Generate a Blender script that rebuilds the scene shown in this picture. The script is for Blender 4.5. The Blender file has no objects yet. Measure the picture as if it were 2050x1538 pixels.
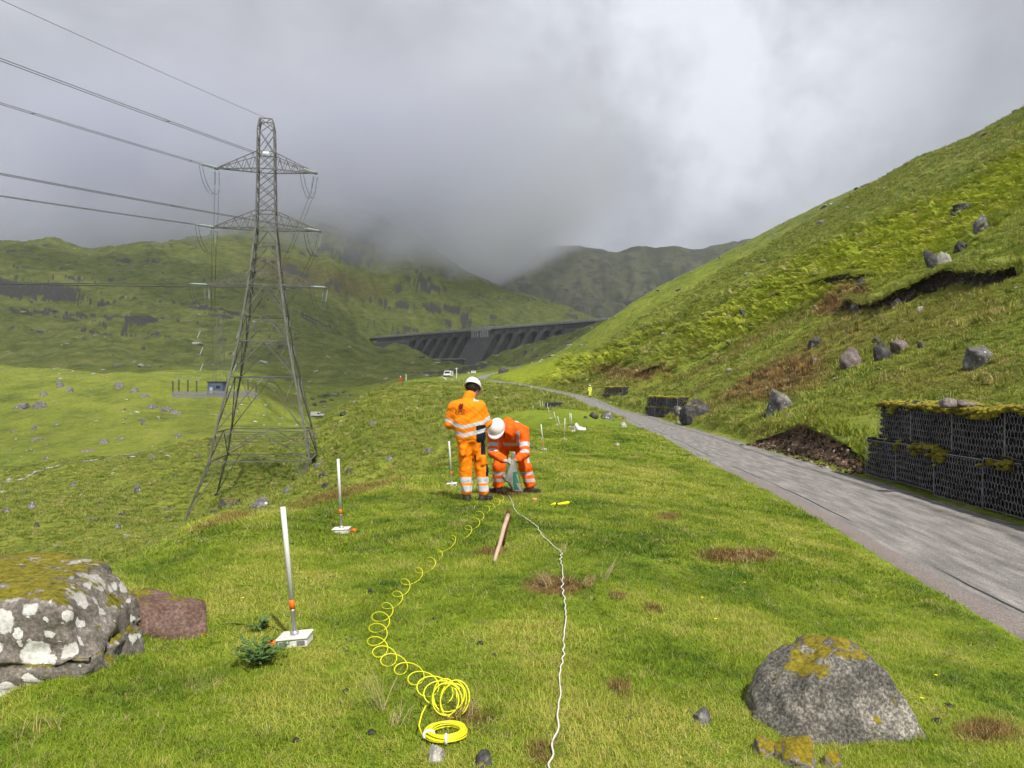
import bpy, bmesh, math, random
import numpy as np
from mathutils import Vector, Matrix
random.seed(7)
rng = np.random.default_rng(11)
R = math.radians
scene = bpy.context.scene
COL = scene.collection

# ------------------------------------------------------------------ camera, world, sun, exposure
# metres, camera at the origin looking along +Y; F and (CU, HV) are the lens and the horizon in photo pixels
F, CU, HV = 1537.0, 1025.0, 788.0
cam_d = bpy.data.cameras.new('camera')
cam = bpy.data.objects.new('camera', cam_d); COL.objects.link(cam)
cam.location = (0, 0, 0); cam.rotation_euler = (R(90), 0, 0)
cam_d.sensor_width = 36.0; cam_d.sensor_fit = 'HORIZONTAL'
cam_d.lens = 36.0 * F / 2050.0
cam_d.shift_y = (HV - 769.0) / 2050.0
cam_d.clip_start = 0.05; cam_d.clip_end = 12000
scene.camera = cam
scene.view_settings.view_transform = 'Standard'
scene.view_settings.look = 'None'
scene.view_settings.exposure = 0.24
scene.view_settings.gamma = 1.0
scene.view_settings.use_curve_mapping = False
scene.cycles.use_denoising = True
scene.cycles.adaptive_threshold = 0.03
scene.cycles.max_bounces = 6
scene.cycles.diffuse_bounces = 2
scene.cycles.volume_bounces = 5
scene.cycles.transparent_max_bounces = 12
scene.cycles.caustics_reflective = False
scene.cycles.caustics_refractive = False

SUN_EL, SUN_AZ = 52.0, 157.0          # azimuth clockwise from +Y: from the right and behind the camera
sd = Vector((math.sin(R(SUN_AZ)) * math.cos(R(SUN_EL)), math.cos(R(SUN_AZ)) * math.cos(R(SUN_EL)), math.sin(R(SUN_EL))))
sun_d = bpy.data.lights.new('sun', 'SUN'); sun_d.energy = 4.9; sun_d.angle = R(0.6); sun_d.color = (1.0, 0.95, 0.86)
sun = bpy.data.objects.new('sun', sun_d); COL.objects.link(sun)
sun.rotation_euler = sd.to_track_quat('Z', 'Y').to_euler(); sun.location = sd * 300

class NT:
    """small helper round a node tree"""
    def __init__(s, tree): s.t = tree; s.n = tree.nodes; s.l = tree.links
    def add(s, typ, **kw):
        n = s.n.new(typ)
        for k, v in kw.items():
            if k == 'ins':
                for a, b in v.items(): s.put(n.inputs[a], b)
            else: setattr(n, k, v)
        return n
    def put(s, sock, val):
        if isinstance(val, bpy.types.NodeSocket): s.l.new(val, sock)
        elif isinstance(val, bpy.types.Node): s.l.new(val.outputs[0], sock)
        else:
            if isinstance(val, (tuple, list)) and len(val) == 3 and sock.type == 'RGBA': val = (*val, 1)
            sock.default_value = val
    def noise(s, vec, scale, detail=4, rough=0.55, dist=0.0, out=0):
        n = s.add('ShaderNodeTexNoise', ins={'Scale': scale, 'Detail': detail, 'Roughness': rough, 'Distortion': dist})
        if vec is not None: s.put(n.inputs['Vector'], vec)
        return n.outputs[out]
    def voro(s, vec, scale, feature='F1', out=0, rnd=1.0):
        n = s.add('ShaderNodeTexVoronoi', feature=feature, ins={'Scale': scale, 'Randomness': rnd})
        if vec is not None: s.put(n.inputs['Vector'], vec)
        return n.outputs[out]
    def ramp(s, fac, pts, interp='LINEAR'):
        n = s.add('ShaderNodeValToRGB'); cr = n.color_ramp; cr.interpolation = interp
        while len(cr.elements) < len(pts): cr.elements.new(0.5)
        for e, (p, c) in zip(cr.elements, pts):
            e.position = p
            e.color = (c, c, c, 1) if isinstance(c, (int, float)) else (*c, 1)
        s.put(n.inputs[0], fac); return n.outputs[0]
    def mix(s, fac, a, b, blend='MIX'):
        n = s.add('ShaderNodeMix', data_type='RGBA', blend_type=blend)
        s.put(n.inputs[0], fac); s.put(n.inputs[6], a); s.put(n.inputs[7], b); return n.outputs[2]
    def math(s, op, a, b=0.0, clamp=False):
        n = s.add('ShaderNodeMath', operation=op, use_clamp=clamp); s.put(n.inputs[0], a); s.put(n.inputs[1], b); return n.outputs[0]
    def mapr(s, v, a, b, c=0.0, d=1.0):
        n = s.add('ShaderNodeMapRange', ins={'From Min': a, 'From Max': b, 'To Min': c, 'To Max': d}); s.put(n.inputs[0], v); return n.outputs[0]
    def attr(s, name, typ='GEOMETRY', out='Color'):
        return s.add('ShaderNodeAttribute', attribute_name=name, attribute_type=typ).outputs[out]
    def scalev(s, vec, sc, rot=(0, 0, 0)):
        n = s.add('ShaderNodeMapping', ins={'Scale': sc, 'Rotation': rot}); s.put(n.inputs[0], vec); return n.outputs[0]
    def bump(s, h, strength=0.5, dist=0.05, normal=None):
        n = s.add('ShaderNodeBump', ins={'Strength': strength, 'Distance': dist, 'Height': h})
        if normal is not None: s.put(n.inputs['Normal'], normal)
        return n.outputs[0]

def newmat(name):
    m = bpy.data.materials.new(name); m.use_nodes = True
    t = NT(m.node_tree); b = m.node_tree.nodes['Principled BSDF']
    b.inputs['Specular IOR Level'].default_value = 0.25
    return m, t, b
def plain(name, col, rough=0.6, metal=0.0, var=0.12, scale=8.0, bump=0.0, bscale=60.0, spec=0.3, coords='Object'):
    """paint, cloth, metal ...: one colour with dirt and tone variation and a little relief"""
    m, t, b = newmat(name)
    tc = t.add('ShaderNodeTexCoord').outputs[coords]
    n = t.noise(tc, scale, 5, 0.6)
    c = t.mix(t.mapr(n, 0.3, 0.7, 0, 1), tuple(x * (1 - var) for x in col), tuple(min(1, x * (1 + var)) for x in col))
    t.put(b.inputs['Base Color'], c); b.inputs['Roughness'].default_value = rough; b.inputs['Metallic'].default_value = metal
    b.inputs['Specular IOR Level'].default_value = spec
    if bump: t.put(b.inputs['Normal'], t.bump(t.noise(tc, bscale, 4), bump, 0.02))
    return m

# sky: Nishita air behind broken low cloud
world = bpy.data.worlds.new('World'); scene.world = world; world.use_nodes = True
w = NT(world.node_tree); world.node_tree.nodes.clear()
tcw = w.add('ShaderNodeTexCoord').outputs['Generated']
sky = w.add('ShaderNodeTexSky', sky_type='NISHITA', sun_disc=False)
sky.sun_elevation = R(SUN_EL); sky.sun_rotation = R(SUN_AZ); sky.altitude = 300; sky.air_density = 1.0; sky.dust_density = 1.5
bg_sky = w.add('ShaderNodeBackground', ins={'Color': sky.outputs[0], 'Strength': 0.10})
cv = w.scalev(tcw, (1.0, 1.0, 1.7))
big = w.noise(cv, 2.6, 7, 0.52, 0.25)
fine = w.noise(cv, 7.0, 8, 0.6, 0.4)
streak = w.noise(w.scalev(tcw, (1.0, 1.0, 1.0), (0.0, 0.7, 0.0)), 5.5, 7, 0.58, 0.2)
brk = w.add('ShaderNodeVectorMath', operation='DOT_PRODUCT')          # the thin, brighter place in the cloud
bd = Vector(((1400 - CU) / F, 1, (HV - 120) / F)).normalized()
w.put(brk.inputs[0], tcw); brk.inputs[1].default_value = bd
spot = w.mapr(brk.outputs['Value'], 0.958, 0.998, 0.0, 1.0)
spot = w.math('MULTIPLY', spot, w.mapr(streak, 0.40, 0.60, 0.05, 1.0))
ccol = w.ramp(w.math('ADD', w.math('MULTIPLY', big, 0.62), w.math('MULTIPLY', fine, 0.38)),
              [(0.33, (0.335, 0.342, 0.380)), (0.46, (0.405, 0.412, 0.450)), (0.56, (0.475, 0.482, 0.520)), (0.68, (0.60, 0.61, 0.65))])
el = w.add('ShaderNodeSeparateXYZ', ins={0: tcw}).outputs[2]
ccol = w.mix(1.0, ccol, w.ramp(el, [(0.10, (0.82, 0.825, 0.86)), (0.20, (0.94, 0.94, 0.96)), (0.34, (1.12, 1.12, 1.12))]), 'MULTIPLY')     # thicker cloud towards the horizon
ccol = w.mix(w.math('MULTIPLY', spot, 0.8), ccol, (0.90, 0.93, 1.0))
bg_cl = w.add('ShaderNodeBackground', ins={'Color': ccol, 'Strength': 1.0})
wm = w.add('ShaderNodeMixShader', ins={0: 0.93, 1: bg_sky.outputs[0], 2: bg_cl.outputs[0]})
w.l.new(wm.outputs[0], w.add('ShaderNodeOutputWorld').inputs[0])

# ------------------------------------------------------------------ helpers: numbers
def P(u, v, d):
    """photo pixel + depth in metres -> world point"""
    return ((u - CU) / F * d, d, (HV - v) / F * d)
def gnoise(x, y, seed=0):
    x = np.asarray(x, float); y = np.asarray(y, float)
    ix = np.floor(x).astype(np.int64); iy = np.floor(y).astype(np.int64)
    fx = x - ix; fy = y - iy
    def g(jx, jy):
        h = (jx * 374761393 + jy * 668265263 + seed * 974634777) & 0xffffffff
        h = ((h ^ (h >> 13)) * 1274126177) & 0xffffffff
        h = (h ^ (h >> 16)) & 0xffff
        a = h * (2 * math.pi / 65536.0)
        return np.cos(a), np.sin(a)
    def d(ox, oy):
        gx, gy = g(ix + ox, iy + oy); return gx * (fx - ox) + gy * (fy - oy)
    wx = fx * fx * fx * (fx * (fx * 6 - 15) + 10); wy = fy * fy * fy * (fy * (fy * 6 - 15) + 10)
    a = d(0, 0); b = d(1, 0); c = d(0, 1); e = d(1, 1)
    return ((a + (b - a) * wx) * (1 - wy) + (c + (e - c) * wx) * wy) * 1.5
def fbm(x, y, wl, octs=4, seed=0, gain=0.5):
    s = 0; amp = 1.0; f = 1.0 / wl
    for o in range(octs):
        s = s + amp * gnoise(np.asarray(x) * f + 17.3 * o, np.asarray(y) * f - 9.1 * o, seed + o); amp *= gain; f *= 2.03
    return s
def sstep(a, b, x):
    t = np.clip((np.asarray(x, float) - a) / (b - a), 0, 1); return t * t * (3 - 2 * t)

# ------------------------------------------------------------------ terrain shape
CP = []
def cp(*a): CP.append(P(*a))
def cx(x, y, z): CP.append((x, y, z))
# near terrace the camera and the men stand on
for x, y, z in [(-4, 1.2, -1.55), (0, 1.2, -1.56), (4, 1.2, -1.95), (1.4, 1.2, -1.65), (0, 3, -1.54), (-2, 3, -1.53), (1.6, 3.0, -1.72), (2.6, 4.4, -1.83),
                (3.2, 6, -1.98), (2.6, 9, -1.80), (3.4, 13, -1.93), (0.8, 7, -1.58), (-1.2, 7, -1.58), (2.6, 20, -1.85), (4.4, 20, -2.05), (4.0, 30, -1.90),
                (6.0, 42, -2.0), (3.2, 2.0, -1.9), (-1.4, 2, -1.53), (-2.3, 5.2, -1.60), (-2.9, 4.2, -1.60), (-3.6, 4.6, -1.66), (-1.6, 4.0, -1.56)]: cx(x, y, z)
cp(592, 1290, 4.77); cp(684, 1070, 8.83); cp(940, 1003, 11.2); cp(905, 972, 14.5); cp(1089, 900, 24.6); cp(1130, 879, 29.7); cp(1146, 869, 35.3)
cp(1066, 828, 66); cp(1116, 847, 46); cp(1083, 824, 62); cp(1098, 798, 100); cp(1083, 786, 118); cp(1040, 776.5, 140); cp(1000, 771, 165); cp(970, 766, 172)
# its edge on the left, and the hidden fall beyond
for u, v, d in [(60, 1150, 6.3), (240, 1128, 7.2), (400, 1050, 9.8), (560, 1022, 11.5), (640, 992, 13.2), (800, 962, 15.8), (880, 932, 19.5), (970, 900, 24), (1050, 866, 33)]:
    cp(u, v, d)
    x, y, z = P(u, v, d)
    k = 1.35 if u < 900 else 1.2
    s0 = x / y - 0.07
    cx(s0 * y * k, y * k, z - (0.34 * y * 0.6 if u < 900 else 0.16 * y * 0.6))
cx(-7.5, 3.5, -2.3); cx(-12, 5, -5.0); cx(-14, 10, -7.2); cx(-6, 1.2, -1.9)
# valley side below the terrace, pylon feet
PY = {'NL': P(370, 1050, 88.0), 'FL': P(434, 995, 100.6), 'NR': P(600, 970, 89.3), 'FR': P(628, 925, 101.9)}
for p in PY.values(): CP.append(p)
for a in [(0, 1105, 58), (120, 1100, 56), (240, 1100, 54), (420, 1030, 62), (560, 1000, 60), (640, 960, 62), (740, 920, 60), (820, 890, 62), (900, 850, 75), (980, 845, 60),
          (0, 1020, 100), (200, 1000, 105), (300, 980, 110), (0, 975, 148), (70, 950, 155), (200, 920, 165), (285, 903, 172), (420, 880, 165), (520, 870, 175),
          (700, 870, 85), (760, 840, 100), (850, 810, 115), (950, 800, 110), (1010, 790, 125), (900, 775, 155), (1000, 810, 95)]: cp(*a)
# spur the far road runs on: its skyline and the hidden valley behind
for a in [(590, 872, 128), (640, 842, 140), (700, 806, 155), (760, 778, 170), (800, 766, 178), (870, 758, 190), (930, 757.5, 200)]:
    cp(*a)
    if a[0] < 860: cp(a[0] - 10, a[1] + 16, a[2] * 1.22)
cp(898, 757.3, 212); cp(898, 756.2, 232); cp(930, 756.8, 222); cp(870, 757.8, 218)
# sunlit far bank on the left, flat of the substation, track
for a in [(-150, 735, 300), (0, 735, 300), (120, 733, 300), (250, 748, 285), (330, 775, 262), (-150, 850, 215), (0, 850, 212), (120, 840, 218), (200, 800, 245), (60, 790, 250), (300, 850, 208),
          (345, 790, 255), (430, 788, 258), (515, 790, 262), (430, 775, 275), (560, 800, 300), (560, 832, 270), (634, 833, 305), (470, 830, 235), (640, 800, 350), (700, 780, 370)]: cp(*a)
for a in [(-100, 745, 345), (0, 745, 340), (120, 742, 340), (250, 755, 325)]: cp(*a)
# big hill on the left
for a in [(-300, 700, 430), (0, 700, 440), (200, 700, 430), (400, 715, 430), (520, 720, 430), (-300, 600, 600), (0, 600, 600), (200, 600, 640), (400, 600, 690),
          (-300, 480, 800), (0, 486, 810), (120, 487, 830), (200, 496, 850), (300, 488, 900), (420, 478, 950), (500, 465, 1010), (600, 700, 470), (700, 715, 480), (760, 748, 420),
          (560, 640, 680), (700, 680, 640), (780, 690, 700), (680, 560, 940), (560, 560, 860), (800, 600, 1010), (560, 452, 1060), (640, 436, 1130), (700, 432, 1150), (780, 456, 1150),
          (830, 482, 1150), (900, 530, 1150), (980, 572, 1150), (1060, 600, 1140), (1120, 618, 1130), (1172, 640, 1110), (850, 640, 990), (950, 640, 1020), (1050, 640, 1050)]: cp(*a)
for a in [(-300, 500, 1100), (0, 505, 1100), (200, 512, 1120), (350, 500, 1200), (700, 430, 1450), (830, 520, 1450), (980, 610, 1450), (1150, 660, 1400), (1300, 670, 1400)]: cp(*a)
# in front of and under the dam
for a in [(770, 690, 880), (700, 690, 860), (830, 705, 790), (860, 722, 740), (920, 728, 700), (960, 724, 680), (1000, 716, 680), (1050, 706, 690), (1100, 690, 690), (1150, 668, 690),
          (860, 745, 520), (950, 738, 480), (1000, 735, 380), (1030, 735, 330), (900, 752, 330), (820, 760, 340), (940, 748, 280), (880, 755, 250), (1060, 700, 560), (1130, 670, 600)]: cp(*a)
cx(-148, 930, 55); cx(86, 720, 58); cx(0, 860, 45); cx(-60, 960, 45); cx(60, 1000, 50)
# right-hand hillside
for y, xt, zt, pts in [(1.2, 9.3, -2.1, [(2.5, -2.1)]), (4, 9.4, -2.1, [(9, 2.4), (12, 4.6)]), (9, 9.6, -2.0, [(14, 0.6), (20, 4.4), (26, 8.2)]), (20, 10.6, -1.5, [(15, 0.9), (25, 7.0), (40, 16.5), (60, 29)]),
                       (35, 10.9, -1.5, [(16, 0.9), (30, 9.5), (55, 25)]), (60, 13.2, -1.6, [(25, 4.9), (50, 20), (100, 50)]), (108, 13.3, -0.4, [(35, 12), (60, 27), (110, 60)]),
                       (150, 7.5, 1.8, [(40, 21), (80, 46)]), (200, -1.0, 4.4, [(30, 22), (70, 43), (112, 61)]), (290, 4.0, 9.5, [(30, 23), (60, 40), (100, 62)]), (400, 6, 14, [(30, 25), (70, 46), (110, 64)])]:
    cx(xt, y, zt)
    for x, z in pts: cx(x, y, z)
for a in [(2050, 215, 200), (2300, 90, 200), (1800, 347, 260), (1570, 487, 380), (1450, 543, 480), (1380, 573, 560), (1270, 630, 660), (1225, 645, 690)]: cp(*a)
for a in [(1570, 520, 640), (1450, 575, 760), (1380, 600, 820), (1270, 645, 860), (1800, 400, 450), (2050, 300, 350), (2300, 200, 350), (1800, 480, 900), (2200, 400, 900), (2000, 550, 1450), (1600, 600, 1450)]: cp(*a)
CP = np.array(CP)
def warp(x, y):
    y = np.maximum(y, 0.8)
    return np.clip(x / y, -1.6, 1.6) * 3.2, np.log(y + 0.6)
cpx, cpy = warp(CP[:, 0], CP[:, 1]); cpw = CP[:, 2] / (CP[:, 1] + 0.6)
def tps_k(dx, dy):
    r2 = dx * dx + dy * dy; return 0.5 * r2 * np.log(r2 + 1e-9)
n = len(CP)
A = np.zeros((n + 3, n + 3)); A[:n, :n] = tps_k(cpx[:, None] - cpx[None], cpy[:, None] - cpy[None]) + np.eye(n) * 2e-4
A[:n, n] = 1; A[:n, n + 1] = cpx; A[:n, n + 2] = cpy; A[n:, :n] = A[:n, n:].T
TPSW = np.linalg.solve(A, np.concatenate([cpw, np.zeros(3)]))
def base_h(x, y):
    x = np.atleast_1d(np.asarray(x, float)); y = np.atleast_1d(np.asarray(y, float))
    sh = x.shape; x = x.ravel(); y = y.ravel(); out = np.empty(len(x))
    for i in range(0, len(x), 40000):
        a, b = warp(x[i:i + 40000], y[i:i + 40000])
        k = tps_k(a[:, None] - cpx[None], b[:, None] - cpy[None])
        out[i:i + 40000] = k @ TPSW[:n] + TPSW[n] + TPSW[n + 1] * a + TPSW[n + 2] * b
    return (out * (np.maximum(y, 0.8) + 0.6)).reshape(sh)

# road centre line
ROADC = [(4.2, -14, -2.25), (5.2, -3, -2.18), (5.55, 2, -2.16), (6.12, 8.5, -2.15)] + [P(*a) for a in [(1850, 1055, 12.4), (1662, 980, 17.2), (1481, 914, 26.2), (1401, 881, 35.5), (1374, 871, 39.8), (1298, 846, 57),
         (1268, 833, 70), (1210, 818, 88), (1165, 797, 107), (1112, 785, 128), (1065, 775, 150), (1013, 766, 178), (968, 760, 212), (962, 757, 230), (970, 753, 255), (990, 748, 290), (1010, 742, 330)]]
def resample(pts, step):
    pts = np.array(pts, float); m = len(pts); out = []
    for i in range(m - 1):
        p0, p1, p2, p3 = pts[max(i - 1, 0)], pts[i], pts[i + 1], pts[min(i + 2, m - 1)]
        k = max(2, int(np.linalg.norm(p2 - p1) / step))
        for j in range(k):
            t = j / k
            out.append(0.5 * ((2 * p1) + (p2 - p0) * t + (2 * p0 - 5 * p1 + 4 * p2 - p3) * t * t + (3 * p1 - p0 - 3 * p2 + p3) * t ** 3))
    out.append(pts[-1]); return np.array(out)
RC = resample(ROADC, 0.6)
ROADW = 1.62
def road_near(x, y):
    """distance to the road's centre line (signed, + on the right) and its height there"""
    x = np.asarray(x, float).ravel(); y = np.asarray(y, float).ravel()
    d = np.full(len(x), 99.0); z = np.zeros(len(x))
    sel = np.where((y < 335) & (x > -30) & (x < 26))[0]
    tang = np.gradient(RC[:, :2], axis=0)
    for i in range(0, len(sel), 20000):
        s = sel[i:i + 20000]
        dx = x[s][:, None] - RC[None, :, 0]; dy = y[s][:, None] - RC[None, :, 1]
        k = np.argmin(dx * dx + dy * dy, axis=1); a = np.arange(len(s))
        sg = np.sign(tang[k, 1] * dx[a, k] - tang[k, 0] * dy[a, k])
        d[s] = sg * np.sqrt(dx[a, k] ** 2 + dy[a, k] ** 2); z[s] = RC[k, 2]
    return d, z
# gabion walls: far end, near end, foot height (the ground is banked up behind them)
GAB = [((9.40, 20.4), (8.30, 8.4), -2.14), ((12.53, 72.0), (13.80, 64.6), -2.14), ((12.83, 108.0), (13.90, 98.0), -0.98)]
def gab_frame(g):
    a, b_ = np.array(g[0]), np.array(g[1]); L = np.linalg.norm(b_ - a); d = (b_ - a) / L; nn = np.array([-d[1], d[0]])
    if nn[0] < 0: nn = -nn
    return a, d, nn, L
def terr(x, y, detail=True):
    """ground height; also returns masks used for colour"""
    x = np.atleast_1d(np.asarray(x, float)); y = np.atleast_1d(np.asarray(y, float)); sh = x.shape
    x = x.ravel(); y = y.ravel()
    h = base_h(x, y)
    rd, rz = road_near(x, y); ad = np.abs(rd)
    far = np.clip(np.sqrt(x * x + y * y), 1, None)
    # terrace stays a mown-looking sward, the slopes are hummocky, the hills craggy
    hum = sstep(14, 60, far) + 0.0
    righth = sstep(2.2, 4.5, rd) * sstep(90, 60, ad) * (rd > 0)
    hum = np.maximum(hum, righth)
    leftfall = sstep(-1.9, -2.6, h) * (x < 0) * sstep(6, 14, far)
    hum = np.maximum(hum, leftfall)
    nz = fbm(x, y, 1.7, 3, 3) * 0.022 + fbm(x, y, 6.0, 2, 5) * 0.05 * sstep(3, 9, far)
    nz = nz + hum * (fbm(x, y, 3.2, 4, 21) * 0.19 - np.abs(fbm(x + 0.3 * y, y, 4.6, 3, 27)) * 0.30 + fbm(x, y, 13.0, 3, 31) * 0.36)
    big = sstep(260, 600, far) * np.where(x / np.maximum(y, 1) > 0.12, 0.25, 1.0)
    nz = nz + big * (fbm(x, y, 60, 5, 41, 0.55) * 5.0 - np.abs(fbm(x + 0.5 * y, y, 95, 5, 51, 0.54)) * 9.0)
    k = np.where(rd > 0, sstep(ROADW + 0.35, ROADW + 1.3, ad), sstep(ROADW - 0.3, ROADW + 2.0, ad))
    h = (h + nz) * k + (rz - 0.04 + 0.05 * (rd < 0) * sstep(ROADW - 0.35, ROADW + 0.05, ad)) * (1 - k)
    for g in GAB:
        a, d, nn, L = gab_frame(g); al = (x - a[0]) * d[0] + (y - a[1]) * d[1]; dp_ = (x - a[0]) * nn[0] + (y - a[1]) * nn[1]
        wa = sstep(-0.5, 0.15, al) * sstep(L + 0.5, L - 0.15, al)
        h = h + (np.minimum(h, g[2] - 0.05) - h) * wa * sstep(-0.5, 0.0, dp_) * (dp_ < 0.9)
        up = g[2] + 1.80 + 0.48 * np.maximum(dp_ - 1.0, 0)
        h = np.where((dp_ > 0.75) & (up > h), h + (up - h) * wa * sstep(0.75, 1.05, dp_) * sstep(12, 5, dp_), h)
    return h.reshape(sh), rd.reshape(sh), far.reshape(sh), hum.reshape(sh)
def gz(x, y):
    return float(terr([x], [y])[0][0])
def on_ray(u, v, d0=2.0, d1=900.0):
    """where the line of sight through a photo pixel first meets the ground"""
    d = np.geomspace(d0, d1, 900); x = (u - CU) / F * d; z = (HV - v) / F * d
    h = terr(x, d)[0]; k = np.where(z <= h)[0]
    if len(k) == 0: return None
    i = max(k[0], 1); a, b = d[i - 1], d[i]
    t = (z[i - 1] - h[i - 1]) / ((z[i - 1] - h[i - 1]) - (z[i] - h[i]) + 1e-9)
    dd = a + (b - a) * t; xx = (u - CU) / F * dd
    return (xx, dd, gz(xx, dd))

# ------------------------------------------------------------------ helpers: objects
def tag(o, label=None, cat=None, group=None, kind=None):
    for k, v in (('label', label), ('category', cat), ('group', group), ('kind', kind)):
        if v: o[k] = v
    return o
def link(name, me, parent=None, mat=None, loc=None):
    o = bpy.data.objects.new(name, me); COL.objects.link(o)
    if parent is not None: o.parent = parent
    if loc is not None: o.location = loc
    if mat is not None and me is not None:
        for m in (mat if isinstance(mat, (list, tuple)) else [mat]): me.materials.append(m)
    return o
def empty(name, loc, label, cat, group=None, rz=0.0):
    o = bpy.data.objects.new(name, None); COL.objects.link(o); o.location = loc; o.rotation_euler.z = rz
    o.empty_display_size = 0.2
    return tag(o, label, cat, group)
def pymesh(name, verts, faces, smooth=False):
    me = bpy.data.meshes.new(name)
    me.from_pydata([tuple(map(float, v)) for v in verts], [], [tuple(map(int, f)) for f in faces]); me.update()
    if smooth: me.polygons.foreach_set('use_smooth', [True] * len(me.polygons))
    return me
class MB:
    """collects simple solids into one mesh"""
    def __init__(s): s.v = []; s.f = []; s.m = []
    def addv(s, vs, fs, mi=0):
        o = len(s.v); s.v += [tuple(v) for v in vs]; s.f += [tuple(i + o for i in f) for f in fs]; s.m += [mi] * len(fs); return s
    def box(s, c, size, rot=None, mi=0, taper=1.0):
        hx, hy, hz = size[0] / 2, size[1] / 2, size[2] / 2
        vs = [Vector((sx * hx * (taper if sz > 0 else 1), sy * hy * (taper if sz > 0 else 1), sz * hz)) for sz in (-1, 1) for sx, sy in ((-1, -1), (1, -1), (1, 1), (-1, 1))]
        if rot is not None: vs = [rot @ v for v in vs]
        c = Vector(c); vs = [v + c for v in vs]
        return s.addv(vs, [(3, 2, 1, 0), (4, 5, 6, 7), (0, 1, 5, 4), (1, 2, 6, 5), (2, 3, 7, 6), (3, 0, 4, 7)], mi)
    def bar(s, a, b, w, mi=0, sides=4, w2=None):
        a = Vector(a); b = Vector(b); d = (b - a)
        if d.length < 1e-6: return s
        d.normalize(); up = Vector((0, 0, 1)) if abs(d.z) < 0.9 else Vector((1, 0, 0))
        x = d.cross(up).normalized(); y = d.cross(x); w2 = w if w2 is None else w2
        vs = []
        for p, ww in ((a, w), (b, w2)):
            for i in range(sides):
                t = 2 * math.pi * (i + 0.5) / sides; vs.append(p + (x * math.cos(t) + y * math.sin(t)) * ww * 0.5)
        fs = [(i, (i + 1) % sides, sides + (i + 1) % sides, sides + i) for i in range(sides)]
        fs += [tuple(reversed(range(sides))), tuple(range(sides, 2 * sides))]
        return s.addv(vs, fs, mi)
    def tube(s, pts, r, sides=6, mi=0, cap=True):
        pts = [Vector(p) for p in pts]; m = len(pts); vs = []; prev = None
        for i, p in enumerate(pts):
            d = (pts[min(i + 1, m - 1)] - pts[max(i - 1, 0)])
            if d.length < 1e-9: d = Vector((0, 0, 1))
            d.normalize()
            if prev is None: up = Vector((0, 0, 1)) if abs(d.z) < 0.9 else Vector((1, 0, 0)); x = d.cross(up).normalized()
            else: x = (prev - d * prev.dot(d)).normalized()
            prev = x; y = d.cross(x); rr = r[i] if isinstance(r, (list, tuple, np.ndarray)) else r
            for k in range(sides):
                t = 2 * math.pi * k / sides; vs.append(p + (x * math.cos(t) + y * math.sin(t)) * rr)
        fs = [(i * sides + k, i * sides + (k + 1) % sides, (i + 1) * sides + (k + 1) % sides, (i + 1) * sides + k) for i in range(m - 1) for k in range(sides)]
        if cap: fs += [tuple(reversed(range(sides))), tuple(range((m - 1) * sides, m * sides))]
        return s.addv(vs, fs, mi)
    def lathe(s, prof, c=(0, 0, 0), sides=16, mi=0, rot=None):
        vs = []; c = Vector(c)
        for r, z in prof:
            for k in range(sides):
                t = 2 * math.pi * k / sides; v = Vector((r * math.cos(t), r * math.sin(t), z))
                vs.append((rot @ v if rot is not None else v) + c)
        m = len(prof)
        fs = [(i * sides + k, i * sides + (k + 1) % sides, (i + 1) * sides + (k + 1) % sides, (i + 1) * sides + k) for i in range(m - 1) for k in range(sides)]
        fs += [tuple(reversed(range(sides))), tuple(range((m - 1) * sides, m * sides))]
        return s.addv(vs, fs, mi)
    def build(s, name, mat, parent=None, smooth=False, loc=None):
        me = pymesh(name, s.v, s.f, smooth)
        o = link(name, me, parent, mat, loc)
        if any(s.m): me.polygons.foreach_set('material_index', s.m)
        return o

# ------------------------------------------------------------------ terrain mesh
S = np.concatenate([np.linspace(-1.5, -0.75, 36, endpoint=False), np.linspace(-0.75, 0.75, 740), np.linspace(0.75, 1.5, 37)[1:]])
Y = np.geomspace(1.3, 1500, 640)
GS, GY = np.meshgrid(S, Y); GX = GS * GY
GH, GRD, GFAR, GHUM = terr(GX, GY)
nv = GX.size; nr, nc = GX.shape
me = bpy.data.meshes.new('ground')
me.vertices.add(nv); me.vertices.foreach_set('co', np.stack([GX, GY, GH], -1).ravel())
ii = (np.arange(nr - 1)[:, None] * nc + np.arange(nc - 1)[None]).ravel()
quads = np.stack([ii, ii + 1, ii + nc + 1, ii + nc], -1)
me.loops.add(quads.size); me.loops.foreach_set('vertex_index', quads.ravel().astype(np.int32))
me.polygons.add(len(quads)); me.polygons.foreach_set('loop_start', np.arange(0, quads.size, 4, dtype=np.int32))
me.polygons.foreach_set('loop_total', np.full(len(quads), 4, dtype=np.int32))
me.polygons.foreach_set('use_smooth', np.ones(len(quads), dtype=bool)); me.update(); me.validate()
# ground cover (what grows or lies there): r = bare rock, g = brown bent grass / peat, b = bracken, a = short turf
ad = np.abs(GRD)
def blob(u0, v0, d, ru, rv, ang=0.0):
    """soft patch of ground cover round the place a photo pixel shows"""
    x0, y0, z0 = P(u0, v0, d)
    du = (GX / GY - x0 / y0) * F; dv = -(GH / GY - z0 / y0) * F
    c, s = math.cos(R(ang)), math.sin(R(ang)); a = (du * c + dv * s) / ru; b = (-du * s + dv * c) / rv
    near = sstep(1.6, 1.25, np.maximum(GY / d, d / GY))
    return sstep(1.25, 0.55, np.sqrt(a * a + b * b)) * near
right = (GRD > 2.2) & (GX > -10) & (GY < 700)
turf = sstep(-2.2, -1.0, -np.abs(GFAR - 0) / 40) * 0 + sstep(75, 45, GFAR) * ((GRD < 0) & (GH > -2.6))
bracken = np.zeros_like(GH); brown = np.zeros_like(GH); rock = np.zeros_like(GH)
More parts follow.
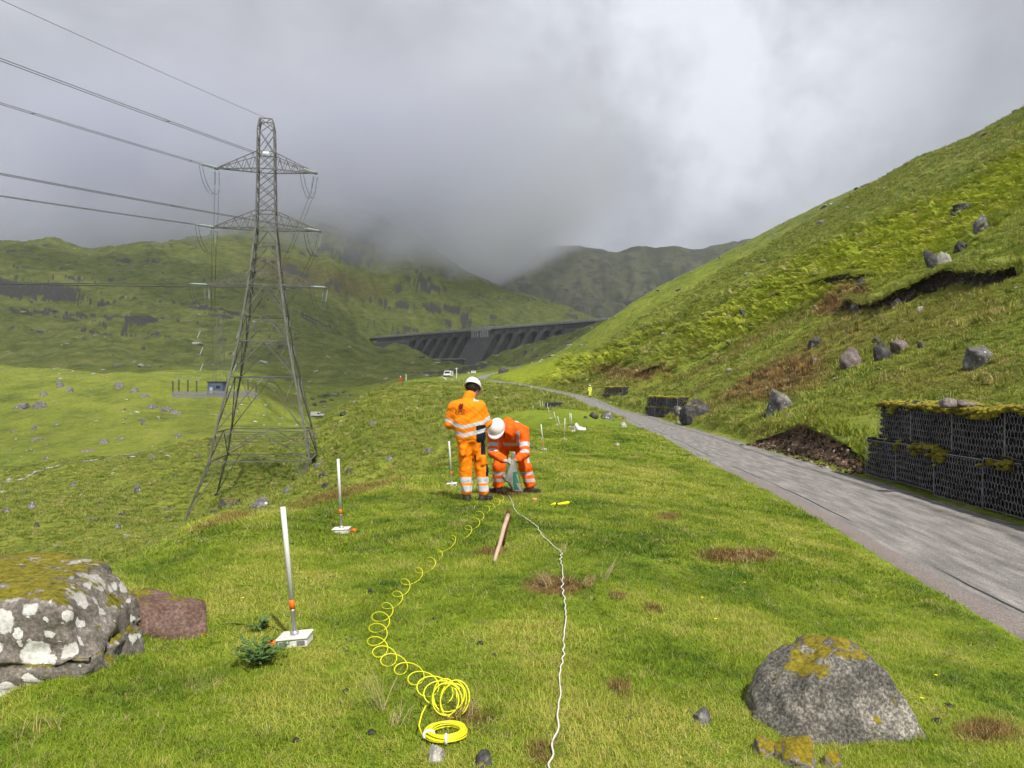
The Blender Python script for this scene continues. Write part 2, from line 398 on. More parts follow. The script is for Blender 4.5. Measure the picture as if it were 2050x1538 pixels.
band = blob(1900, 420, 75, 330, 75, -31) + blob(1600, 570, 120, 330, 45, -29) + blob(1330, 690, 200, 300, 45, -25) + blob(1120, 740, 200, 150, 22, -10)
band = np.clip(band, 0, 1)
bracken = np.where(right, band, 0)
brown = np.where(right, np.clip(blob(1600, 610, 58, 150, 32, -28) + blob(1450, 700, 62, 130, 22, -28) + blob(1560, 760, 42, 120, 40, -10) * 0.5 + blob(1250, 745, 130, 60, 14, 0) * 0.6, 0, 1), 0)
brown = brown * 1.5 + np.where(right, np.clip(blob(1540, 720, 46, 280, 62, -26) * 0.6 + blob(1850, 640, 36, 220, 50, -12) * 0.3 + blob(1850, 740, 22, 240, 50, 0) * 0.35 + blob(1250, 770, 110, 120, 20, -5) * 0.3, 0, 0.62), 0) + np.where(right, np.clip(blob(1350, 725, 70, 90, 10, -28) + blob(1580, 885, 24, 75, 32, 20) + blob(1660, 905, 21, 60, 22, 25) + blob(1700, 930, 20, 30, 14, 15) + blob(1690, 600, 55, 60, 25, -20), 0, 1) * 1.6, 0)  # broad brown cover also paints in tussock shadow
for q in [(1110, 1172, 6.4, 70, 20), (1015, 987, 12, 50, 9), (1475, 1112, 8.2, 85, 16), (1335, 1036, 10.5, 26, 7), (1305, 1217, 5.7, 18, 9), (1235, 1192, 6.0, 18, 8), 
          (1975, 1465, 3.9, 70, 26), (1240, 1375, 4.2, 22, 18), (1085, 1505, 3.3, 40, 22), (935, 1440, 3.7, 60, 18), (985, 1105, 7.5, 30, 8)]:
    brown = np.maximum(brown, blob(q[0], q[1], q[2], q[3], q[4], 0))
brown = np.maximum(brown, 0.75 * np.clip(blob(720, 978, 14.5, 190, 12, -17) + blob(480, 1032, 10.6, 110, 9, -18) + blob(1000, 885, 27, 90, 10, -25), 0, 1))
brown = brown + blob(150, 830, 230, 420, 95, 0) * 0.20 * (GX < -40)
brown = brown + np.clip(blob(640, 560, 900, 150, 30, 12), 0, 1) * 0.8 + blob(560, 795, 290, 70, 10, 10) * 0.5
rock = np.clip(blob(130, 610, 620, 190, 42, 14) + blob(60, 560, 640, 110, 22, 8) + blob(300, 655, 560, 60, 16, 20) + blob(690, 480, 1080, 75, 42, 20) + blob(905, 636, 985, 45, 24, 25)
               + blob(1960, 275, 200, 140, 18, -30) + blob(640, 640, 640, 50, 16, 10) + blob(430, 625, 640, 60, 12, 8), 0, 1)
dzx = np.gradient(GH, axis=1) / np.maximum(np.gradient(GX, axis=1), 1e-6)
dzy = np.gradient(GH, axis=0) / np.maximum(np.gradient(GY, axis=0), 1e-6)
steep = np.sqrt(dzx ** 2 + dzy ** 2)
crag = fbm(GX * 0.55 + 0.3 * GH, GY * 0.3 + 2.4 * GH, 55, 6, 61, 0.7) * 0.44 + fbm(GX * 0.7, GY * 0.5 + 2.0 * GH, 14, 5, 71, 0.7) * 0.24
hillw = sstep(300, 480, GFAR) * (GX / GY < 0.13)
rock = sstep(0.27, 0.53, crag * (0.62 + 0.48 * hillw) * sstep(14, 60, GFAR) + rock * 0.34 - 0.06 * (1 - hillw) + 0.10 * sstep(0.4, 0.9, steep) * hillw)
ca = me.color_attributes.new('cover', 'FLOAT_COLOR', 'POINT')
ca.data.foreach_set('color', np.stack([rock, brown, bracken, np.clip(turf, 0, 1)], -1).ravel())

ua = me.attributes.new('upland', 'FLOAT', 'POINT'); ua.data.foreach_set('value', np.maximum(hillw, 0.75 * right * sstep(42, 75, GX) * (1 - band)).ravel().astype(np.float32))
m, t, b = newmat('moor_ground'); GROUND_MAT = m
geo = t.add('ShaderNodeNewGeometry'); pos = geo.outputs['Position']; nrm = geo.outputs['Normal']
cover = t.attr('cover'); sep = t.add('ShaderNodeSeparateColor', ins={0: cover}); cr_, cg_, cb_ = sep.outputs
cturf = t.attr('cover', out='Alpha')
n1 = t.noise(pos, 0.045, 4, 0.6); n2 = t.noise(pos, 0.35, 5, 0.62); n3 = t.noise(pos, 2.2, 5, 0.65); n4 = t.noise(pos, 14.0, 4, 0.65)
n5 = t.noise(t.scalev(pos, (1.0, 0.6, 2.4)), 0.11, 6, 0.72)
moor = t.ramp(t.math('ADD', t.math('ADD', t.math('MULTIPLY', n1, 0.30), t.math('MULTIPLY', n5, 0.45)), t.math('MULTIPLY', n2, 0.25)), [(0.36, (0.060, 0.085, 0.016)), (0.46, (0.145, 0.190, 0.026)), (0.55, (0.220, 0.260, 0.034)), (0.66, (0.300, 0.295, 0.075))])
sward = t.ramp(t.math('ADD', t.math('MULTIPLY', n2, 0.4), t.math('MULTIPLY', n4, 0.6)), [(0.32, (0.055, 0.090, 0.008)), (0.5, (0.13, 0.19, 0.014)), (0.68, (0.22, 0.27, 0.028))])  # darkened so the gaps between grass blades read as shaded
up_ = t.attr('upland', out='Fac')
upc = t.ramp(t.math('ADD', t.math('MULTIPLY', n1, 0.35), t.math('MULTIPLY', n5, 0.65)), [(0.35, (0.065, 0.082, 0.024)), (0.46, (0.125, 0.152, 0.038)), (0.55, (0.180, 0.202, 0.050)), (0.67, (0.280, 0.275, 0.100))])
moor = t.mix(up_, moor, upc)
col = t.mix(cturf, moor, sward)
brk_c = t.ramp(n3, [(0.32, (0.13, 0.18, 0.012)), (0.5, (0.26, 0.32, 0.018)), (0.7, (0.36, 0.38, 0.03))])
col = t.mix(t.math('MULTIPLY', cb_, t.mapr(n2, 0.3, 0.5, 0.45, 1.0)), col, brk_c)
dead = t.ramp(n3, [(0.3, (0.045, 0.027, 0.014)), (0.5, (0.105, 0.068, 0.030)), (0.7, (0.190, 0.145, 0.060))])
col = t.mix(t.math('MULTIPLY', cg_, t.mapr(n2, 0.36, 0.56, 0.15, 1.0)), col, dead)
# tussock shade-less tone: small dark heathery tufts and pale stems
tuft = t.mapr(t.noise(t.scalev(pos, (1, 1, 2.0)), 1.1, 4, 0.7), 0.53, 0.66, 0, 0.55)
col = t.mix(t.math('MULTIPLY', tuft, t.math('SUBTRACT', 1.0, t.math('MULTIPLY', cturf, 0.85))), col, (0.050, 0.062, 0.016))
# bare rock: on crags and steep faces, broken by noise
rn2 = t.noise(t.scalev(pos, (1.0, 1.0, 2.6)), 0.5, 5, 0.7)
rmask = t.mapr(t.math('ADD', cr_, t.math('ADD', t.math('MULTIPLY', t.math('SUBTRACT', rn2, 0.5), 1.3), t.math('MULTIPLY', t.math('SUBTRACT', n5, 0.5), 1.6))), 0.40, 0.62, 0, 1)
rmask = t.math('MULTIPLY', rmask, t.math('MULTIPLY', t.math('SUBTRACT', 1.0, cturf), t.mapr(cr_, 0.02, 0.2, 0, 1)))
rcol = t.ramp(n3, [(0.3, (0.026, 0.025, 0.027)), (0.52, (0.070, 0.066, 0.066)), (0.72, (0.20, 0.19, 0.18))])
col = t.mix(rmask, col, rcol)
t.put(b.inputs['Base Color'], col); b.inputs['Roughness'].default_value = 0.95; b.inputs['Specular IOR Level'].default_value = 0.08
bh = t.math('MULTIPLY', t.math('ADD', t.math('MULTIPLY', n3, 0.5), t.math('MULTIPLY', n4, 0.12)), t.math('SUBTRACT', 1.0, t.math('MULTIPLY', cturf, 0.8)))
b1 = t.bump(bh, 0.9, 0.35)
b2 = t.bump(t.math('MULTIPLY', t.math('ADD', n2, t.math('MULTIPLY', rn2, 0.7)), t.math('SUBTRACT', 1.0, cturf)), 0.6, 2.2, b1)
t.put(b.inputs['Normal'], b2)
ground = link('ground', me, None, m); tag(ground, 'grassy terrace, valley and hillsides of the glen', 'ground', kind='structure')

# ------------------------------------------------------------------ road
def ribbon(name, offs, zoff, mat, lo=0, hi=None, jit=0.0, seed=0):
    pts = RC[lo:hi]; tg = np.gradient(pts[:, :2], axis=0); tg /= np.linalg.norm(tg, axis=1)[:, None]
    nx, ny = tg[:, 1], -tg[:, 0]; vs = []; k = len(offs)
    arc = np.concatenate([[0], np.cumsum(np.linalg.norm(np.diff(pts[:, :2], axis=0), axis=1))])
    for j, o in enumerate(offs):
        oo = o + (fbm(arc, arc * 0 + seed + j, 1.6, 3, seed) * jit if j in (0, k - 1) else 0)
        camber = zoff - 0.018 * (o / ROADW) ** 2
        vs.append(np.stack([pts[:, 0] + nx * oo, pts[:, 1] + ny * oo, pts[:, 2] + camber], -1))
    vs = np.stack(vs, 1); m_ = len(pts)
    fs = [(i * k + j, i * k + j + 1, (i + 1) * k + j + 1, (i + 1) * k + j) for i in range(m_ - 1) for j in range(k - 1)]
    fs = [f[::-1] for f in fs]
    me = pymesh(name, vs.reshape(-1, 3), fs, True)
    uv = me.uv_layers.new(name='along'); q = np.array([[offs[j], a] for a in arc for j in range(k)])
    li = np.empty(len(me.loops), np.int32); me.loops.foreach_get('vertex_index', li)
    uv.data.foreach_set('uv', q[li].ravel())
    return link(name, me, None, mat)
m, t, b = newmat('worn_asphalt')
uv = t.add('ShaderNodeUVMap', uv_map='along').outputs[0]; sx = t.add('ShaderNodeSeparateXYZ', ins={0: uv}); ax, ay = sx.outputs[0], sx.outputs[1]
pos = t.add('ShaderNodeNewGeometry').outputs['Position']
grit = t.noise(pos, 55, 3, 0.7); agg = t.voro(pos, 75, out=1)
longi = t.noise(t.scalev(uv, (3.0, 0.35, 1)), 2.0, 6, 0.6)
base = t.ramp(longi, [(0.3, (0.125, 0.119, 0.116)), (0.5, (0.205, 0.196, 0.190)), (0.72, (0.31, 0.295, 0.28))])
pink = t.mapr(t.math('ADD', ax, t.math('MULTIPLY', t.noise(uv, 0.9, 3), 0.25)), -0.98, -1.06, 0, 1)      # left edge strip relaid in pinkish chippings
pink = t.math('MULTIPLY', pink, t.mapr(ay, 36.5, 37.2, 1, 0))
base = t.mix(pink, base, (0.205, 0.178, 0.166))
wob = t.math('MULTIPLY', t.math('SUBTRACT', t.noise(t.scalev(uv, (0.2, 1, 1)), 0.55, 4), 0.5), 0.35)
crack = t.math('ABSOLUTE', t.math('ADD', t.math('ADD', ax, 0.98), t.math('MULTIPLY', wob, 0.25)))
crack = t.math('MULTIPLY', t.mapr(crack, 0.012, 0.028, 1, 0), t.mapr(t.noise(t.scalev(uv, (0, 1, 1)), 0.22, 2), 0.42, 0.5, 0, 1))
track = t.math('ABSOLUTE', t.math('ADD', t.math('SUBTRACT', ax, 1.02), wob))
track = t.math('MULTIPLY', t.mapr(track, 0.03, 0.15, 1, 0), t.mapr(t.noise(uv, 2.2, 5), 0.3, 0.55, 0.15, 0.9))
patch = t.math('MULTIPLY', t.mapr(t.noise(t.scalev(uv, (1.4, 0.5, 1)), 1.3, 6, 0.65, 0.8), 0.58, 0.64, 0, 0.6), t.mapr(ax, -1.0, -0.3, 0, 1))
base = t.mix(t.math('MULTIPLY', track, 0.85), base, (0.060, 0.058, 0.052))
base = t.mix(t.math('MULTIPLY', patch, 0.7), base, (0.095, 0.092, 0.090))
base = t.mix(crack, base, (0.022, 0.022, 0.024))
base = t.mix(0.62, base, t.mix(1.0, base, t.ramp(agg, [(0.0, (0.35, 0.33, 0.32)), (0.5, (0.95, 0.93, 0.9)), (1.0, (1.75, 1.7, 1.65))]), 'MULTIPLY'))
moss = t.math('MULTIPLY', t.mapr(t.math('ABSOLUTE', ax), 1.3, 1.62, 0, 1), t.mapr(t.noise(pos, 3.0, 5, 0.7), 0.46, 0.6, 0, 0.9))
base = t.mix(moss, base, (0.085, 0.085, 0.030))
t.put(b.inputs['Base Color'], base); b.inputs['Roughness'].default_value = 0.88
t.put(b.inputs['Normal'], t.bump(t.math('ADD', grit, t.math('MULTIPLY', t.noise(pos, 9, 3), 0.2)), 0.55, 0.012))
road = ribbon('road', [-ROADW, -1.2, -0.7, 0, 0.7, 1.2, ROADW + 0.05], 0.0, m, jit=0.10, seed=3)
tag(road, 'narrow worn grey asphalt road along the foot of the hillside', 'road', kind='structure')
# gravelly verge between road and bank
m, t, b = newmat('mossy_gravel')
pos = t.add('ShaderNodeNewGeometry').outputs['Position']
g = t.noise(pos, 1.1, 5, 0.6); st = t.voro(pos, 28, out=1)
c = t.mix(t.mapr(t.noise(pos, 2.4, 6, 0.7), 0.42, 0.56), t.ramp(st, [(0, (0.05, 0.045, 0.04)), (0.5, (0.12, 0.11, 0.10)), (1, (0.25, 0.23, 0.21))]), (0.135, 0.160, 0.022))
t.put(b.inputs['Base Color'], c); b.inputs['Roughness'].default_value = 0.95
t.put(b.inputs['Normal'], t.bump(t.voro(pos, 28), 0.7, 0.02))
verge = ribbon('verge', [ROADW - 0.02, ROADW + 0.3, ROADW + 0.75], -0.022, m, hi=330, jit=0.12, seed=9)
tag(verge, 'mossy gravel verge between the road and the bank', 'verge', kind='structure')
# ------------------------------------------------------------------ far mountain beyond the reservoir
ridge = np.array([(780, 640), (860, 590), (905, 560), (950, 535), (1000, 508), (1060, 490), (1120, 483), (1170, 490), (1220, 498), (1300, 489), (1370, 491), (1400, 493), (1450, 484), (1500, 476), (1540, 476),
                  (1570, 489), (1620, 515), (1700, 560), (1800, 590), (2000, 640)], float)
ms = (np.linspace(780, 2000, 330) - CU) / F; my = np.linspace(1330, 2900, 150)
MS, MY = np.meshgrid(ms, my); MX = MS * MY
rv = np.interp(MS * F + CU, ridge[:, 0], ridge[:, 1]); rh = (HV - rv) / F * 2050.0
tt = (MY - 1330) / (2050 - 1330)
prof = np.where(tt < 1, 0.16 + 0.84 * (0.55 * tt + 0.45 * tt ** 2.2), 1 - 0.55 * (tt - 1))
prof = prof / np.where(tt < 1, 1, 1)
MZ = rh * prof * np.where(tt < 1, 1, 1)
gul = -np.abs(fbm(MX, MY * 0.35, 190, 5, 81, 0.55)) * 95 + fbm(MX, MY, 60, 4, 91) * 14
MZ = MZ + gul * sstep(0.02, 0.3, tt) * np.where(tt < 1, sstep(1.02, 0.75, tt) * 0.85 + 0.15, 0.15)
nr2, nc2 = MX.shape
ii2 = (np.arange(nr2 - 1)[:, None] * nc2 + np.arange(nc2 - 1)[None]).ravel()
me = pymesh('mountain', np.stack([MX, MY, MZ], -1).reshape(-1, 3), np.stack([ii2, ii2 + 1, ii2 + nc2 + 1, ii2 + nc2], -1), True)
m, t, b = newmat('mountain_ground')
pos = t.add('ShaderNodeNewGeometry').outputs['Position']
n1 = t.noise(pos, 0.012, 6, 0.62); n2 = t.noise(t.scalev(pos, (1, 0.5, 2)), 0.035, 6, 0.68)
c = t.ramp(n1, [(0.36, (0.060, 0.062, 0.040)), (0.5, (0.100, 0.104, 0.058)), (0.64, (0.15, 0.145, 0.085))])
c = t.mix(t.mapr(n2, 0.50, 0.60), c, (0.050, 0.048, 0.050))
t.put(b.inputs['Base Color'], c); b.inputs['Roughness'].default_value = 0.95
mountain = link('mountain', me, None, m); tag(mountain, 'far blue-grey craggy mountain beyond the dam', 'mountain', kind='structure')

# ------------------------------------------------------------------ cloud lying on the hill tops (volume, soft because it thins out)
mb = MB(); mb.box((-330, 1640, 350), (1300, 1700, 380)); cl = mb.build('cloud', None)
m = bpy.data.materials.new('cloud_vapour'); m.use_nodes = True; t = NT(m.node_tree); m.node_tree.nodes.clear()
pos = t.add('ShaderNodeNewGeometry').outputs['Position']; sx = t.add('ShaderNodeSeparateXYZ', ins={0: pos}); X_, Y_, Z_ = sx.outputs
nb = t.noise(t.scalev(pos, (1, 1, 1.4)), 0.0075, 4, 0.58); sN = t.math('DIVIDE', X_, Y_)
base_z = t.math('ADD', 152.0, t.math('MULTIPLY', t.math('MAXIMUM', t.math('SUBTRACT', Y_, 1100.0), 0.0), 0.14))
base_z = t.math('ADD', base_z, t.math('MULTIPLY', t.math('MAXIMUM', t.math('ADD', sN, 0.02), 0.0), 700.0))
hz = t.math('ADD', t.math('SUBTRACT', Z_, base_z), t.math('MULTIPLY', t.math('SUBTRACT', nb, 0.5), 150.0))
d = t.math('MULTIPLY', t.mapr(hz, 0.0, 60.0), t.mapr(Z_, 330.0, 520.0, 1.0, 0.0))
d = t.math('MULTIPLY', d, t.math('MULTIPLY', t.mapr(Y_, 930.0, 1110.0), t.mapr(t.math('ADD', sN, t.math('MULTIPLY', t.math('SUBTRACT', nb, 0.5), 0.35)), 0.16, -0.10, 0.0, 1.0)))
d = t.math('MULTIPLY', d, t.math('MULTIPLY', t.mapr(X_, -930.0, -640.0), t.mapr(nb, 0.36, 0.62, 0.25, 1.0)))
pv = t.add('ShaderNodeVolumePrincipled', ins={'Color': (0.905, 0.92, 1.0), 'Anisotropy': 0.0}); t.put(pv.inputs['Density'], t.math('MULTIPLY', d, 0.021))
t.l.new(pv.outputs[0], t.add('ShaderNodeOutputMaterial').inputs['Volume']); m.cycles.volume_step_rate = 0.35
cl.data.materials.clear(); cl.data.materials.append(m); tag(cl, 'low grey cloud resting on the hilltops behind the dam', 'cloud', kind='stuff')
# unseen clouds added overhead, out of view, to keep the far hills and the dam in shade
mcl, t, b = newmat('shade_cloud_white'); b.inputs['Base Color'].default_value = (0.9, 0.9, 0.92, 1); b.inputs['Roughness'].default_value = 1.0
tp = t.add('ShaderNodeBsdfTransparent'); mx = t.add('ShaderNodeMixShader', ins={0: 0.62, 1: b.outputs[0], 2: tp.outputs[0]}); t.l.new(mx.outputs[0], mcl.node_tree.nodes['Material Output'].inputs[0])
def shade_cloud(cx0, cy0, rx, ry, alt, seed, label):
    """a cloud whose shadow falls round ground point (cx0, cy0)"""
    k = alt / sd.z; c = Vector((cx0, cy0, 0)) + sd * k
    th = np.linspace(0, 2 * math.pi, 72, endpoint=False); V = []; ph = np.linspace(-1, 1, 15)
    for p in ph:
        rr = math.sqrt(max(0, 1 - p * p)) ** 0.6
        for a in th:
            q = rr * (1 + 0.22 * float(fbm(math.cos(a) * 1.4 + seed, math.sin(a) * 1.4, 0.6, 3, seed)))
            V.append((c.x + math.cos(a) * rx * q, c.y + math.sin(a) * ry * q, c.z + p * (90 if p > 0 else 25) + 14 * float(gnoise(a * 3, p * 3, seed))))
    nt = len(th); fs = [(i * nt + j, i * nt + (j + 1) % nt, (i + 1) * nt + (j + 1) % nt, (i + 1) * nt + j) for i in range(len(ph) - 1) for j in range(nt)]
    fs += [tuple(reversed(range(nt))), tuple(range((len(ph) - 1) * nt, len(ph) * nt))]
    o = link('cloud', pymesh('cloud', V, fs, True), None, mcl); tag(o, label, 'cloud', kind='stuff'); return o
shade_cloud(-330, 640, 420, 300, 900, 3, 'unseen broad cloud added to shade the left hills')
shade_cloud(-20, 620, 175, 300, 900, 5, 'unseen cloud added to shade the dam')
shade_cloud(0, 1850, 1500, 1000, 2400, 8, 'unseen high cloud added to shade the far mountain')
# haze in the air of the glen
def haze_box(dens):
    mb = MB(); mb.box((0, 1290, 360), (6400, 3300, 840))
    m = bpy.data.materials.new('haze_air'); m.use_nodes = True; tr = NT(m.node_tree); m.node_tree.nodes.clear()
    pv = tr.add('ShaderNodeVolumePrincipled', ins={'Color': (0.86, 0.92, 1.0), 'Density': dens, 'Anisotropy': 0.2})
    tr.l.new(pv.outputs[0], tr.add('ShaderNodeOutputMaterial').inputs['Volume'])
    o = mb.build('haze', m); tag(o, 'thin pale haze filling the glen', 'haze', kind='stuff')
haze_box(0.00011)
# ------------------------------------------------------------------ rocks
from mathutils import noise as mnoise
def ico(sub):
    bm = bmesh.new(); bmesh.ops.create_icosphere(bm, subdivisions=sub, radius=1.0)
    v = np.array([x.co[:] for x in bm.verts]); f = [tuple(q.index for q in p.verts) for p in bm.faces]; bm.free(); return v, f
ICO = {k: ico(k) for k in (1, 2, 3, 4, 5)}
def rock_mesh(name, seed, size, sub=3, box=0.5, cuts=6, rough=0.16, fine=0.03, shape=None):
    """a stone: a sphere squared off, cut by a few planes, roughened"""
    v, f = ICO[sub]; v = v.copy(); rs = np.random.default_rng(seed)
    m = np.max(np.abs(v), axis=1, keepdims=True); v = v * (1 - box) + v / m * box * 0.85
    for _ in range(cuts):
        n_ = rs.normal(size=3); n_[2] = abs(n_[2]) * 0.8; n_ /= np.linalg.norm(n_); d = rs.uniform(0.62, 0.86) if cuts < 9 else rs.uniform(0.48, 0.80)
        k = v @ n_ - d; v = v - np.where(k > 0, k, 0)[:, None] * n_[None] * 0.9
    o = Vector((seed * 3.7, seed * 1.3, 0)); out = []
    for p in v:
        q = Vector(p); a = mnoise.fractal(q * 1.3 + o, 1.0, 2.0, 3) * rough + mnoise.fractal(q * 6 + o, 0.8, 2.1, 4) * fine
        out.append(q * (1 + a))
    v = np.array([x[:] for x in out])
    if shape is not None: v = shape(v)
    v = v * (np.array(size) / 2)
    return pymesh(name, v, f, True)
def stone_mat(name, cols, moss=0.0, lichen=0.0, sc=1.0, speck=0.5, moss_col=(0.165, 0.145, 0.012)):
    m, t, b = newmat(name)
    tc = t.add('ShaderNodeTexCoord').outputs['Object']; geo = t.add('ShaderNodeNewGeometry'); nz = t.add('ShaderNodeSeparateXYZ', ins={0: geo.outputs['Normal']}).outputs[2]
    n1 = t.noise(tc, 3.0 * sc, 6, 0.65); n2 = t.noise(tc, 38 * sc, 4, 0.7)
    c = t.ramp(n1, [(0.32, cols[0]), (0.5, cols[1]), (0.68, cols[2])])
    c = t.mix(speck, c, t.mix(1.0, c, t.ramp(n2, [(0.36, 0.30), (0.5, 0.9), (0.62, 2.0)]), 'MULTIPLY'))
    h = t.math('MULTIPLY', n2, 0.25)
    if lichen:
        wv = t.add('ShaderNodeVectorMath', operation='MULTIPLY_ADD'); t.put(wv.inputs[0], t.noise(tc, 9 * sc, 4, 0.6, out=1)); wv.inputs[1].default_value = (0.10 / sc,) * 3; t.put(wv.inputs[2], tc); lk = None
        for vs_, r_ in ((4.6, 0.66), (10.0, 0.52)):
            dd = t.voro(wv.outputs[0], vs_ * sc); rnd = t.add('ShaderNodeSeparateColor', ins={0: t.voro(wv.outputs[0], vs_ * sc, out=1)}).outputs[0]
            q = t.mapr(t.math('SUBTRACT', t.math('MULTIPLY', t.mapr(rnd, 1.0 - lichen * 0.62, 1.0, 0, 1), r_), dd), -0.03, 0.02, 0, 1)
            q = t.math('MULTIPLY', q, t.mapr(rnd, 1.0 - lichen * 0.62, 1.02 - lichen * 0.62, 0, 1)); lk = q if lk is None else t.math('MAXIMUM', lk, q)
        lk = t.math('MULTIPLY', lk, t.mapr(nz, 0.75, 0.35, 0.35, 1))
        c = t.mix(lk, c, t.ramp(n2, [(0.3, (0.42, 0.40, 0.37)), (0.6, (0.70, 0.69, 0.66))]))
        h = t.math('ADD', h, t.math('MULTIPLY', lk, 0.25))
    if moss:
        mn = t.noise(tc, 5.0 * sc, 6, 0.68)
        mk = t.mapr(t.math('ADD', mn, t.math('MULTIPLY', nz, 0.34)), 0.86 - moss * 0.2, 0.91 - moss * 0.2, 0, 1)
        mc = t.ramp(t.noise(tc, 24 * sc, 4, 0.7), [(0.3, tuple(x * 0.35 for x in moss_col)), (0.5, moss_col), (0.72, tuple(min(1, x * 1.7) for x in moss_col))])
        c = t.mix(mk, c, mc); h = t.math('ADD', h, t.math('MULTIPLY', mk, t.noise(tc, 45 * sc, 4, 0.7)))
    t.put(b.inputs['Base Color'], c); b.inputs['Roughness'].default_value = 0.9
    t.put(b.inputs['Normal'], t.bump(h, 0.6, 0.03 / sc)); return m
M_lichen = stone_mat('lichen_granite', [(0.075, 0.066, 0.056), (0.165, 0.145, 0.125), (0.27, 0.24, 0.21)], moss=0.60, lichen=1.1, sc=1.25)
M_red = stone_mat('red_granite', [(0.075, 0.045, 0.036), (0.14, 0.085, 0.070), (0.22, 0.145, 0.122)], moss=0.3, sc=1.4)
M_gran = stone_mat('speckled_granite', [(0.050, 0.047, 0.042), (0.125, 0.117, 0.103), (0.26, 0.24, 0.205)], moss=0.50, sc=1.6, speck=0.85, moss_col=(0.19, 0.155, 0.012))
M_grey = stone_mat('grey_rock', [(0.055, 0.053, 0.055), (0.125, 0.12, 0.118), (0.26, 0.25, 0.24)], moss=0.35, lichen=0.15, sc=0.9)
M_dark = stone_mat('dark_rock', [(0.022, 0.021, 0.022), (0.055, 0.052, 0.052), (0.13, 0.125, 0.12)], moss=0.4, sc=0.8)
M_pale = stone_mat('pale_rock', [(0.20, 0.19, 0.165), (0.34, 0.32, 0.285), (0.48, 0.46, 0.42)], sc=2.0, speck=0.4)
M_pink = stone_mat('pinkish_rock', [(0.085, 0.065, 0.062), (0.165, 0.135, 0.128), (0.26, 0.22, 0.21)], moss=0.3, sc=0.9)
M_mossy = stone_mat('moss_covered_rock', [(0.09, 0.075, 0.062), (0.19, 0.165, 0.14), (0.33, 0.30, 0.27)], moss=1.15, lichen=0.25, sc=2.2, moss_col=(0.20, 0.155, 0.010))
M_clod = stone_mat('dark_clod_earth', [(0.012, 0.010, 0.009), (0.030, 0.026, 0.023), (0.075, 0.068, 0.062)], sc=9.0, speck=0.6)

def put_rock(name, me, mat, loc, label, cat='boulder', group=None, rot=(0, 0, 0)):
    o = link(name, me, None, mat, loc); o.rotation_euler = rot; return tag(o, label, cat, group)
# lichen boulder on the left
def sh_l(v):
    v = v.copy(); v[:, 2] += 0.12 * np.clip(v[:, 0] + 0.2, 0, 1) * (v[:, 2] > 0) * -1.2; v[:, 0] += 0.10 * v[:, 2] * (v[:, 0] > 0); return v
zl = gz(-2.8, 4.3)
put_rock('boulder', rock_mesh('boulder', 5, (1.90, 1.2, 0.86), 5, 0.60, 4, 0.15, 0.045, sh_l), M_lichen, (-2.90, 4.45, -1.37), 'big boulder blotched with white lichen and yellow moss')
put_rock('boulder', rock_mesh('boulder', 12, (0.80, 0.50, 0.46), 4, 0.9, 5, 0.07, 0.03), M_red, (-2.34, 5.1, -1.53), 'flat-sided reddish boulder behind the lichen-blotched boulder', rot=(0.05, 0.14, -0.25))
def sh_r(v):
    v = v.copy(); x, z = v[:, 0].copy(), v[:, 2].copy()
    up = np.clip((z + 0.3) / 1.3, 0, 1)
    v[:, 0] = x * (1 - 0.42 * up) - 0.10 * up
    v[:, 2] = z - 0.22 * np.clip(x - 0.25, 0, 1) * up
    return v
zr = gz(1.82, 4.35)
put_rock('boulder', rock_mesh('boulder', 23, (1.08, 0.82, 0.94), 5, 0.18, 2, 0.17, 0.035, sh_r), M_gran, (1.80, 4.25, zr + 0.03), 'rounded speckled grey granite boulder with mustard moss beside the road bank')
def px_rock(u, vb, wpx, hpx, mat, seed, label, cat='boulder', group=None, sub=3, name='boulder', box=0.5, sink=0.25, depth=0.9, d0=2.0, rot=None):
    p = on_ray(u, vb, d0)
    if p is None: return None
    d = p[1]; wd = wpx / F * d; hh = hpx / F * d
    return put_rock(name, rock_mesh(name, seed, (wd, wd * depth, hh / (1 - sink) * 1.05), max(sub, 4) if wpx > 30 else sub, box * 0.8, 13, 0.20, 0.09), mat,
                    (p[0], p[1] + wd * 0.2, p[2] + hh * (0.5 - sink * 0.75)), label, cat, group, rot or (random.uniform(-0.15, 0.15), random.uniform(-0.55, -0.1) if u > 1240 and d > 9 else random.uniform(-0.15, 0.15), random.uniform(-0.6, 0.6)))
for u, v, w_, h_, s_ in [(1530, 1512, 62, 40, 31), (1600, 1532, 110, 58, 32), (1672, 1536, 50, 34, 33)]:
    px_rock(u, v, w_, h_, M_mossy, s_, 'small rough stone capped with orange moss beside the granite boulder', 'stone', 'mossy stones beside the granite boulder', 4, 'mossy_stone')
px_rock(1408, 1448, 46, 30, M_grey, 41, 'small grey stone in the grass near the granite boulder', 'stone', None, 3, 'stone')
px_rock(873, 1524, 42, 34, M_pale, 42, 'pale pink flat stone beside the coiled yellow cable', 'stone', None, 3, 'stone', 0.7)
px_rock(965, 1534, 44, 30, M_dark, 43, 'dark stone sunk in grass beside the white cable', 'stone', None, 3, 'stone')
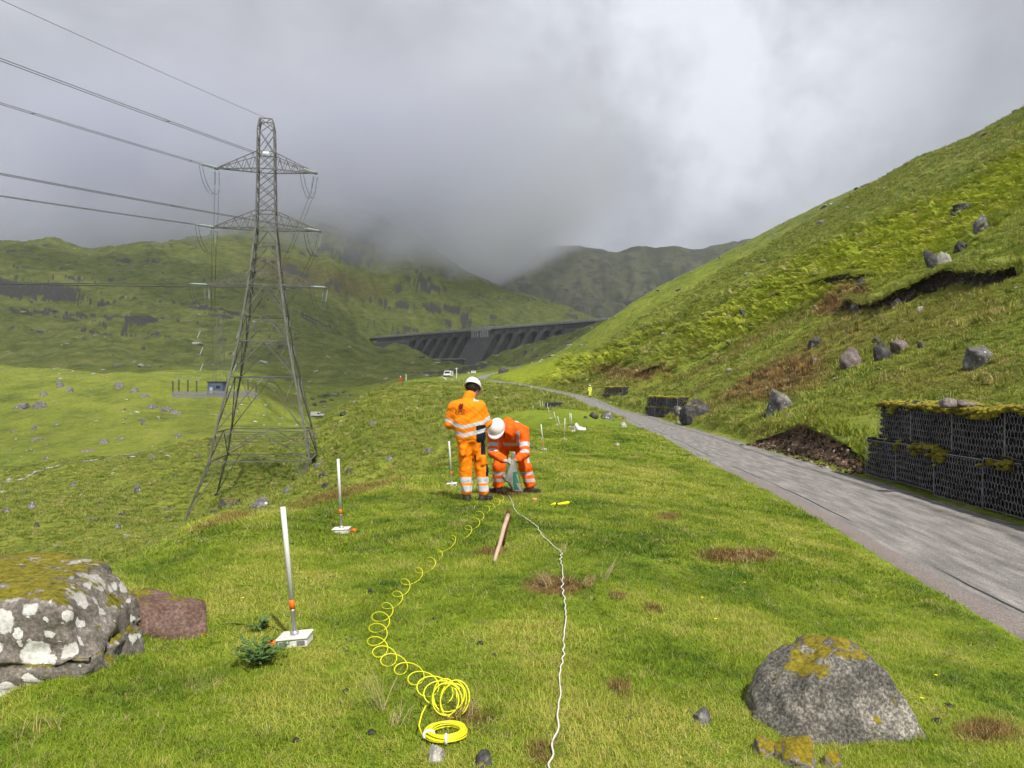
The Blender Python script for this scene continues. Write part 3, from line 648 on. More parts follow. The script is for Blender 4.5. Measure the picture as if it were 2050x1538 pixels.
for i, (u, v, w_, h_) in enumerate([(740, 1186, 18, 16), (766, 1168, 14, 9), (788, 1168, 9, 7), (592, 1484, 22, 16), (742, 1468, 28, 15), (690, 1386, 18, 16), (626, 1430, 10, 7), (672, 1258, 12, 7), (988, 1312, 18, 12),
                                    (962, 1288, 20, 14), (1058, 1280, 14, 9), (868, 1238, 14, 10), (585, 1087, 14, 6), (664, 1153, 9, 6), (1145, 1039, 17, 8), (1040, 1032, 18, 7), (1903, 1415, 26, 14), (1880, 1446, 34, 14),
                                    (1235, 1382, 22, 16), (1258, 1440, 20, 12)]):
    px_rock(u, v + 3, w_ * 0.9, h_ * 0.62, M_clod, 60 + i, '%s dark clod of dung lying on the short grass %s' % ('large' if w_ > 24 else ('tiny' if w_ < 13 else 'small'), 'beside the yellow hose' if u < 900 else ('near the granite boulder' if u > 1500 else 'beside the white cable')), 'clod', 'dark clods on the terrace grass', 2, 'clod', 0.3, 0.1)
# boulders on the hillside above the road and beside it
for i, (u, v, w_, h_, mt, lab) in enumerate([
        (1566, 826, 78, 54, M_grey, 'pale grey wedge-shaped boulder on the bank above the road'),
        (1703, 740, 52, 46, M_pink, 'purplish rounded boulder leaning on the hillside'),
        (1768, 722, 42, 46, M_dark, 'black boulder paired with a pinkish one on the hillside'),
        (1803, 706, 50, 40, M_pink, 'pinkish flat-faced boulder beside the black hillside boulder'),
        (1965, 730, 62, 50, M_grey, 'moss-topped grey boulder above the long gabion wall'),
        (1845, 696, 18, 16, M_dark, 'small dark stone in hillside grass near the pinkish boulder'),
        (1755, 684, 20, 14, M_dark, 'small dark stone upslope of the black hillside boulder'),
        (1636, 692, 44, 22, M_dark, 'low dark rock below the brown eroded scar'),
        (1893, 528, 34, 30, M_pale, 'whitish rock outcrop in bright bracken'),
        (1868, 535, 30, 44, M_dark, 'dark outcrop beside the whitish rock in bracken'),
        (1938, 424, 62, 26, M_dark, 'long dark outcrop high in the bracken'),
        (1968, 462, 46, 36, M_grey, 'grey outcrop with a bush in the bracken'),
        (1925, 503, 34, 26, M_dark, 'small dark outcrop between the bracken rocks'),
        (1392, 838, 62, 46, M_dark, 'big dark boulder at the end of the middle gabion wall'),
        (1358, 832, 26, 28, M_grey, 'grey slab standing between gabion and dark boulder'),
        (1373, 846, 17, 13, M_pale, 'white stone at the foot of the big dark boulder'),
        (1358, 848, 12, 9, M_grey, 'grey stone beside the white stone at the road edge'),
        (1217, 840, 34, 21, M_grey, 'rounded brown-grey boulder on the grass edge of the road'),
        (1192, 838, 26, 14, M_dark, 'low dark boulder beside the rounded one at the road edge'),
        (1172, 838, 12, 7, M_dark, 'small dark stone beside the two road-edge boulders'),
        (1248, 856, 16, 13, M_pale, 'white stone on the grass at the road edge'),
        (1236, 893, 14, 8, M_pale, 'small pale stone in the terrace grass'),
        (1006, 747, 26, 15, M_dark, 'dark crag beside the far bend of the road'),
        (1490, 640, 24, 26, M_dark, 'dark rock at the top of the brown eroded scar'),
        (1730, 575, 34, 20, M_dark, 'dark rock under the turf lip of the scar'),
        (1720, 622, 46, 22, M_grey, 'grey rock at the broken end of the peat bank'),
        (1800, 612, 34, 22, M_pink, 'grey-pink rock under the peat bank'),
        (1845, 622, 22, 12, M_pale, 'cream stone below the peat bank')]):
    px_rock(u, v, w_, h_, mt, 100 + i, lab, 'boulder' if w_ > 25 else 'stone', None, 4 if w_ > 45 else 3, 'boulder' if w_ > 25 else 'stone', 0.5, 0.3, d0=9.0)
# rocks in the valley
def rl(mt, w_, h_, where):
    c = {'grey_rock': 'grey', 'pale_rock': 'pale', 'dark_rock': 'dark'}.get(mt.name, 'grey'); sz_ = 'large' if w_ >= 34 else ('small' if w_ < 18 else 'medium'); r_ = w_ / h_; shp = 'long low' if r_ > 2.9 else ('upright' if r_ < 1.35 else 'blocky')
    return '%s %s %s rock %s' % (sz_, shp, c, where)
for i, (u, v, w_, h_) in enumerate([(85, 792, 22, 11), (118, 776, 26, 14), (137, 784, 20, 12), (40, 818, 36, 10), (75, 817, 40, 12), (235, 780, 26, 13), (268, 786, 20, 14), (288, 796, 26, 8), (303, 818, 30, 9), (330, 824, 36, 11),
                                    (352, 829, 30, 8), (285, 850, 13, 14), (112, 852, 14, 7), (66, 862, 12, 9), (25, 866, 10, 7), (70, 882, 30, 8), (205, 888, 30, 10), (240, 880, 26, 7), (355, 875, 26, 9), (90, 920, 14, 7), (175, 905, 40, 7)]):
    px_rock(u, v, w_, h_, M_grey, 150 + i, rl(M_grey, w_, h_, 'on the sunlit far bank of the glen'), 'rock', 'rocks on the sunlit far bank', 3, 'rock', 0.5, 0.5, d0=40)
for i, (u, v, w_, h_) in enumerate([(60, 1020, 25, 17), (245, 1036, 24, 11), (272, 988, 17, 20), (200, 1012, 16, 9), (185, 1042, 40, 8), (72, 1056, 16, 10), (232, 1058, 16, 9), (335, 1042, 22, 9), (145, 975, 20, 10), (395, 918, 22, 10),
                                    (305, 920, 16, 10), (350, 955, 14, 6), (10, 1028, 18, 14), (92, 1097, 14, 6), (65, 1120, 22, 8), (455, 1018, 60, 22), (520, 1018, 44, 24), (650, 954, 30, 14), (640, 935, 30, 14), (655, 975, 30, 8),
                                    (575, 985, 24, 12), (425, 1030, 20, 12), (780, 922, 16, 9), (700, 945, 20, 8), (745, 850, 26, 10), (690, 830, 22, 8), (860, 905, 26, 9)]):
    px_rock(u, v, w_, h_, M_dark if i % 2 else M_grey, 180 + i, rl(M_dark if i % 2 else M_grey, w_, h_, 'on the valley slope below the terrace'), 'rock', 'rocks on the valley slope below the terrace', 3, 'rock', 0.5, 0.45, d0=22)
for i, (u, v, w_, h_) in enumerate([(625, 800, 16, 6), (640, 796, 20, 7), (655, 793, 18, 6), (672, 790, 20, 6), (645, 806, 18, 6), (628, 812, 14, 6), (662, 802, 14, 5), (690, 786, 16, 5)]):
    px_rock(u, v, w_, h_, M_dark, 230 + i, 'dark boulder in the stream bed beyond the white van on the track', 'rock', 'boulders in the stream bed', 2, 'rock', 0.5, 0.3, d0=200)

# ------------------------------------------------------------------ peat bank with turf lip on the hillside
lip = [(1690, 606), (1715, 601), (1757, 593), (1801, 587), (1860, 564), (1906, 544), (1953, 529), (2006, 524), (2050, 513), (2110, 498)]
foot = [(1692, 612), (1716, 625), (1760, 624), (1801, 611), (1860, 588), (1906, 577), (1953, 577), (2006, 570), (2050, 549), (2110, 520)]
def peat_bank(foot, lip, name, label, mats, over=0.16, seed=0, lean=0.0):
    A = resample([on_ray(*p, d0=9.0) for p in foot], 0.22); k = len(A); V = []; n_ = 7
    hts = np.interp(np.linspace(0, 1, k), np.linspace(0, 1, len(foot)), [max(0.1, (f[1] - l[1]) / F * on_ray(*f, d0=9.0)[1]) for f, l in zip(foot, lip)])
    tg = np.gradient(A[:, :2], axis=0); tg /= np.linalg.norm(tg, axis=1)[:, None]
    for i in range(k):
        nx, ny = tg[i, 1], -tg[i, 0]              # uphill side
        if nx < 0: nx, ny = -nx, -ny
        h = hts[i]; j = fbm(i * 0.22, seed, 0.9, 3, seed) * 0.16; x, y = A[i, 0], A[i, 1]
        prof = [(0.0, -0.25), (0.06 + j * 0.5 + lean * .3, h * 0.30), (0.20 + j * 0.3 + lean * .6, h * 0.62), (0.14 + j + lean * .9, h * 0.86), (-over + j + lean, h * 0.94), (-over * 0.6 + j + lean, h * 1.05), (0.9 + lean, h * 1.06 + 0.10), (h / 0.5 + 0.9 + lean, None)]
        for o, z in prof:
            px, py = x + nx * o, y + ny * o
            zz = gz(px, py) - 0.08 if z is None else A[i, 2] + z + 0.05 * float(gnoise(px * 2.2, py * 2.2 + (z or 0), 3))
            V.append((px, py, zz))
    m_ = len(prof); fs = []; mi = []
    for i in range(k - 1):
        for j in range(m_ - 1):
            fs.append((i * m_ + j, i * m_ + j + 1, (i + 1) * m_ + j + 1, (i + 1) * m_ + j)); mi.append(0 if j < 4 else 1)
    me = pymesh(name, V, fs, True); o = link(name, me, None, mats); me.polygons.foreach_set('material_index', mi)
    tag(o, label, 'bank'); return A, hts
m, t, b = newmat('peat')
pos = t.add('ShaderNodeNewGeometry').outputs['Position']
c = t.ramp(t.noise(pos, 4.0, 6, 0.7), [(0.3, (0.010, 0.008, 0.006)), (0.55, (0.030, 0.022, 0.015)), (0.75, (0.10, 0.082, 0.062))])
t.put(b.inputs['Base Color'], c); b.inputs['Roughness'].default_value = 0.95; t.put(b.inputs['Normal'], t.bump(t.noise(pos, 9, 5, 0.7), 0.9, 0.1)); M_peat = m
def turf_mat(name, cols):
    m, t, b = newmat(name); pos = t.add('ShaderNodeNewGeometry').outputs['Position']
    c = t.ramp(t.noise(pos, 5.0, 5, 0.7), [(0.3, cols[0]), (0.5, cols[1]), (0.7, cols[2])])
    t.put(b.inputs['Base Color'], c); b.inputs['Roughness'].default_value = 0.95; t.put(b.inputs['Normal'], t.bump(t.noise(pos, 12, 5, 0.7), 0.9, 0.12)); return m
M_turf = turf_mat('hill_turf', [(0.08, 0.11, 0.015), (0.18, 0.22, 0.025), (0.27, 0.29, 0.04)])
PB, PBH = peat_bank(foot, lip, 'peat_bank', 'long undercut black peat bank with a turf lip on the hillside', [M_peat, M_turf], seed=4)
PB2, PBH2 = peat_bank([(1495, 893), (1545, 901), (1590, 912), (1640, 926), (1680, 938), (1715, 950)], [(1495, 889), (1545, 864), (1590, 848), (1640, 868), (1680, 893), (1715, 932)], 'eroded_bank', 'crumbling brown earth bank at the road edge before the long gabion wall', [plain('raw_earth', (0.135, 0.088, 0.058), 0.95, var=0.6, scale=3.5, bump=0.9, bscale=9, coords='Generated'), M_turf], 0.05, 9, 0.45)
PB3, PBH3 = peat_bank([(1470, 634), (1520, 609), (1560, 596), (1608, 583), (1660, 572), (1713, 566), (1752, 556)], [(1470, 630), (1520, 599), (1560, 584), (1608, 568), (1660, 553), (1713, 543), (1752, 548)], 'peat_bank', 'curved brown peat edge above the eroded scar', [plain('brown_peat', (0.055, 0.034, 0.022), 0.95, var=0.6, scale=2.0, bump=0.9, bscale=6, coords='Generated'), M_turf], 0.1, 14)
PB4, PBH4 = peat_bank([(1268, 756), (1292, 750), (1330, 738), (1368, 722), (1380, 715)], [(1268, 753), (1292, 741), (1330, 725), (1368, 711), (1380, 712)], 'peat_bank', 'short dark peat edge above the two far gabion walls', [M_peat, M_turf], 0.14, 17)

# ------------------------------------------------------------------ instanced ground cover (uncountable): grass, bracken, small stones
def cover_at(x, y):
    s = x / y
    j = np.clip(np.searchsorted(S, s), 0, len(S) - 1); i = np.clip(np.searchsorted(Y, y), 0, len(Y) - 1)
    return brown[i, j], bracken[i, j], rock[i, j], turf[i, j]
def scatter(name, pts, rot, scl, idx, col, coll, label, cat):
    me = bpy.data.meshes.new(name); k = len(pts); me.vertices.add(k); me.vertices.foreach_set('co', np.asarray(pts, np.float32).ravel())
    def at(nm, typ, arr, key):
        a = me.attributes.new(nm, typ, 'POINT'); a.data.foreach_set(key, np.ascontiguousarray(arr).ravel())
    at('rot', 'FLOAT_VECTOR', np.asarray(rot, np.float32), 'vector'); at('scl', 'FLOAT_VECTOR', np.asarray(scl, np.float32), 'vector')
    at('idx', 'INT', np.asarray(idx, np.int32), 'value'); at('gcol', 'FLOAT_COLOR', np.concatenate([col, np.ones((k, 1))], 1).astype(np.float32), 'color')
    o = link(name, me); tag(o, label, cat, kind='stuff')
    ng = bpy.data.node_groups.new(name + '_nodes', 'GeometryNodeTree')
    ng.interface.new_socket('Geometry', in_out='INPUT', socket_type='NodeSocketGeometry'); ng.interface.new_socket('Geometry', in_out='OUTPUT', socket_type='NodeSocketGeometry')
    g = NT(ng); gi = g.add('NodeGroupInput'); go = g.add('NodeGroupOutput')
    ci = g.add('GeometryNodeCollectionInfo', ins={'Separate Children': True, 'Reset Children': True}); ci.inputs['Collection'].default_value = coll
    def na(nm, typ): n_ = g.add('GeometryNodeInputNamedAttribute', data_type=typ); n_.inputs['Name'].default_value = nm; return [q for q in n_.outputs if q.enabled and q.name == 'Attribute'][0]
    ip = g.add('GeometryNodeInstanceOnPoints'); ip.inputs['Pick Instance'].default_value = True
    g.l.new(gi.outputs[0], ip.inputs['Points']); g.l.new(ci.outputs[0], ip.inputs['Instance']); g.l.new(na('idx', 'INT'), ip.inputs['Instance Index'])
    er = g.add('FunctionNodeEulerToRotation'); g.l.new(na('rot', 'FLOAT_VECTOR'), er.inputs[0]); g.l.new(er.outputs[0], ip.inputs['Rotation'])
    g.l.new(na('scl', 'FLOAT_VECTOR'), ip.inputs['Scale']); g.l.new(ip.outputs[0], go.inputs[0])
    md = o.modifiers.new('scatter', 'NODES'); md.node_group = ng; return o
def source(name, meshes, mat):
    c = bpy.data.collections.new(name)
    for k, me in enumerate(meshes):
        me.materials.append(mat); c.objects.link(bpy.data.objects.new('%s_%02d' % (name, k), me))
    return c
def leafmat(name, trans=0.35, rough=0.6):
    m, t, b = newmat(name); c = t.attr('gcol', 'INSTANCER'); c2 = t.attr('shade')
    col = t.mix(1.0, c, c2, 'MULTIPLY')
    t.put(b.inputs['Base Color'], col); b.inputs['Roughness'].default_value = rough; b.inputs['Specular IOR Level'].default_value = 0.25
    tb = t.add('ShaderNodeBsdfTranslucent'); t.put(tb.inputs[0], col)
    mx = t.add('ShaderNodeMixShader', ins={0: trans, 1: b.outputs[0], 2: tb.outputs[0]})
    t.l.new(mx.outputs[0], m.node_tree.nodes['Material Output'].inputs[0]); return m
def tuft_mesh(seed, nb, rad, h0, h1, wid, lean=0.5, seg=2):
    rs = np.random.default_rng(seed); V = []; Fc = []; C = []
    for _ in range(nb):
        a = rs.uniform(0, 2 * math.pi); r = rad * math.sqrt(rs.uniform()); h = rs.uniform(h0, h1); la = rs.uniform(0, 2 * math.pi); le = rs.uniform(0.1, lean) * h
        p0 = np.array([math.cos(a) * r, math.sin(a) * r, -0.008]); d = np.array([math.cos(la), math.sin(la), 0]); sdv = np.array([-d[1], d[0], 0]) * wid * rs.uniform(0.7, 1.3)
        tone = rs.uniform(0.72, 1.25) * np.array([rs.uniform(0.85, 1.15), 1, 1]); o = len(V)
        for q in range(seg + 1):
            f = q / seg; c = p0 + d * le * f ** 1.7 + np.array([0, 0, h * (f - 0.25 * f * f * (le / h))]); ww = (1 - f) ** 0.7
            if q < seg: V += [c - sdv * ww * 0.5, c + sdv * ww * 0.5]; C += [tone, tone]
            else: V.append(c); C.append(tone)
        for q in range(seg - 1): Fc.append((o + 2 * q, o + 2 * q + 1, o + 2 * q + 3, o + 2 * q + 2))
        Fc.append((o + 2 * seg - 2, o + 2 * seg - 1, o + 2 * seg))
    me = pymesh('blades', V, Fc); a = me.color_attributes.new('shade', 'FLOAT_COLOR', 'POINT'); a.data.foreach_set('color', np.concatenate([np.array(C), np.ones((len(C), 1))], 1).astype(np.float32).ravel()); return me
M_grass = leafmat('grass_blade', 0.28)
GR_F = source('turf_fine', [tuft_mesh(k, 24, 0.042, 0.012, 0.040, 0.0036, 1.4) for k in range(6)], M_grass)
GR_C = source('turf_coarse', [tuft_mesh(20 + k, 36, 0.085, 0.015, 0.058, 0.0075, 1.4) for k in range(5)], M_grass)
GR_T = source('tussock', [tuft_mesh(40 + k, 40, 0.16, 0.08, 0.26, 0.022, 0.9) for k in range(5)], M_grass)
def sample(y0, y1, dens, smin=-0.76, smax=0.76):
    area = (smax - smin) * (y1 * y1 - y0 * y0) / 2; k = int(area * dens)
    y = np.sqrt(rng.uniform(y0 * y0, y1 * y1, k)); s = rng.uniform(smin, smax, k); return s * y, y
def grass_cols(x, y, far=False):
    br, bk, rk, tf = cover_at(x, y); k = len(x)
    p = 0.52 + 0.46 * fbm(x, y, 1.3, 5, 7, 0.7) + 0.30 * fbm(x, y, 6.0, 3, 13) + rng.normal(0, 0.10, k)
    p = np.clip(p, 0, 1)[:, None]
    lush, mid, dry = np.array([0.085, 0.155, 0.014]), np.array([0.255, 0.330, 0.026]), np.array([0.44, 0.43, 0.085])
    c = np.where(p < 0.5, lush + (mid - lush) * p * 2, mid + (dry - mid) * (p * 2 - 1))
    moorl, moord = np.array([0.15, 0.215, 0.022]), np.array([0.35, 0.36, 0.07])
    mc = moorl + (moord - moorl) * p; c = np.where((tf > 0.4)[:, None], c, mc)
    bkc = np.array([0.25, 0.33, 0.018]) + (np.array([0.47, 0.50, 0.04]) - np.array([0.25, 0.33, 0.018])) * p; c = c + (bkc - c) * np.clip(bk, 0, 1)[:, None]
    bc = np.array([0.085, 0.042, 0.020]) + (np.array([0.44, 0.27, 0.10]) - np.array([0.085, 0.042, 0.020])) * rng.uniform(0, 1, k)[:, None] ** 1.5
    c = c + (bc - c) * np.clip(br * 0.95, 0, 0.95)[:, None]
    straw = rng.uniform(0, 1, k) < 0.055; c[straw] = [0.42, 0.36, 0.15]
    return np.clip(c, 0.004, 0.6), br, tf
def lay_grass(name, coll, nvar, zones, label, keep=None):
    PT, RT, SC, CL = [], [], [], []
    for y0, y1, dens, sxy, sz in zones:
        x, y = sample(y0, y1, dens); z, rd, far, hum = terr(x, y)
        ok = (rd < -ROADW + rng.uniform(-0.10, 0.12, len(x))) | (rd > ROADW + 0.45 + rng.uniform(-0.2, 0.4, len(x)))
        ok &= ~((rd > 0) & (y < 34) & (cover_at(x, y)[0] > 0.85))
        if keep is not None: ok &= keep(x, y, z, rd)
        x, y, z = x[ok], y[ok], z[ok]; c, br, tf = grass_cols(x, y); k = len(x)
        ln = 1 + 0.55 * np.clip(fbm(x, y, 1.1, 3, 77), -0.9, 1.3); ln = ln * (1 + 0.5 * np.clip(br, 0, 1))
        PT.append(np.stack([x, y, z], -1)); RT.append(np.stack([rng.normal(0, 0.12, k), rng.normal(0, 0.12, k), rng.uniform(0, 6.28, k)], -1))
        q = rng.uniform(0.75, 1.3, k); SC.append(np.stack([q * sxy, q * sxy, q * sz * ln], -1)); CL.append(c)
    PT = np.concatenate(PT); k = len(PT)
    return scatter(name, PT, np.concatenate(RT), np.concatenate(SC), rng.integers(0, nvar, k), np.concatenate(CL), coll, label, 'grass')
lay_grass('turf', GR_F, 6, [(2.3, 4.6, 1300, 1.0, 1.0), (4.6, 7.5, 800, 1.25, 1.15)], 'short bright grass of the near terrace')
lay_grass('turf', GR_C, 5, [(7.5, 13, 300, 1.0, 0.8), (13, 24, 95, 1.5, 1.0), (24, 48, 26, 2.6, 1.35)], 'grass of the terrace and bank farther from the boulders')
lay_grass('tussock_grass', GR_T, 5, [(9, 30, 3.2, 1.0, 0.75), (30, 75, 4.0, 1.7, 1.0), (75, 170, 1.5, 3.0, 1.5)], 'tussocky moor grass on the slopes',
          keep=lambda x, y, z, rd: ((rd > ROADW + 0.9) | (z < -2.6) | (y > 60)) & ~((cover_at(x, y)[0] > 0.7) & (y < 32) & (rd > 0)))

# turf on the two banks
def bank_grass(A, hts, name, label, bk, green=0.4):
    k = 1500 if len(A) > 90 else 420; i = rng.integers(0, len(A), k); f = rng.uniform(-0.12, 1.0, k) ** 1.0; tg = np.gradient(A[:, :2], axis=0); tg /= np.linalg.norm(tg, axis=1)[:, None]
    nx, ny = tg[i, 1], -tg[i, 0]; sg = np.where(nx < 0, -1, 1); o = f * (hts[i] / 0.5 + 0.9); x, y = A[i, 0] + nx * sg * o, A[i, 1] + ny * sg * o
    zj = terr(x, y)[0]; zl = A[i, 2] + hts[i] * 1.05 + 0.1 * np.clip(o / 0.9, 0, 1); z = np.where(o < 0.9, zl, zl + (zj - zl) * np.clip((o - 0.9) / (hts[i] / 0.5 + 0.01), 0, 1)) - 0.03
    c, br, tf = grass_cols(x, y); c = c * (1 - green) + green * np.array([0.22, 0.27, 0.025]); q = rng.uniform(0.7, 1.5, k); edge = (o < 0.1) & bk
    z = np.where((o < 0.35) & (not bk), z - 0.4, z)
    rot = np.stack([rng.normal(0, 0.2, k), np.where(edge, -rng.uniform(0.5, 1.5, k), rng.normal(0, 0.2, k)), np.where(edge, rng.normal(0, 0.5, k), rng.uniform(0, 6.28, k))], -1)
    kp = np.ones(k, bool) if bk else (o > 0.50 + 0.35 * fbm(x, y, 0.8, 3, 33))
    scatter(name, np.stack([x, y, z], -1)[kp], rot[kp], np.stack([q * 1.6, q * 1.6, q * 1.0], -1)[kp], rng.integers(0, 5, int(kp.sum())), c[kp], GR_T, label, 'grass')
bank_grass(PB, PBH, 'tussock_grass', 'grass hanging over the long peat bank', True)
bank_grass(PB3, PBH3, 'tussock_grass', 'grass hanging over the curved peat edge', True)
bank_grass(PB4, PBH4, 'tussock_grass', 'grass hanging over the short peat edge', True)
bank_grass(PB2, PBH2, 'tussock_grass', 'grass on top of the crumbling earth bank', False, 0.75)
# bracken fronds on the hillside and small stones everywhere on the slopes
def frond_mesh(seed):
    rs = np.random.default_rng(seed); V = []; Fc = []; C = []
    for k in range(9):
        a = rs.uniform(0, 6.28); L = rs.uniform(0.25, 0.5); d = np.array([math.cos(a), math.sin(a), 0]); n_ = np.array([-d[1], d[0], 0]); base = d * 0.03; tone = rs.uniform(0.75, 1.25) * np.ones(3)
        for j in range(7):
            f = (j + 1) / 8; c = base + d * L * f + np.array([0, 0, 0.34 * math.sin(f * 2.2) + 0.04]); w_ = 0.13 * (1 - f) + 0.02
            for s in (-1, 1):
                o = len(V); V += [c, c + n_ * s * w_ + d * 0.03 + np.array([0, 0, -0.02]), c + d * 0.055]; C += [tone] * 3; Fc.append((o, o + 1, o + 2))
    me = pymesh('frond', V, Fc); a = me.color_attributes.new('shade', 'FLOAT_COLOR', 'POINT'); a.data.foreach_set('color', np.concatenate([np.array(C), np.ones((len(C), 1))], 1).astype(np.float32).ravel()); return me
FR = source('bracken_frond', [frond_mesh(k) for k in range(4)], M_grass)
x, y = sample(24, 190, 3.2, 0.06, 0.80); z, rd, far, hum = terr(x, y); br, bk, rk, tf = cover_at(x, y)
ok = (rd > 3) & (rng.uniform(0, 1, len(x)) < bk) & (rng.uniform(0, 1, len(x)) < np.clip(60 / y, 0.12, 1)); x, y, z = x[ok], y[ok], z[ok]; k = len(x); c, _, _ = grass_cols(x, y); q = rng.uniform(0.7, 1.4, k) * np.clip(y / 55, 1, 2.6)
scatter('bracken', np.stack([x, y, z], -1), np.stack([rng.normal(0, .15, k), rng.normal(0, .15, k) - 0.25, rng.uniform(0, 6.28, k)], -1), np.stack([q, q, q], -1), rng.integers(0, 4, k), c, FR, 'bright green bracken on the hillside', 'bracken')
m, t, b = newmat('scattered_stone'); c_ = t.attr('gcol', 'INSTANCER'); t.put(b.inputs['Base Color'], t.mix(0.5, c_, t.mix(1.0, c_, t.ramp(t.noise(t.add('ShaderNodeTexCoord').outputs['Object'], 4, 4, 0.7), [(0.3, 0.4), (0.7, 1.7)]), 'MULTIPLY'))); b.inputs['Roughness'].default_value = 0.9
SRC_ST = source('loose_stone', [rock_mesh('st', 300 + k, (1, 0.85, 0.6), 2, 0.5, 6, 0.25, 0.05) for k in range(6)], m)
PT, SC, CL = [], [], []
for y0, y1, dn, sz_ in [(16, 60, 0.20, 0.16), (60, 130, 0.10, 0.30), (130, 300, 0.045, 0.55), (300, 900, 0.006, 1.5)]:
    x, y = sample(y0, y1, dn, -0.75, 0.78); z, rd, far, hum = terr(x, y); br, bk, rk, tf = cover_at(x, y)
    clus = fbm(x, y, 26 if y0 > 100 else 7, 3, 91); ok = (np.abs(rd) > 3.2) & ((z < -2.6) | (rd > 3) | (y > 90)) & (bk < 0.5) & (rng.uniform(0, 1, len(x)) < np.clip(0.25 + 1.3 * clus, 0.05, 1))
    x, y, z = x[ok], y[ok], z[ok]; k = len(x); q = sz_ * np.exp(rng.normal(0, 0.55, k)); g = rng.uniform(0.10, 0.42, k) ** 1.0
    PT.append(np.stack([x, y, z + q * 0.05], -1)); SC.append(np.stack([q * rng.uniform(.8, 1.6, k), q, q * rng.uniform(.5, .9, k)], -1)); CL.append(np.stack([g, g * 0.97, g * 0.92], -1))
PT = np.concatenate(PT); k = len(PT)
scatter('loose_stones', PT, np.stack([rng.normal(0, .2, k), rng.normal(0, .2, k), rng.uniform(0, 6.28, k)], -1), np.concatenate(SC), rng.integers(0, 6, k), np.concatenate(CL), SRC_ST, 'loose grey stones strewn over the slopes', 'stones')

# crumbs of soil and stone on the face of the earth bank, and under the peat edges
PT, SC, CL = [], [], []
for A_, H_, n_, ln in ((PB2, PBH2, 1500, 0.6), (PB, PBH, 500, 0.1), (PB3, PBH3, 350, 0.1)):
    i = rng.integers(0, len(A_), n_); f = rng.uniform(-0.25, 1.0, n_); tg = np.gradient(A_[:, :2], axis=0); tg /= np.linalg.norm(tg, axis=1)[:, None]
    nx, ny = tg[i, 1], -tg[i, 0]; sg = np.where(nx < 0, -1, 1); o = np.where(f > 0, f * ln, f * 1.6) + rng.normal(0, 0.05, n_); x, y = A_[i, 0] + nx * sg * o, A_[i, 1] + ny * sg * o
    z = np.where(f > 0, A_[i, 2] + np.clip(f, 0, 1) * H_[i] * 0.95, terr(x, y)[0]); q = np.exp(rng.normal(-2.9, 0.5, n_)); g = rng.uniform(0.5, 1.6, n_)[:, None]
    c = np.where((rng.uniform(0, 1, n_) < 0.16)[:, None], np.array([0.24, 0.21, 0.18]), np.where((rng.uniform(0, 1, n_) < 0.35)[:, None], np.array([0.035, 0.024, 0.016]), np.array([0.12, 0.072, 0.045]))) * g
    PT.append(np.stack([x, y, z], -1)); SC.append(np.stack([q * 1.3, q * 1.2, q], -1)); CL.append(np.clip(c, 0, 0.5))
PT = np.concatenate(PT); k = len(PT)
scatter('soil_crumbs', PT, rng.uniform(0, 6.28, (k, 3)), np.concatenate(SC), rng.integers(0, 6, k), np.concatenate(CL), SRC_ST, 'crumbled brown soil and stones on the eroded banks', 'soil')

# rougher tufts standing out of the short turf in loose clusters
x, y = sample(2.6, 34, 5.0); z, rd, far, hum = terr(x, y); cl_ = fbm(x, y, 2.2, 3, 141); br, bk, rk, tf = cover_at(x, y)
ok = (rd < -ROADW - 0.15) & (tf > 0.4) & (cl_ > 0.16) & (rng.uniform(0, 1, len(x)) < 0.75); x, y, z = x[ok], y[ok], z[ok]; k = len(x); q = rng.uniform(0.28, 0.62, k)
dry_ = rng.uniform(0, 1, k)[:, None]; c = np.where(dry_ < 0.22, np.array([0.36, 0.31, 0.12]), np.array([0.10, 0.175, 0.018]) + (np.array([0.23, 0.27, 0.03]) - np.array([0.10, 0.175, 0.018])) * dry_)
scatter('rough_tufts', np.stack([x, y, z], -1), np.stack([rng.normal(0, .25, k), rng.normal(0, .25, k), rng.uniform(0, 6.28, k)], -1), np.stack([q, q, q * rng.uniform(.5, .95, k)], -1), rng.integers(0, 5, k), c, source('thin_tuft', [tuft_mesh(60 + j, 46, 0.16, 0.08, 0.30, 0.008, 1.0) for j in range(5)], M_grass), 'rougher grass tufts in the terrace turf', 'grass')
# ------------------------------------------------------------------ electricity pylon
M_steel = plain('weathered_galvanised_steel', (0.105, 0.105, 0.094), 0.55, 0.0, 0.35, 0.9, spec=0.4, coords='Object')
M_glass = plain('pale_glass_insulator', (0.30, 0.38, 0.37), 0.25, 0.0, 0.12, 3.0, spec=0.6)
M_wire = plain('grey_wire', (0.10, 0.105, 0.11), 0.5, 0.0, 0.1, 0.3)
M_conc = plain('concrete_pad', (0.20, 0.195, 0.18), 0.9, var=0.3, scale=2.0, bump=0.4, bscale=12)
M_blackfoot = plain('bitumen_black', (0.02, 0.02, 0.02), 0.7)
PA = Vector((-30.2, 94.5, 0)); PTH = R(10.0)
LV = [(33.6, .75), (32.4, .95), (29.5, 1.0), (27.4, 1.0), (25.7, 1.03), (24.0, 1.07), (22.3, 1.1), (20.2, 1.15), (18.3, 1.35), (16.5, 1.52), (14.9, 1.70), (13.2, 1.90), (9.5, 2.4), (6.3, 2.85), (2.0, 3.7), (-4.5, 5.03), (-7.9, 5.6)]
py_root = empty('electricity_pylon', (PA.x, PA.y, -11.0), 'tall grey lattice steel electricity pylon on the valley slope', 'pylon', None, PTH)
def loc3(x, y, z): return Vector((x, y, z + 11.0))
inv = Matrix.Rotation(-PTH, 4, 'Z')
def to_loc(p): q = inv @ (Vector(p) - PA); return Vector((q.x, q.y, p[2] + 11.0))
corners = {'NL': (-1, -1), 'NR': (1, -1), 'FR': (1, 1), 'FL': (-1, 1)}
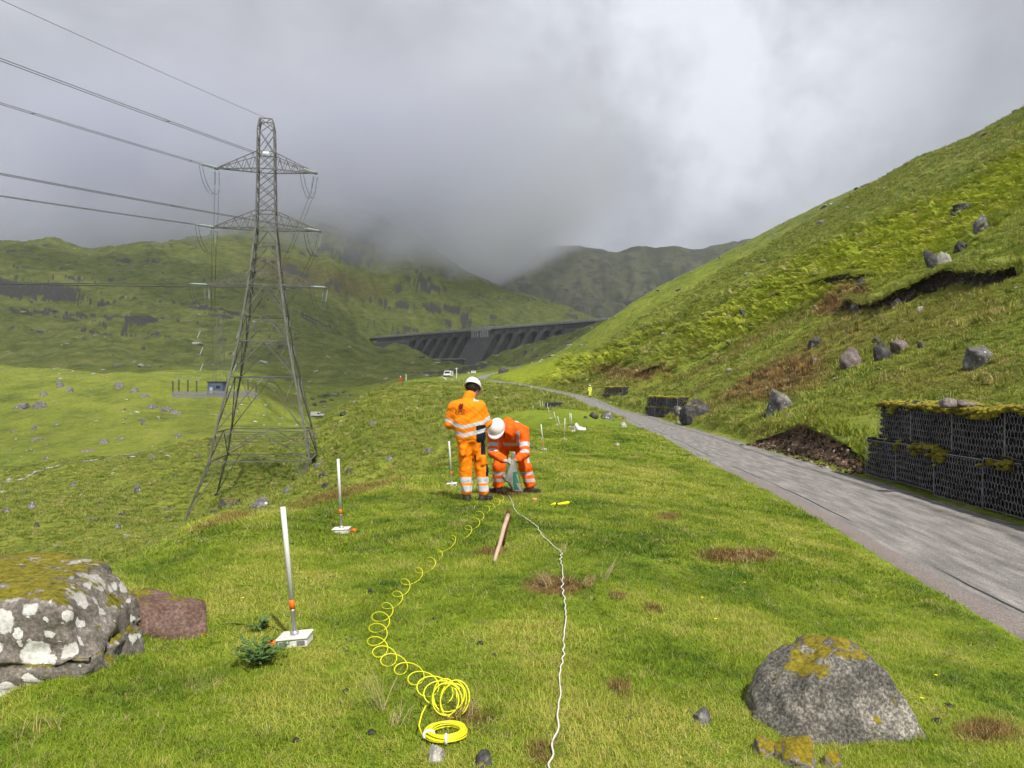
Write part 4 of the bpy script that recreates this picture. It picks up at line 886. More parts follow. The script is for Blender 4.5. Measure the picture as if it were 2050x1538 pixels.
for k, (sx, sy) in corners.items():
    mb = MB(); ft = to_loc(PY[k]); prev = None
    for i, (z, h) in enumerate(LV):
        p = loc3(sx * h, sy * h, z)
        if prev is not None:
            w_ = 0.20 if i < 8 else 0.29
            mb.bar(prev, p, w_)
        prev = p
    ft2 = ft + Vector((0, 0, 0.35)); mb.bar(prev, ft2, 0.30)
    # secondary leg truss below the lowest ring
    a = prev; d = ft2 - a; inx = -sx; iny = -sy
    q1 = a + Vector((inx * 1.5, 0, 0)); q2 = a + Vector((0, iny * 1.5, 0))
    for q in (q1, q2):
        mb.bar(q, ft2 - d * 0.03, 0.11); nseg = 5
        for j in range(1, nseg):
            mb.bar(a + d * (j / nseg), q + (ft2 - q) * (j / nseg), 0.06); mb.bar(a + d * (j / nseg), q + (ft2 - q) * ((j - 1) / nseg), 0.05)
    leg = mb.build('leg', M_steel, py_root)
    fb = MB(); fb.box(ft + Vector((0, 0, 0.0)), (0.55, 0.55, 0.9), None, 0, 0.8); fb.build('footing', M_blackfoot if k != 'NR' else M_conc, leg)
face = [('NL', 'NR'), ('NR', 'FR'), ('FR', 'FL'), ('FL', 'NL')]
for i in range(len(LV) - 1):
    (z0, h0), (z1, h1) = LV[i], LV[i + 1]; mb = MB(); bigp = i >= 11; w_ = 0.11 if i < 7 else 0.14
    for a, b_ in face:
        A0 = loc3(corners[a][0] * h0, corners[a][1] * h0, z0); B0 = loc3(corners[b_][0] * h0, corners[b_][1] * h0, z0)
        A1 = loc3(corners[a][0] * h1, corners[a][1] * h1, z1); B1 = loc3(corners[b_][0] * h1, corners[b_][1] * h1, z1)
        if i < 7: mb.bar(A0, B1, w_); mb.bar(B0, A1, w_)
        else:
            M0 = (A0 + B0) / 2; mb.bar(M0, A1, w_); mb.bar(M0, B1, w_)
            if bigp:
                for c0, c1 in ((A0, A1), (B0, B1)):
                    e = (M0 + c1) / 2; f = (c0 + c1) / 2; mb.bar(e, f, 0.085); mb.bar(e, c0, 0.08)
                    g1 = (e + c1) / 2; mb.bar(g1, (f + c1) / 2, 0.05); mb.bar(g1, f, 0.05)
        if i in (0, 2, 3, 6, 7, 8, 9, 10, 11, 12, 13, 14): mb.bar(A0, B0, 0.14)
        if i >= 12: mb.bar(A1, B1, 0.17 if i < 15 else 0.19)
    if i >= 13:
        mb.bar(loc3(-h1, -h1, z1), loc3(h1, h1, z1), 0.06); mb.bar(loc3(h1, -h1, z1), loc3(-h1, h1, z1), 0.06)
    mb.build('bracing', M_steel, py_root)
gd = MB()                                                                  # anti-climbing wires
for zz in (-5.3, -5.6, -5.9):
    h = 5.25 + 0.45
    for a, b_ in face: gd.bar(loc3(corners[a][0] * h, corners[a][1] * h, zz), loc3(corners[b_][0] * h, corners[b_][1] * h, zz), 0.05)
for k, (sx, sy) in corners.items():
    for j in range(5): gd.bar(loc3(sx * (5.2 - 0.5 * j), sy * 5.2, -5.5), loc3(sx * (5.35 - 0.5 * j), sy * 5.75, -5.2), 0.05); gd.bar(loc3(sx * 5.2, sy * (5.2 - 0.5 * j), -5.5), loc3(sx * 5.75, sy * (5.35 - 0.5 * j), -5.2), 0.05)
gd.build('climbing_guard', M_steel, py_root)
pl = MB(); pl.box(loc3(0.05, -1.06, 29.35), (0.75, 0.05, 0.28)); pl.build('number_plate', plain('white_enamel', (0.75, 0.75, 0.73), 0.4), py_root)
LDIR = Vector((-0.30, -0.95, 0)).normalized()
ARMS = [(27.4, 29.5, 1.0, 5.75), (20.2, 22.3, 1.13, 6.2), (13.2, 14.9, 1.85, 6.95)]
def w2l_dir(d): return (inv.to_3x3() @ d)
TIPS = {}
def insulator(a, b_, nm, r=0.11):
    mb = MB(); a = Vector(a); b_ = Vector(b_); d = (b_ - a); L = d.length; rot = d.to_track_quat('Z', 'Y').to_matrix(); k = max(6, int(L / 0.16)); prof = [(0.02, 0), (0.03, 0.12)]
    for j in range(k):
        z = 0.15 + (L - 0.3) * j / k; s_ = (L - 0.3) / k; prof += [(r * 0.45, z), (r, z + s_ * 0.25), (r, z + s_ * 0.45), (r * 0.45, z + s_ * 0.75)]
    prof += [(0.03, L - 0.12), (0.02, L)]
    mb.lathe(prof, a, 7, 0, rot); return mb.build(nm, M_glass, py_root)
for lvl, (zb, zt, hw, L) in enumerate(ARMS):
    for s in (-1, 1):
        mb = MB(); tip = loc3(s * L, 0, zb)
        cb1, cb2 = loc3(s * hw, -hw, zb), loc3(s * hw, hw, zb); ct1, ct2 = loc3(s * hw, -hw, zt), loc3(s * hw, hw, zt)
        for c in (cb1, cb2): mb.bar(c, tip, 0.15 if lvl < 2 else 0.21)
        for c in (ct1, ct2): mb.bar(c, tip + Vector((0, 0, 0.12)), 0.12)
        nseg = 5
        for j in range(nseg):
            f0, f1 = j / nseg, (j + 1) / nseg
            for cb, ct in ((cb1, ct1), (cb2, ct2)):
                p0, p1 = cb.lerp(tip, f0), cb.lerp(tip, f1); q0 = ct.lerp(tip, f0); fm = (f0 + f1) / 2; q = ct.lerp(tip, fm)
                mb.bar(p0, q, 0.08); mb.bar(q, p1, 0.08)
            mb.bar(cb1.lerp(tip, f0), cb2.lerp(tip, f1), 0.05); mb.bar(cb2.lerp(tip, f0), cb1.lerp(tip, f1), 0.05)
        mb.box(tip + Vector((s * 0.12, 0, -0.02)), (0.45, 0.5, 0.16)); mb.build('cross_arm', M_steel, py_root)
        # tension strings towards the line, hanging strings for the down-leads, jumper loops between
        ld = w2l_dir(LDIR); side = Vector((-ld.y, ld.x, 0)); dz = Vector((0, 0, -0.10))
        TIPS[(lvl, s)] = []
        for o in (-0.22, 0.22):
            a = tip + side * o + ld * 0.25; e = a + (ld + dz) * 2.7; insulator(a, e, 'tension_insulator'); TIPS[(lvl, s)].append(e)
            h0 = tip + Vector((s * 0.1 + o * 1.1, 0.25, -0.25)); slant = Vector((-0.30 if s > 0 else -0.06, 0.35, -1.75)) if lvl < 2 else Vector((-0.25 if s > 0 else 0.0, 0.2, -1.5))
            h1 = h0 + slant; insulator(h0, h1, 'hanging_insulator', 0.10); TIPS[(lvl, s)].append(h1)
            jb = MB(); mid = (e + h1) / 2 + Vector((0, 0, -2.6 if lvl < 2 else -2.2)); c1 = e + Vector((0.1, 0, -1.9)); c2 = h1 + Vector((0, 0, -1.8)); pts = []
            for t_ in np.linspace(0, 1, 15):
                u_ = 1 - t_; pts.append(e * u_ ** 4 + c1 * 4 * u_ ** 3 * t_ + mid * 6 * u_ * u_ * t_ * t_ + c2 * 4 * u_ * t_ ** 3 + h1 * t_ ** 4)
            jb.tube(pts, 0.028, 4).build('jumper_loop', M_wire, py_root)
bpy.context.view_layer.update()
def wld(p): return py_root.matrix_world @ Vector(p)
def span(p0, p1, sag, n_=26):
    p0 = Vector(p0); p1 = Vector(p1); return [p0.lerp(p1, t_) - Vector((0, 0, sag * 4 * t_ * (1 - t_))) for t_ in np.linspace(0, 1, n_)]
names = {0: 'upper', 1: 'middle', 2: 'lower'}
for lvl in range(3):
    for s in (-1, 1):
        T = TIPS[(lvl, s)]; slope = {0: 0.085, 1: 0.115, 2: 0.138}[lvl]
        root = empty('power_line', wld(T[0]), 'twin conductor wires from the %s arm on the %s side of the pylon' % (names[lvl], 'dam' if s > 0 else 'valley'), 'power line', 'overhead lines of the pylon')
        ends = []
        for e in (T[0], T[2]):
            a = wld(e); L = 170.0; b_ = a + LDIR * L + Vector((0, 0, -slope * L + 7.5)); mb = MB(); mb.tube([p - root.location for p in span(a, b_, 7.5 / 4 * 1.0, 40)], 0.030, 4); mb.build('conductor', M_wire, root); ends.append((a, b_))
        for f in (0.012, 0.13, 0.4):
            p, q = [span(a, b_, 7.5 / 4, 201)[int(f * 200)] for a, b_ in ends]; sp = MB(); sp.bar(p - root.location, q - root.location, 0.07); sp.build('spacer', M_wire, root)
        # down-leads to the substation
        if lvl < 2:
            tgt = Vector(P(418 + 10 * lvl if s < 0 else 452 + 14 * lvl, 768, 262))
            dl = empty('down_lead', wld(T[1]), 'pair of wires dropping from the %s arm on the %s side to the substation' % (names[lvl], 'dam' if s > 0 else 'valley'), 'power line', 'wires down to the substation')
            for e, o in ((T[1], -0.3), (T[3], 0.3)):
                mb = MB(); mb.tube([p - dl.location for p in span(wld(e), tgt + Vector((o, 0, 0)), 3.0, 24)], 0.024, 4); mb.build('conductor', M_wire, dl)
ew0 = wld(loc3(0.4, 0, 33.7)); mb = MB(); mb.tube(span(ew0, ew0 + LDIR * 170 + Vector((0, 0, -0.08 * 170 + 7)), 1.75, 40), 0.024, 4)
tag(mb.build('earth_wire', M_wire), 'single earth wire running from the pylon peak', 'power line')

# ------------------------------------------------------------------ second pylon and substation in the valley
def small_pylon(loc, label):
    root = empty('electricity_pylon', loc, label, 'pylon', None, 0.1)
    L2 = [(25.5, .12), (22.5, .9), (19.5, 1.0), (14, 1.15), (8.0, 1.5), (0, 2.1)]
    for sx, sy in ((-1, -1), (1, -1), (1, 1), (-1, 1)):
        mb = MB()
        for (z0, h0), (z1, h1) in zip(L2[:-1], L2[1:]): mb.bar((sx * h0, sy * h0, z0), (sx * h1, sy * h1, z1), 0.20)
        mb.build('leg', M_steel, root)
    for (z0, h0), (z1, h1) in zip(L2[:-1], L2[1:]):
        mb = MB(); q = [(-1, -1), (1, -1), (1, 1), (-1, 1)]
        for j in range(4):
            a, b_ = q[j], q[(j + 1) % 4]; mb.bar((a[0] * h0, a[1] * h0, z0), (b_[0] * h1, b_[1] * h1, z1), 0.10); mb.bar((a[0] * h1, a[1] * h1, z1), (b_[0] * h1, b_[1] * h1, z1), 0.10)
        mb.build('bracing', M_steel, root)
    for z, L in ((20.0, 7.0), (14.0, 6.0), (7.8, 6.0)):
        for s in (-1, 1):
            mb = MB(); mb.bar((s * 1.0, 0, z), (s * L, 0, z), 0.16); mb.bar((s * 1.0, 0, z + 1.6), (s * L, 0, z), 0.09); mb.build('cross_arm', M_steel, root)
            mi = MB(); mi.bar((s * L, 0, z - 0.2), (s * L - 0.9, -0.6, z - 3.0), 0.34, 0, 6); mi.build('insulator', M_glass, root)
p2 = P(440, 785, 285); small_pylon((p2[0], p2[1], gz(p2[0], p2[1])), 'smaller distant lattice pylon behind the substation building')
M_blue = plain('blue_grey_cladding', (0.075, 0.105, 0.165), 0.5, var=0.15, scale=0.6)
M_fence = plain('grey_palisade', (0.20, 0.20, 0.21), 0.6, var=0.35, scale=1.2)
sp = P(435, 786, 258); sz = gz(sp[0], sp[1])
sb = empty('substation_building', (sp[0], sp[1], sz), 'small blue-grey flat-roofed building inside the substation fence', 'building')
mb = MB(); mb.box((0, 0, 1.9), (5.0, 4.0, 4.4)); mb.build('wall', M_blue, sb)
mb = MB(); mb.box((0, 0, 4.2), (5.5, 4.5, 0.3)); mb.build('roof', plain('dark_roof', (0.045, 0.06, 0.085), 0.6), sb)
mb = MB(); mb.box((-1.3, -2.03, 1.3), (1.0, 0.06, 2.1)); mb.build('door', plain('pale_door', (0.4, 0.42, 0.45), 0.5), sb)
mb = MB(); mb.box((1.0, -2.03, 2.4), (1.4, 0.06, 0.9)); mb.build('window', plain('dark_pane', (0.02, 0.025, 0.03), 0.15), sb)
fl, fr = P(346, 786, 250), P(516, 788, 256); fn = empty('palisade_fence', (fl[0], fl[1], 0), 'grey palisade fence round the substation below the hill', 'fence')
NPL = 64
pale = MB(); pale.box((0, 0, 1.1), (0.30, 0.06, 2.6)); pale_me = None
for i in range(NPL):
    f = i / (NPL - 1); x = fl[0] + (fr[0] - fl[0]) * f; y = fl[1] + (fr[1] - fl[1]) * f
    if pale_me is None: o = pale.build('pale', M_fence, fn); pale_me = o.data
    else: o = link('pale', pale_me, fn)
    o.location = (x - fl[0], y - fl[1], gz(x, y) - 0.15)
for zz in (0.5, 1.9):
    mb = MB()
    mb.tube([(fl[0] + (fr[0] - fl[0]) * f - fl[0], fl[1] + (fr[1] - fl[1]) * f - fl[1] + 0.08, gz(fl[0] + (fr[0] - fl[0]) * f, fl[1] + (fr[1] - fl[1]) * f) + zz) for f in np.linspace(0, 1, 14)], 0.06, 4); mb.build('rail', M_fence, fn)
M_rustp = plain('rusty_brown_steel', (0.085, 0.055, 0.042), 0.8, var=0.3, scale=1.0)
for i, (u, lean) in enumerate([(346, 0.0), (358, 0), (376, 0), (393.6, 0), (496.6, 0), (512.7, 0)]):
    p = P(u, 786, 259 if i else 254); z = gz(p[0], p[1])
    r_ = empty('busbar_post', (p[0], p[1], z), 'brown steel post with a slanting pale insulator inside the substation fence', 'post', 'substation posts')
    mb = MB(); mb.box((0, 0, 2.2), (0.35, 0.35, 4.6)); mb.box((0, 0, 4.4), (0.8, 0.3, 0.2)); mb.build('column', M_rustp, r_)
    mb = MB(); mb.bar((0.3, 0, 3.9), (1.7, 0, 6.0) if i < 4 else (1.5, 0, 5.4), 0.22, 0, 6); mb.build('insulator', M_glass, r_)

# ------------------------------------------------------------------ dam
M_damc = plain('dark_concrete', (0.070, 0.066, 0.072), 0.9, var=0.35, scale=0.09, coords='Object')  # even dark tone with random variation for the dam body
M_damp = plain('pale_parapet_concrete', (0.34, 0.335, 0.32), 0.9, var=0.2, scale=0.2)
M_damw = plain('recess_shade_concrete', (0.016, 0.015, 0.017), 0.95, var=0.35, scale=0.15)  # recess shade put into the near-black wall colour
DA, DB = Vector((-148, 894, 0)), Vector((86.6, 682, 0)); DL = (DB - DA).length; DX = (DB - DA).normalized(); DN = Vector((DX.y, -DX.x, 0))   # downstream
if DN.y > 0: DN = -DN
CR = 65.7; SL = 0.74; Z0 = 8.0
dam = empty('dam', (DA.x, DA.y, CR), 'dark concrete buttress dam with arched bays across the glen', 'dam')
def dp(s, o, z): q = DX * s + DN * o; return Vector((q.x, q.y, z - CR))
def along(u):
    k = (u - CU) / F; return (DA.y * k - DA.x) / (DX.x - DX.y * k)
def prism(prof, s0, s1, name, mat, parent=dam):
    mb = MB(); k = len(prof); vs = [dp(s0, o, z) for o, z in prof] + [dp(s1, o, z) for o, z in prof]
    mb.addv(vs, [tuple(range(k)), tuple(reversed(range(k, 2 * k)))] + [(i + k, (i + 1) % k + k, (i + 1) % k, i) for i in range(k)]); return mb.build(name, mat, parent)
def ofs(z): return 4.0 + max(0, (CR - 5.5 - z)) * SL
arL = [along(u) for u in (837, 858, 878, 899, 920, 941)]; arR = [along(u) for u in (1005, 1029, 1053, 1077, 1103, 1127)]
cL, cR = along(951), along(990)
prism([(0, CR), (5.2, CR), (5.2, CR - 1.1), (0, CR - 1.1)], -14, DL + 26, 'crest_road', M_damp)
prism([(4.7, CR + 1.3), (5.4, CR + 1.3), (5.4, CR - 0.3), (4.7, CR - 0.3)], -14, DL + 26, 'parapet', M_damp)
prism([(-0.6, CR + 1.3), (0.1, CR + 1.3), (0.1, CR - 0.3), (-0.6, CR - 0.3)], -14, DL + 26, 'parapet', M_damp)
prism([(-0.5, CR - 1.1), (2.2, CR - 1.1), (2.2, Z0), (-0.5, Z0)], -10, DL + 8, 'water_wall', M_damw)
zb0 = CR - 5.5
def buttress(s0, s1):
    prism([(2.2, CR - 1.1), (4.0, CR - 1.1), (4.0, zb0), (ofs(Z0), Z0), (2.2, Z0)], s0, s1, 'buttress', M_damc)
rad = 5.0
edges = []
allc = arL + [None] + arR
bays = [(c - rad, c + rad) for c in arL] + [(c - rad, c + rad) for c in arR]
ed = [-10] + [x for b_ in bays for x in b_] + [DL + 8]
for i in range(0, len(ed), 2):
    if ed[i + 1] - ed[i] > 0.3: buttress(ed[i], ed[i + 1])
for c in arL + arR:                                                       # head wall of each bay with its round arch
    zc = zb0 - 2.0 - rad; n_ = 12; vs = []; top = []; arc = []
    for j in range(n_ + 1):
        a = math.pi * (1 - j / n_); s_ = c + rad * math.cos(a); z_ = zc + rad * 1.25 * math.sin(a)
        arc.append((s_, z_)); top.append((s_, CR - 1.1))
    mb = MB()
    for d_ in (0, -1.6):
        for s_, z_ in arc: vs.append(dp(s_, ofs(z_) + d_ - 0.05, z_))
        for s_, z_ in top: vs.append(dp(s_, 4.0 + d_ - 0.05, z_))
    N = n_ + 1; fs = []
    for j in range(n_):
        fs += [(j, j + 1, N + j + 1, N + j), (2 * N + j, 3 * N + j, 3 * N + j + 1, 2 * N + j + 1), (j, 2 * N + j, 2 * N + j + 1, j + 1)]
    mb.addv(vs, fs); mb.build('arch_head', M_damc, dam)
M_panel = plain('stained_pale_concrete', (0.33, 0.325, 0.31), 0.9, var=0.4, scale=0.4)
for s0, s1 in ((cL + 1, cL + (cR - cL) * 0.40), (cL + (cR - cL) * 0.48, cL + (cR - cL) * 0.90)):
    prism([(4.0, CR - 2.0), (6.4, CR - 2.0), (6.4, CR - 11.5), (4.0, CR - 11.5)], s0, s1, 'gate_panel', M_panel)
    k = 4
    for j in range(1, k):
        q = s0 + (s1 - s0) * j / k; prism([(6.3, CR - 2.4), (6.65, CR - 2.4), (6.65, CR - 11.3), (6.3, CR - 11.3)], q - 0.25, q + 0.25, 'gate_rib', M_damc)
prism([(1.0, CR + 2.2), (6.6, CR + 2.2), (6.6, CR - 2.0), (1.0, CR - 2.0)], cL, cR, 'gate_bridge', M_damp)
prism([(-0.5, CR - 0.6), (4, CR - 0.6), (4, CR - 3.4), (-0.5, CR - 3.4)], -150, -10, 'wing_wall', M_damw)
vh = P(892, 732, 690)
v0 = empty('valve_house', (vh[0], vh[1], gz(vh[0], vh[1]) - 2), 'long low dark building with a pale flat roof at the foot of the dam', 'building', None, R(-12))
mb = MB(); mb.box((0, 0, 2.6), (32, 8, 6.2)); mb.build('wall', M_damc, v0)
mb = MB(); mb.box((0, 0, 6.0), (34.5, 10, 0.7)); mb.build('roof', M_damp, v0)
for x in (-7.5, -4.5): mb = MB(); mb.box((x, -4.03, 2.9), (2.2, 0.1, 2.4)); mb.build('window', M_panel, v0)

# ------------------------------------------------------------------ vans, posts, sign by the far road
M_vanw = plain('white_van_paint', (0.72, 0.73, 0.74), 0.3, var=0.04, scale=1.0, spec=0.5)
M_tyre = plain('tyre_rubber', (0.018, 0.018, 0.018), 0.85)
M_glas = plain('dark_window_glass', (0.02, 0.025, 0.03), 0.08, spec=0.6)
M_blk = plain('black_plastic', (0.022, 0.022, 0.024), 0.55)
M_rim = plain('grey_rim', (0.30, 0.30, 0.31), 0.4, 0.6)
def van(loc, rz, label, pickup=False):
    root = empty('van', loc, label, 'van', None, rz)          # nose towards local -Y
    if not pickup: side = [(-2.55, 0.45), (-2.55, 0.95), (-2.25, 1.10), (-1.55, 1.90), (-1.30, 2.02), (2.45, 2.05), (2.55, 1.9), (2.55, 0.45)]
    else: side = [(-2.6, 0.45), (-2.6, 0.98), (-2.3, 1.12), (-1.75, 1.22), (-1.05, 1.95), (-0.8, 2.05), (2.5, 2.1), (2.6, 1.95), (2.6, 0.45)]
    mb = MB(); k = len(side); vs = []
    for x, ins in ((-0.96, 0), (0.96, 0)):
        for y, z in side: vs.append((x * (1 - 0.07 * max(0, z - 1.0)), y, z))
    mb.addv(vs, [tuple(range(k)), tuple(reversed(range(k, 2 * k)))] + [(i + k, (i + 1) % k + k, (i + 1) % k, i) for i in range(k)])
    body = mb.build('body', M_vanw, root)
    bv = body.modifiers.new('bevel', 'BEVEL'); bv.width = 0.06; bv.segments = 2
    ny = -1.9 if not pickup else -1.40; rot = Matrix.Rotation(math.atan2(0.8, 0.7) * -1 + R(90) - R(0), 3, 'X')
    a0, a1 = (side[2], side[3]) if not pickup else (side[3], side[4])
    mb = MB(); dy, dz = a1[0] - a0[0], a1[1] - a0[1]; L = math.hypot(dy, dz); nvx = (-dz / L * 0.02, dy / L * 0.02)
    def wp(f, x): return (x, a0[0] + dy * f - dz / L * 0.02, a0[1] + dz * f + dy / L * 0.02)
    mb.addv([wp(0.12, -0.82), wp(0.12, 0.82), wp(0.94, 0.76), wp(0.94, -0.76)], [(0, 1, 2, 3)]); mb.build('windscreen', M_glas, root)
    for s in (-1, 1):
        mb = MB(); xx = 0.965 * s
        mb.addv([(xx, a1[0] - 0.25, 1.18), (xx * 0.995, a1[0] + 0.75, 1.18), (xx * 0.945, a1[0] + 0.75, 1.80), (xx * 0.945, a1[0] + 0.12, 1.80)], [(0, 1, 2, 3)] if s < 0 else [(3, 2, 1, 0)]); mb.build('side_window', M_glas, root)
        mb = MB(); mb.box((s * 0.72, -2.57 if not pickup else -2.62, 0.88), (0.36, 0.08, 0.18)); mb.build('headlight', plain('headlamp_glass', (0.65, 0.68, 0.7), 0.1), root)
        mb = MB(); mb.box((s * 1.07, a0[0] + 0.35, 1.28), (0.2, 0.1, 0.28)); mb.build('mirror', M_blk, root)
        for y in (-1.65, 1.6):
            mb = MB(); mb.lathe([(0.18, -0.11), (0.33, -0.11), (0.345, -0.06), (0.345, 0.06), (0.33, 0.11), (0.18, 0.11)], (s * 0.87, y, 0.345), 18, 0, Matrix.Rotation(R(90), 3, 'Y')); wl = mb.build('wheel', M_tyre, root)
            mb = MB(); mb.lathe([(0.01, -0.115), (0.19, -0.115), (0.19, 0.115), (0.01, 0.115)], (s * 0.87, y, 0.345), 12, 0, Matrix.Rotation(R(90), 3, 'Y')); mb.build('rim', M_rim, wl)
    mb = MB(); mb.box((0, -2.57 if not pickup else -2.62, 0.62), (1.75, 0.1, 0.22)); mb.build('bumper', M_blk, root)
    mb = MB(); mb.box((0, 0.0, 0.40), (1.6, 4.6, 0.2)); mb.build('chassis', M_blk, root)
    return root
pv = P(898, 758, 215); van((pv[0], pv[1], gz(pv[0], pv[1]) + 0.05), R(-6), 'white van with dark windscreen parked at the far bend of the road')
pv2 = P(636, 833, 303); van((pv2[0], pv2[1], gz(pv2[0], pv2[1]) + 0.02), R(82), 'white van on the valley track beyond the pylon', True)
M_whitep = plain('white_painted_post', (0.72, 0.72, 0.69), 0.5, var=0.1)
def post(u, vb, d, h, label, cat='post', cap=False, name='marker_post'):
    p = P(u, vb, d); z = gz(p[0], p[1]); r_ = empty(name, (p[0], p[1], z), label, cat)
    mb = MB(); mb.box((0, 0, h / 2 - 0.1), (0.14, 0.14, h + 0.2), None, 0, 0.9); mb.build('shaft', M_whitep, r_)
    mb = MB(); mb.box((0, 0, h + 0.1), (0.42 if cap else 0.18, 0.16, 0.3 if cap else 0.08)); mb.build('cap', M_whitep, r_); return r_
post(914, 757, 195, 2.4, 'tall white post with a square head beside the parked van', cap=True)
post(813, 766, 181, 1.6, 'white post on the skyline of the grassy spur')
ps = P(948, 759, 200); zs = gz(ps[0], ps[1])
sg = empty('road_sign', (ps[0], ps[1], zs), 'white rectangular sign on two posts at the road bend', 'sign')
for x in (-0.42, 0.42): mb = MB(); mb.bar((x, 0, -0.2), (x, 0, 1.5), 0.08); mb.build('post', M_steel, sg)
mb = MB(); mb.box((0, -0.05, 1.55), (1.2, 0.04, 0.55)); bo = mb.build('board', M_whitep, sg)
mb = MB()
for j in range(2): mb.box((0, -0.073, 1.66 - 0.2 * j), (0.9 - 0.15 * j, 0.004, 0.07))
mb.build('lettering', M_blk, bo)
# stream falling through the lower valley
m, t, b = newmat('white_water'); pos = t.add('ShaderNodeNewGeometry').outputs['Position']
t.put(b.inputs['Base Color'], t.ramp(t.noise(t.scalev(pos, (0.3, 0.3, 1)), 1.6, 6, 0.7), [(0.35, (0.06, 0.06, 0.055)), (0.5, (0.22, 0.21, 0.20)), (0.62, (0.62, 0.62, 0.62))])); b.inputs['Roughness'].default_value = 0.25
st = [on_ray(u, v, 60) for u, v in [(-30, 975), (10, 968), (40, 962), (66, 952), (85, 940), (110, 936), (160, 925), (200, 920), (240, 912), (285, 905)]]
stp = resample(st, 1.2); V = []; 
for i, p in enumerate(stp):
    wd = 1.5 + 0.8 * float(gnoise(i * 0.2, 0.3, 4)) - 0.9 * i / len(stp)
    for o in (-1, 0, 1): x, y = p[0] + 0.3 * o * wd, p[1] + o * wd; V.append((x, y, gz(x, y) + 0.12))
me = pymesh('stream', V, [(i * 3 + j, i * 3 + j + 1, i * 3 + j + 4, i * 3 + j + 3) for i in range(len(stp) - 1) for j in range(2)], True)
tag(link('stream', me, None, m), 'small white stream tumbling through the valley', 'stream', kind='structure')
# ------------------------------------------------------------------ gabion walls
M_wmesh = plain('galvanised_netting', (0.31, 0.30, 0.32), 0.5, 0.1, 0.3, 1.5)
M_fill = stone_mat('gabion_stone', [(0.008, 0.0075, 0.008), (0.020, 0.019, 0.020), (0.05, 0.048, 0.048)], moss=0.05, sc=2.0)
m, t, b = newmat('cushion_moss'); tc = t.add('ShaderNodeTexCoord').outputs['Object']
t.put(b.inputs['Base Color'], t.ramp(t.noise(tc, 3.0, 6, 0.7), [(0.3, (0.080, 0.070, 0.014)), (0.45, (0.22, 0.185, 0.020)), (0.58, (0.34, 0.31, 0.030)), (0.72, (0.42, 0.27, 0.06))]))
b.inputs['Roughness'].default_value = 0.95; t.put(b.inputs['Normal'], t.bump(t.noise(tc, 26, 4, 0.7), 0.9, 0.06)); M_moss = m
def hexnet(mb, W, H, o, ex, ez, cell=0.105, w_=0.008, jit=0.006, seed=0):
    rs = np.random.default_rng(seed); dx = cell; dz = cell * 1.15; nx = int(W / dx) + 1; nz_ = int(H / dz) + 1; o = Vector(o); nn = ex.cross(ez)
    def pt(a, c, up): x = min(W, max(0, a)); z = min(H, max(0, c)); r = math.sin(a * 37.1 + c * 91.7); return o + ex * (x + r * jit) + ez * (z + math.cos(a * 51 + c * 23) * jit) + nn * (0.006 * math.sin(a * 9 + c * 7))
    for j in range(nz_):
        for i in range(nx):
            x0 = i * dx + (dx / 2 if j % 2 else 0); z0 = j * dz
            if x0 > W: continue
            a = pt(x0, z0, 0); b_ = pt(x0, z0 + dz * 0.55, 0); c1 = pt(x0 - dx / 2, z0 + dz, 0); c2 = pt(x0 + dx / 2, z0 + dz, 0)
            mb.bar(a, b_, w_ * 1.2, 0, 3); mb.bar(b_, c1, w_, 0, 3); mb.bar(b_, c2, w_, 0, 3)
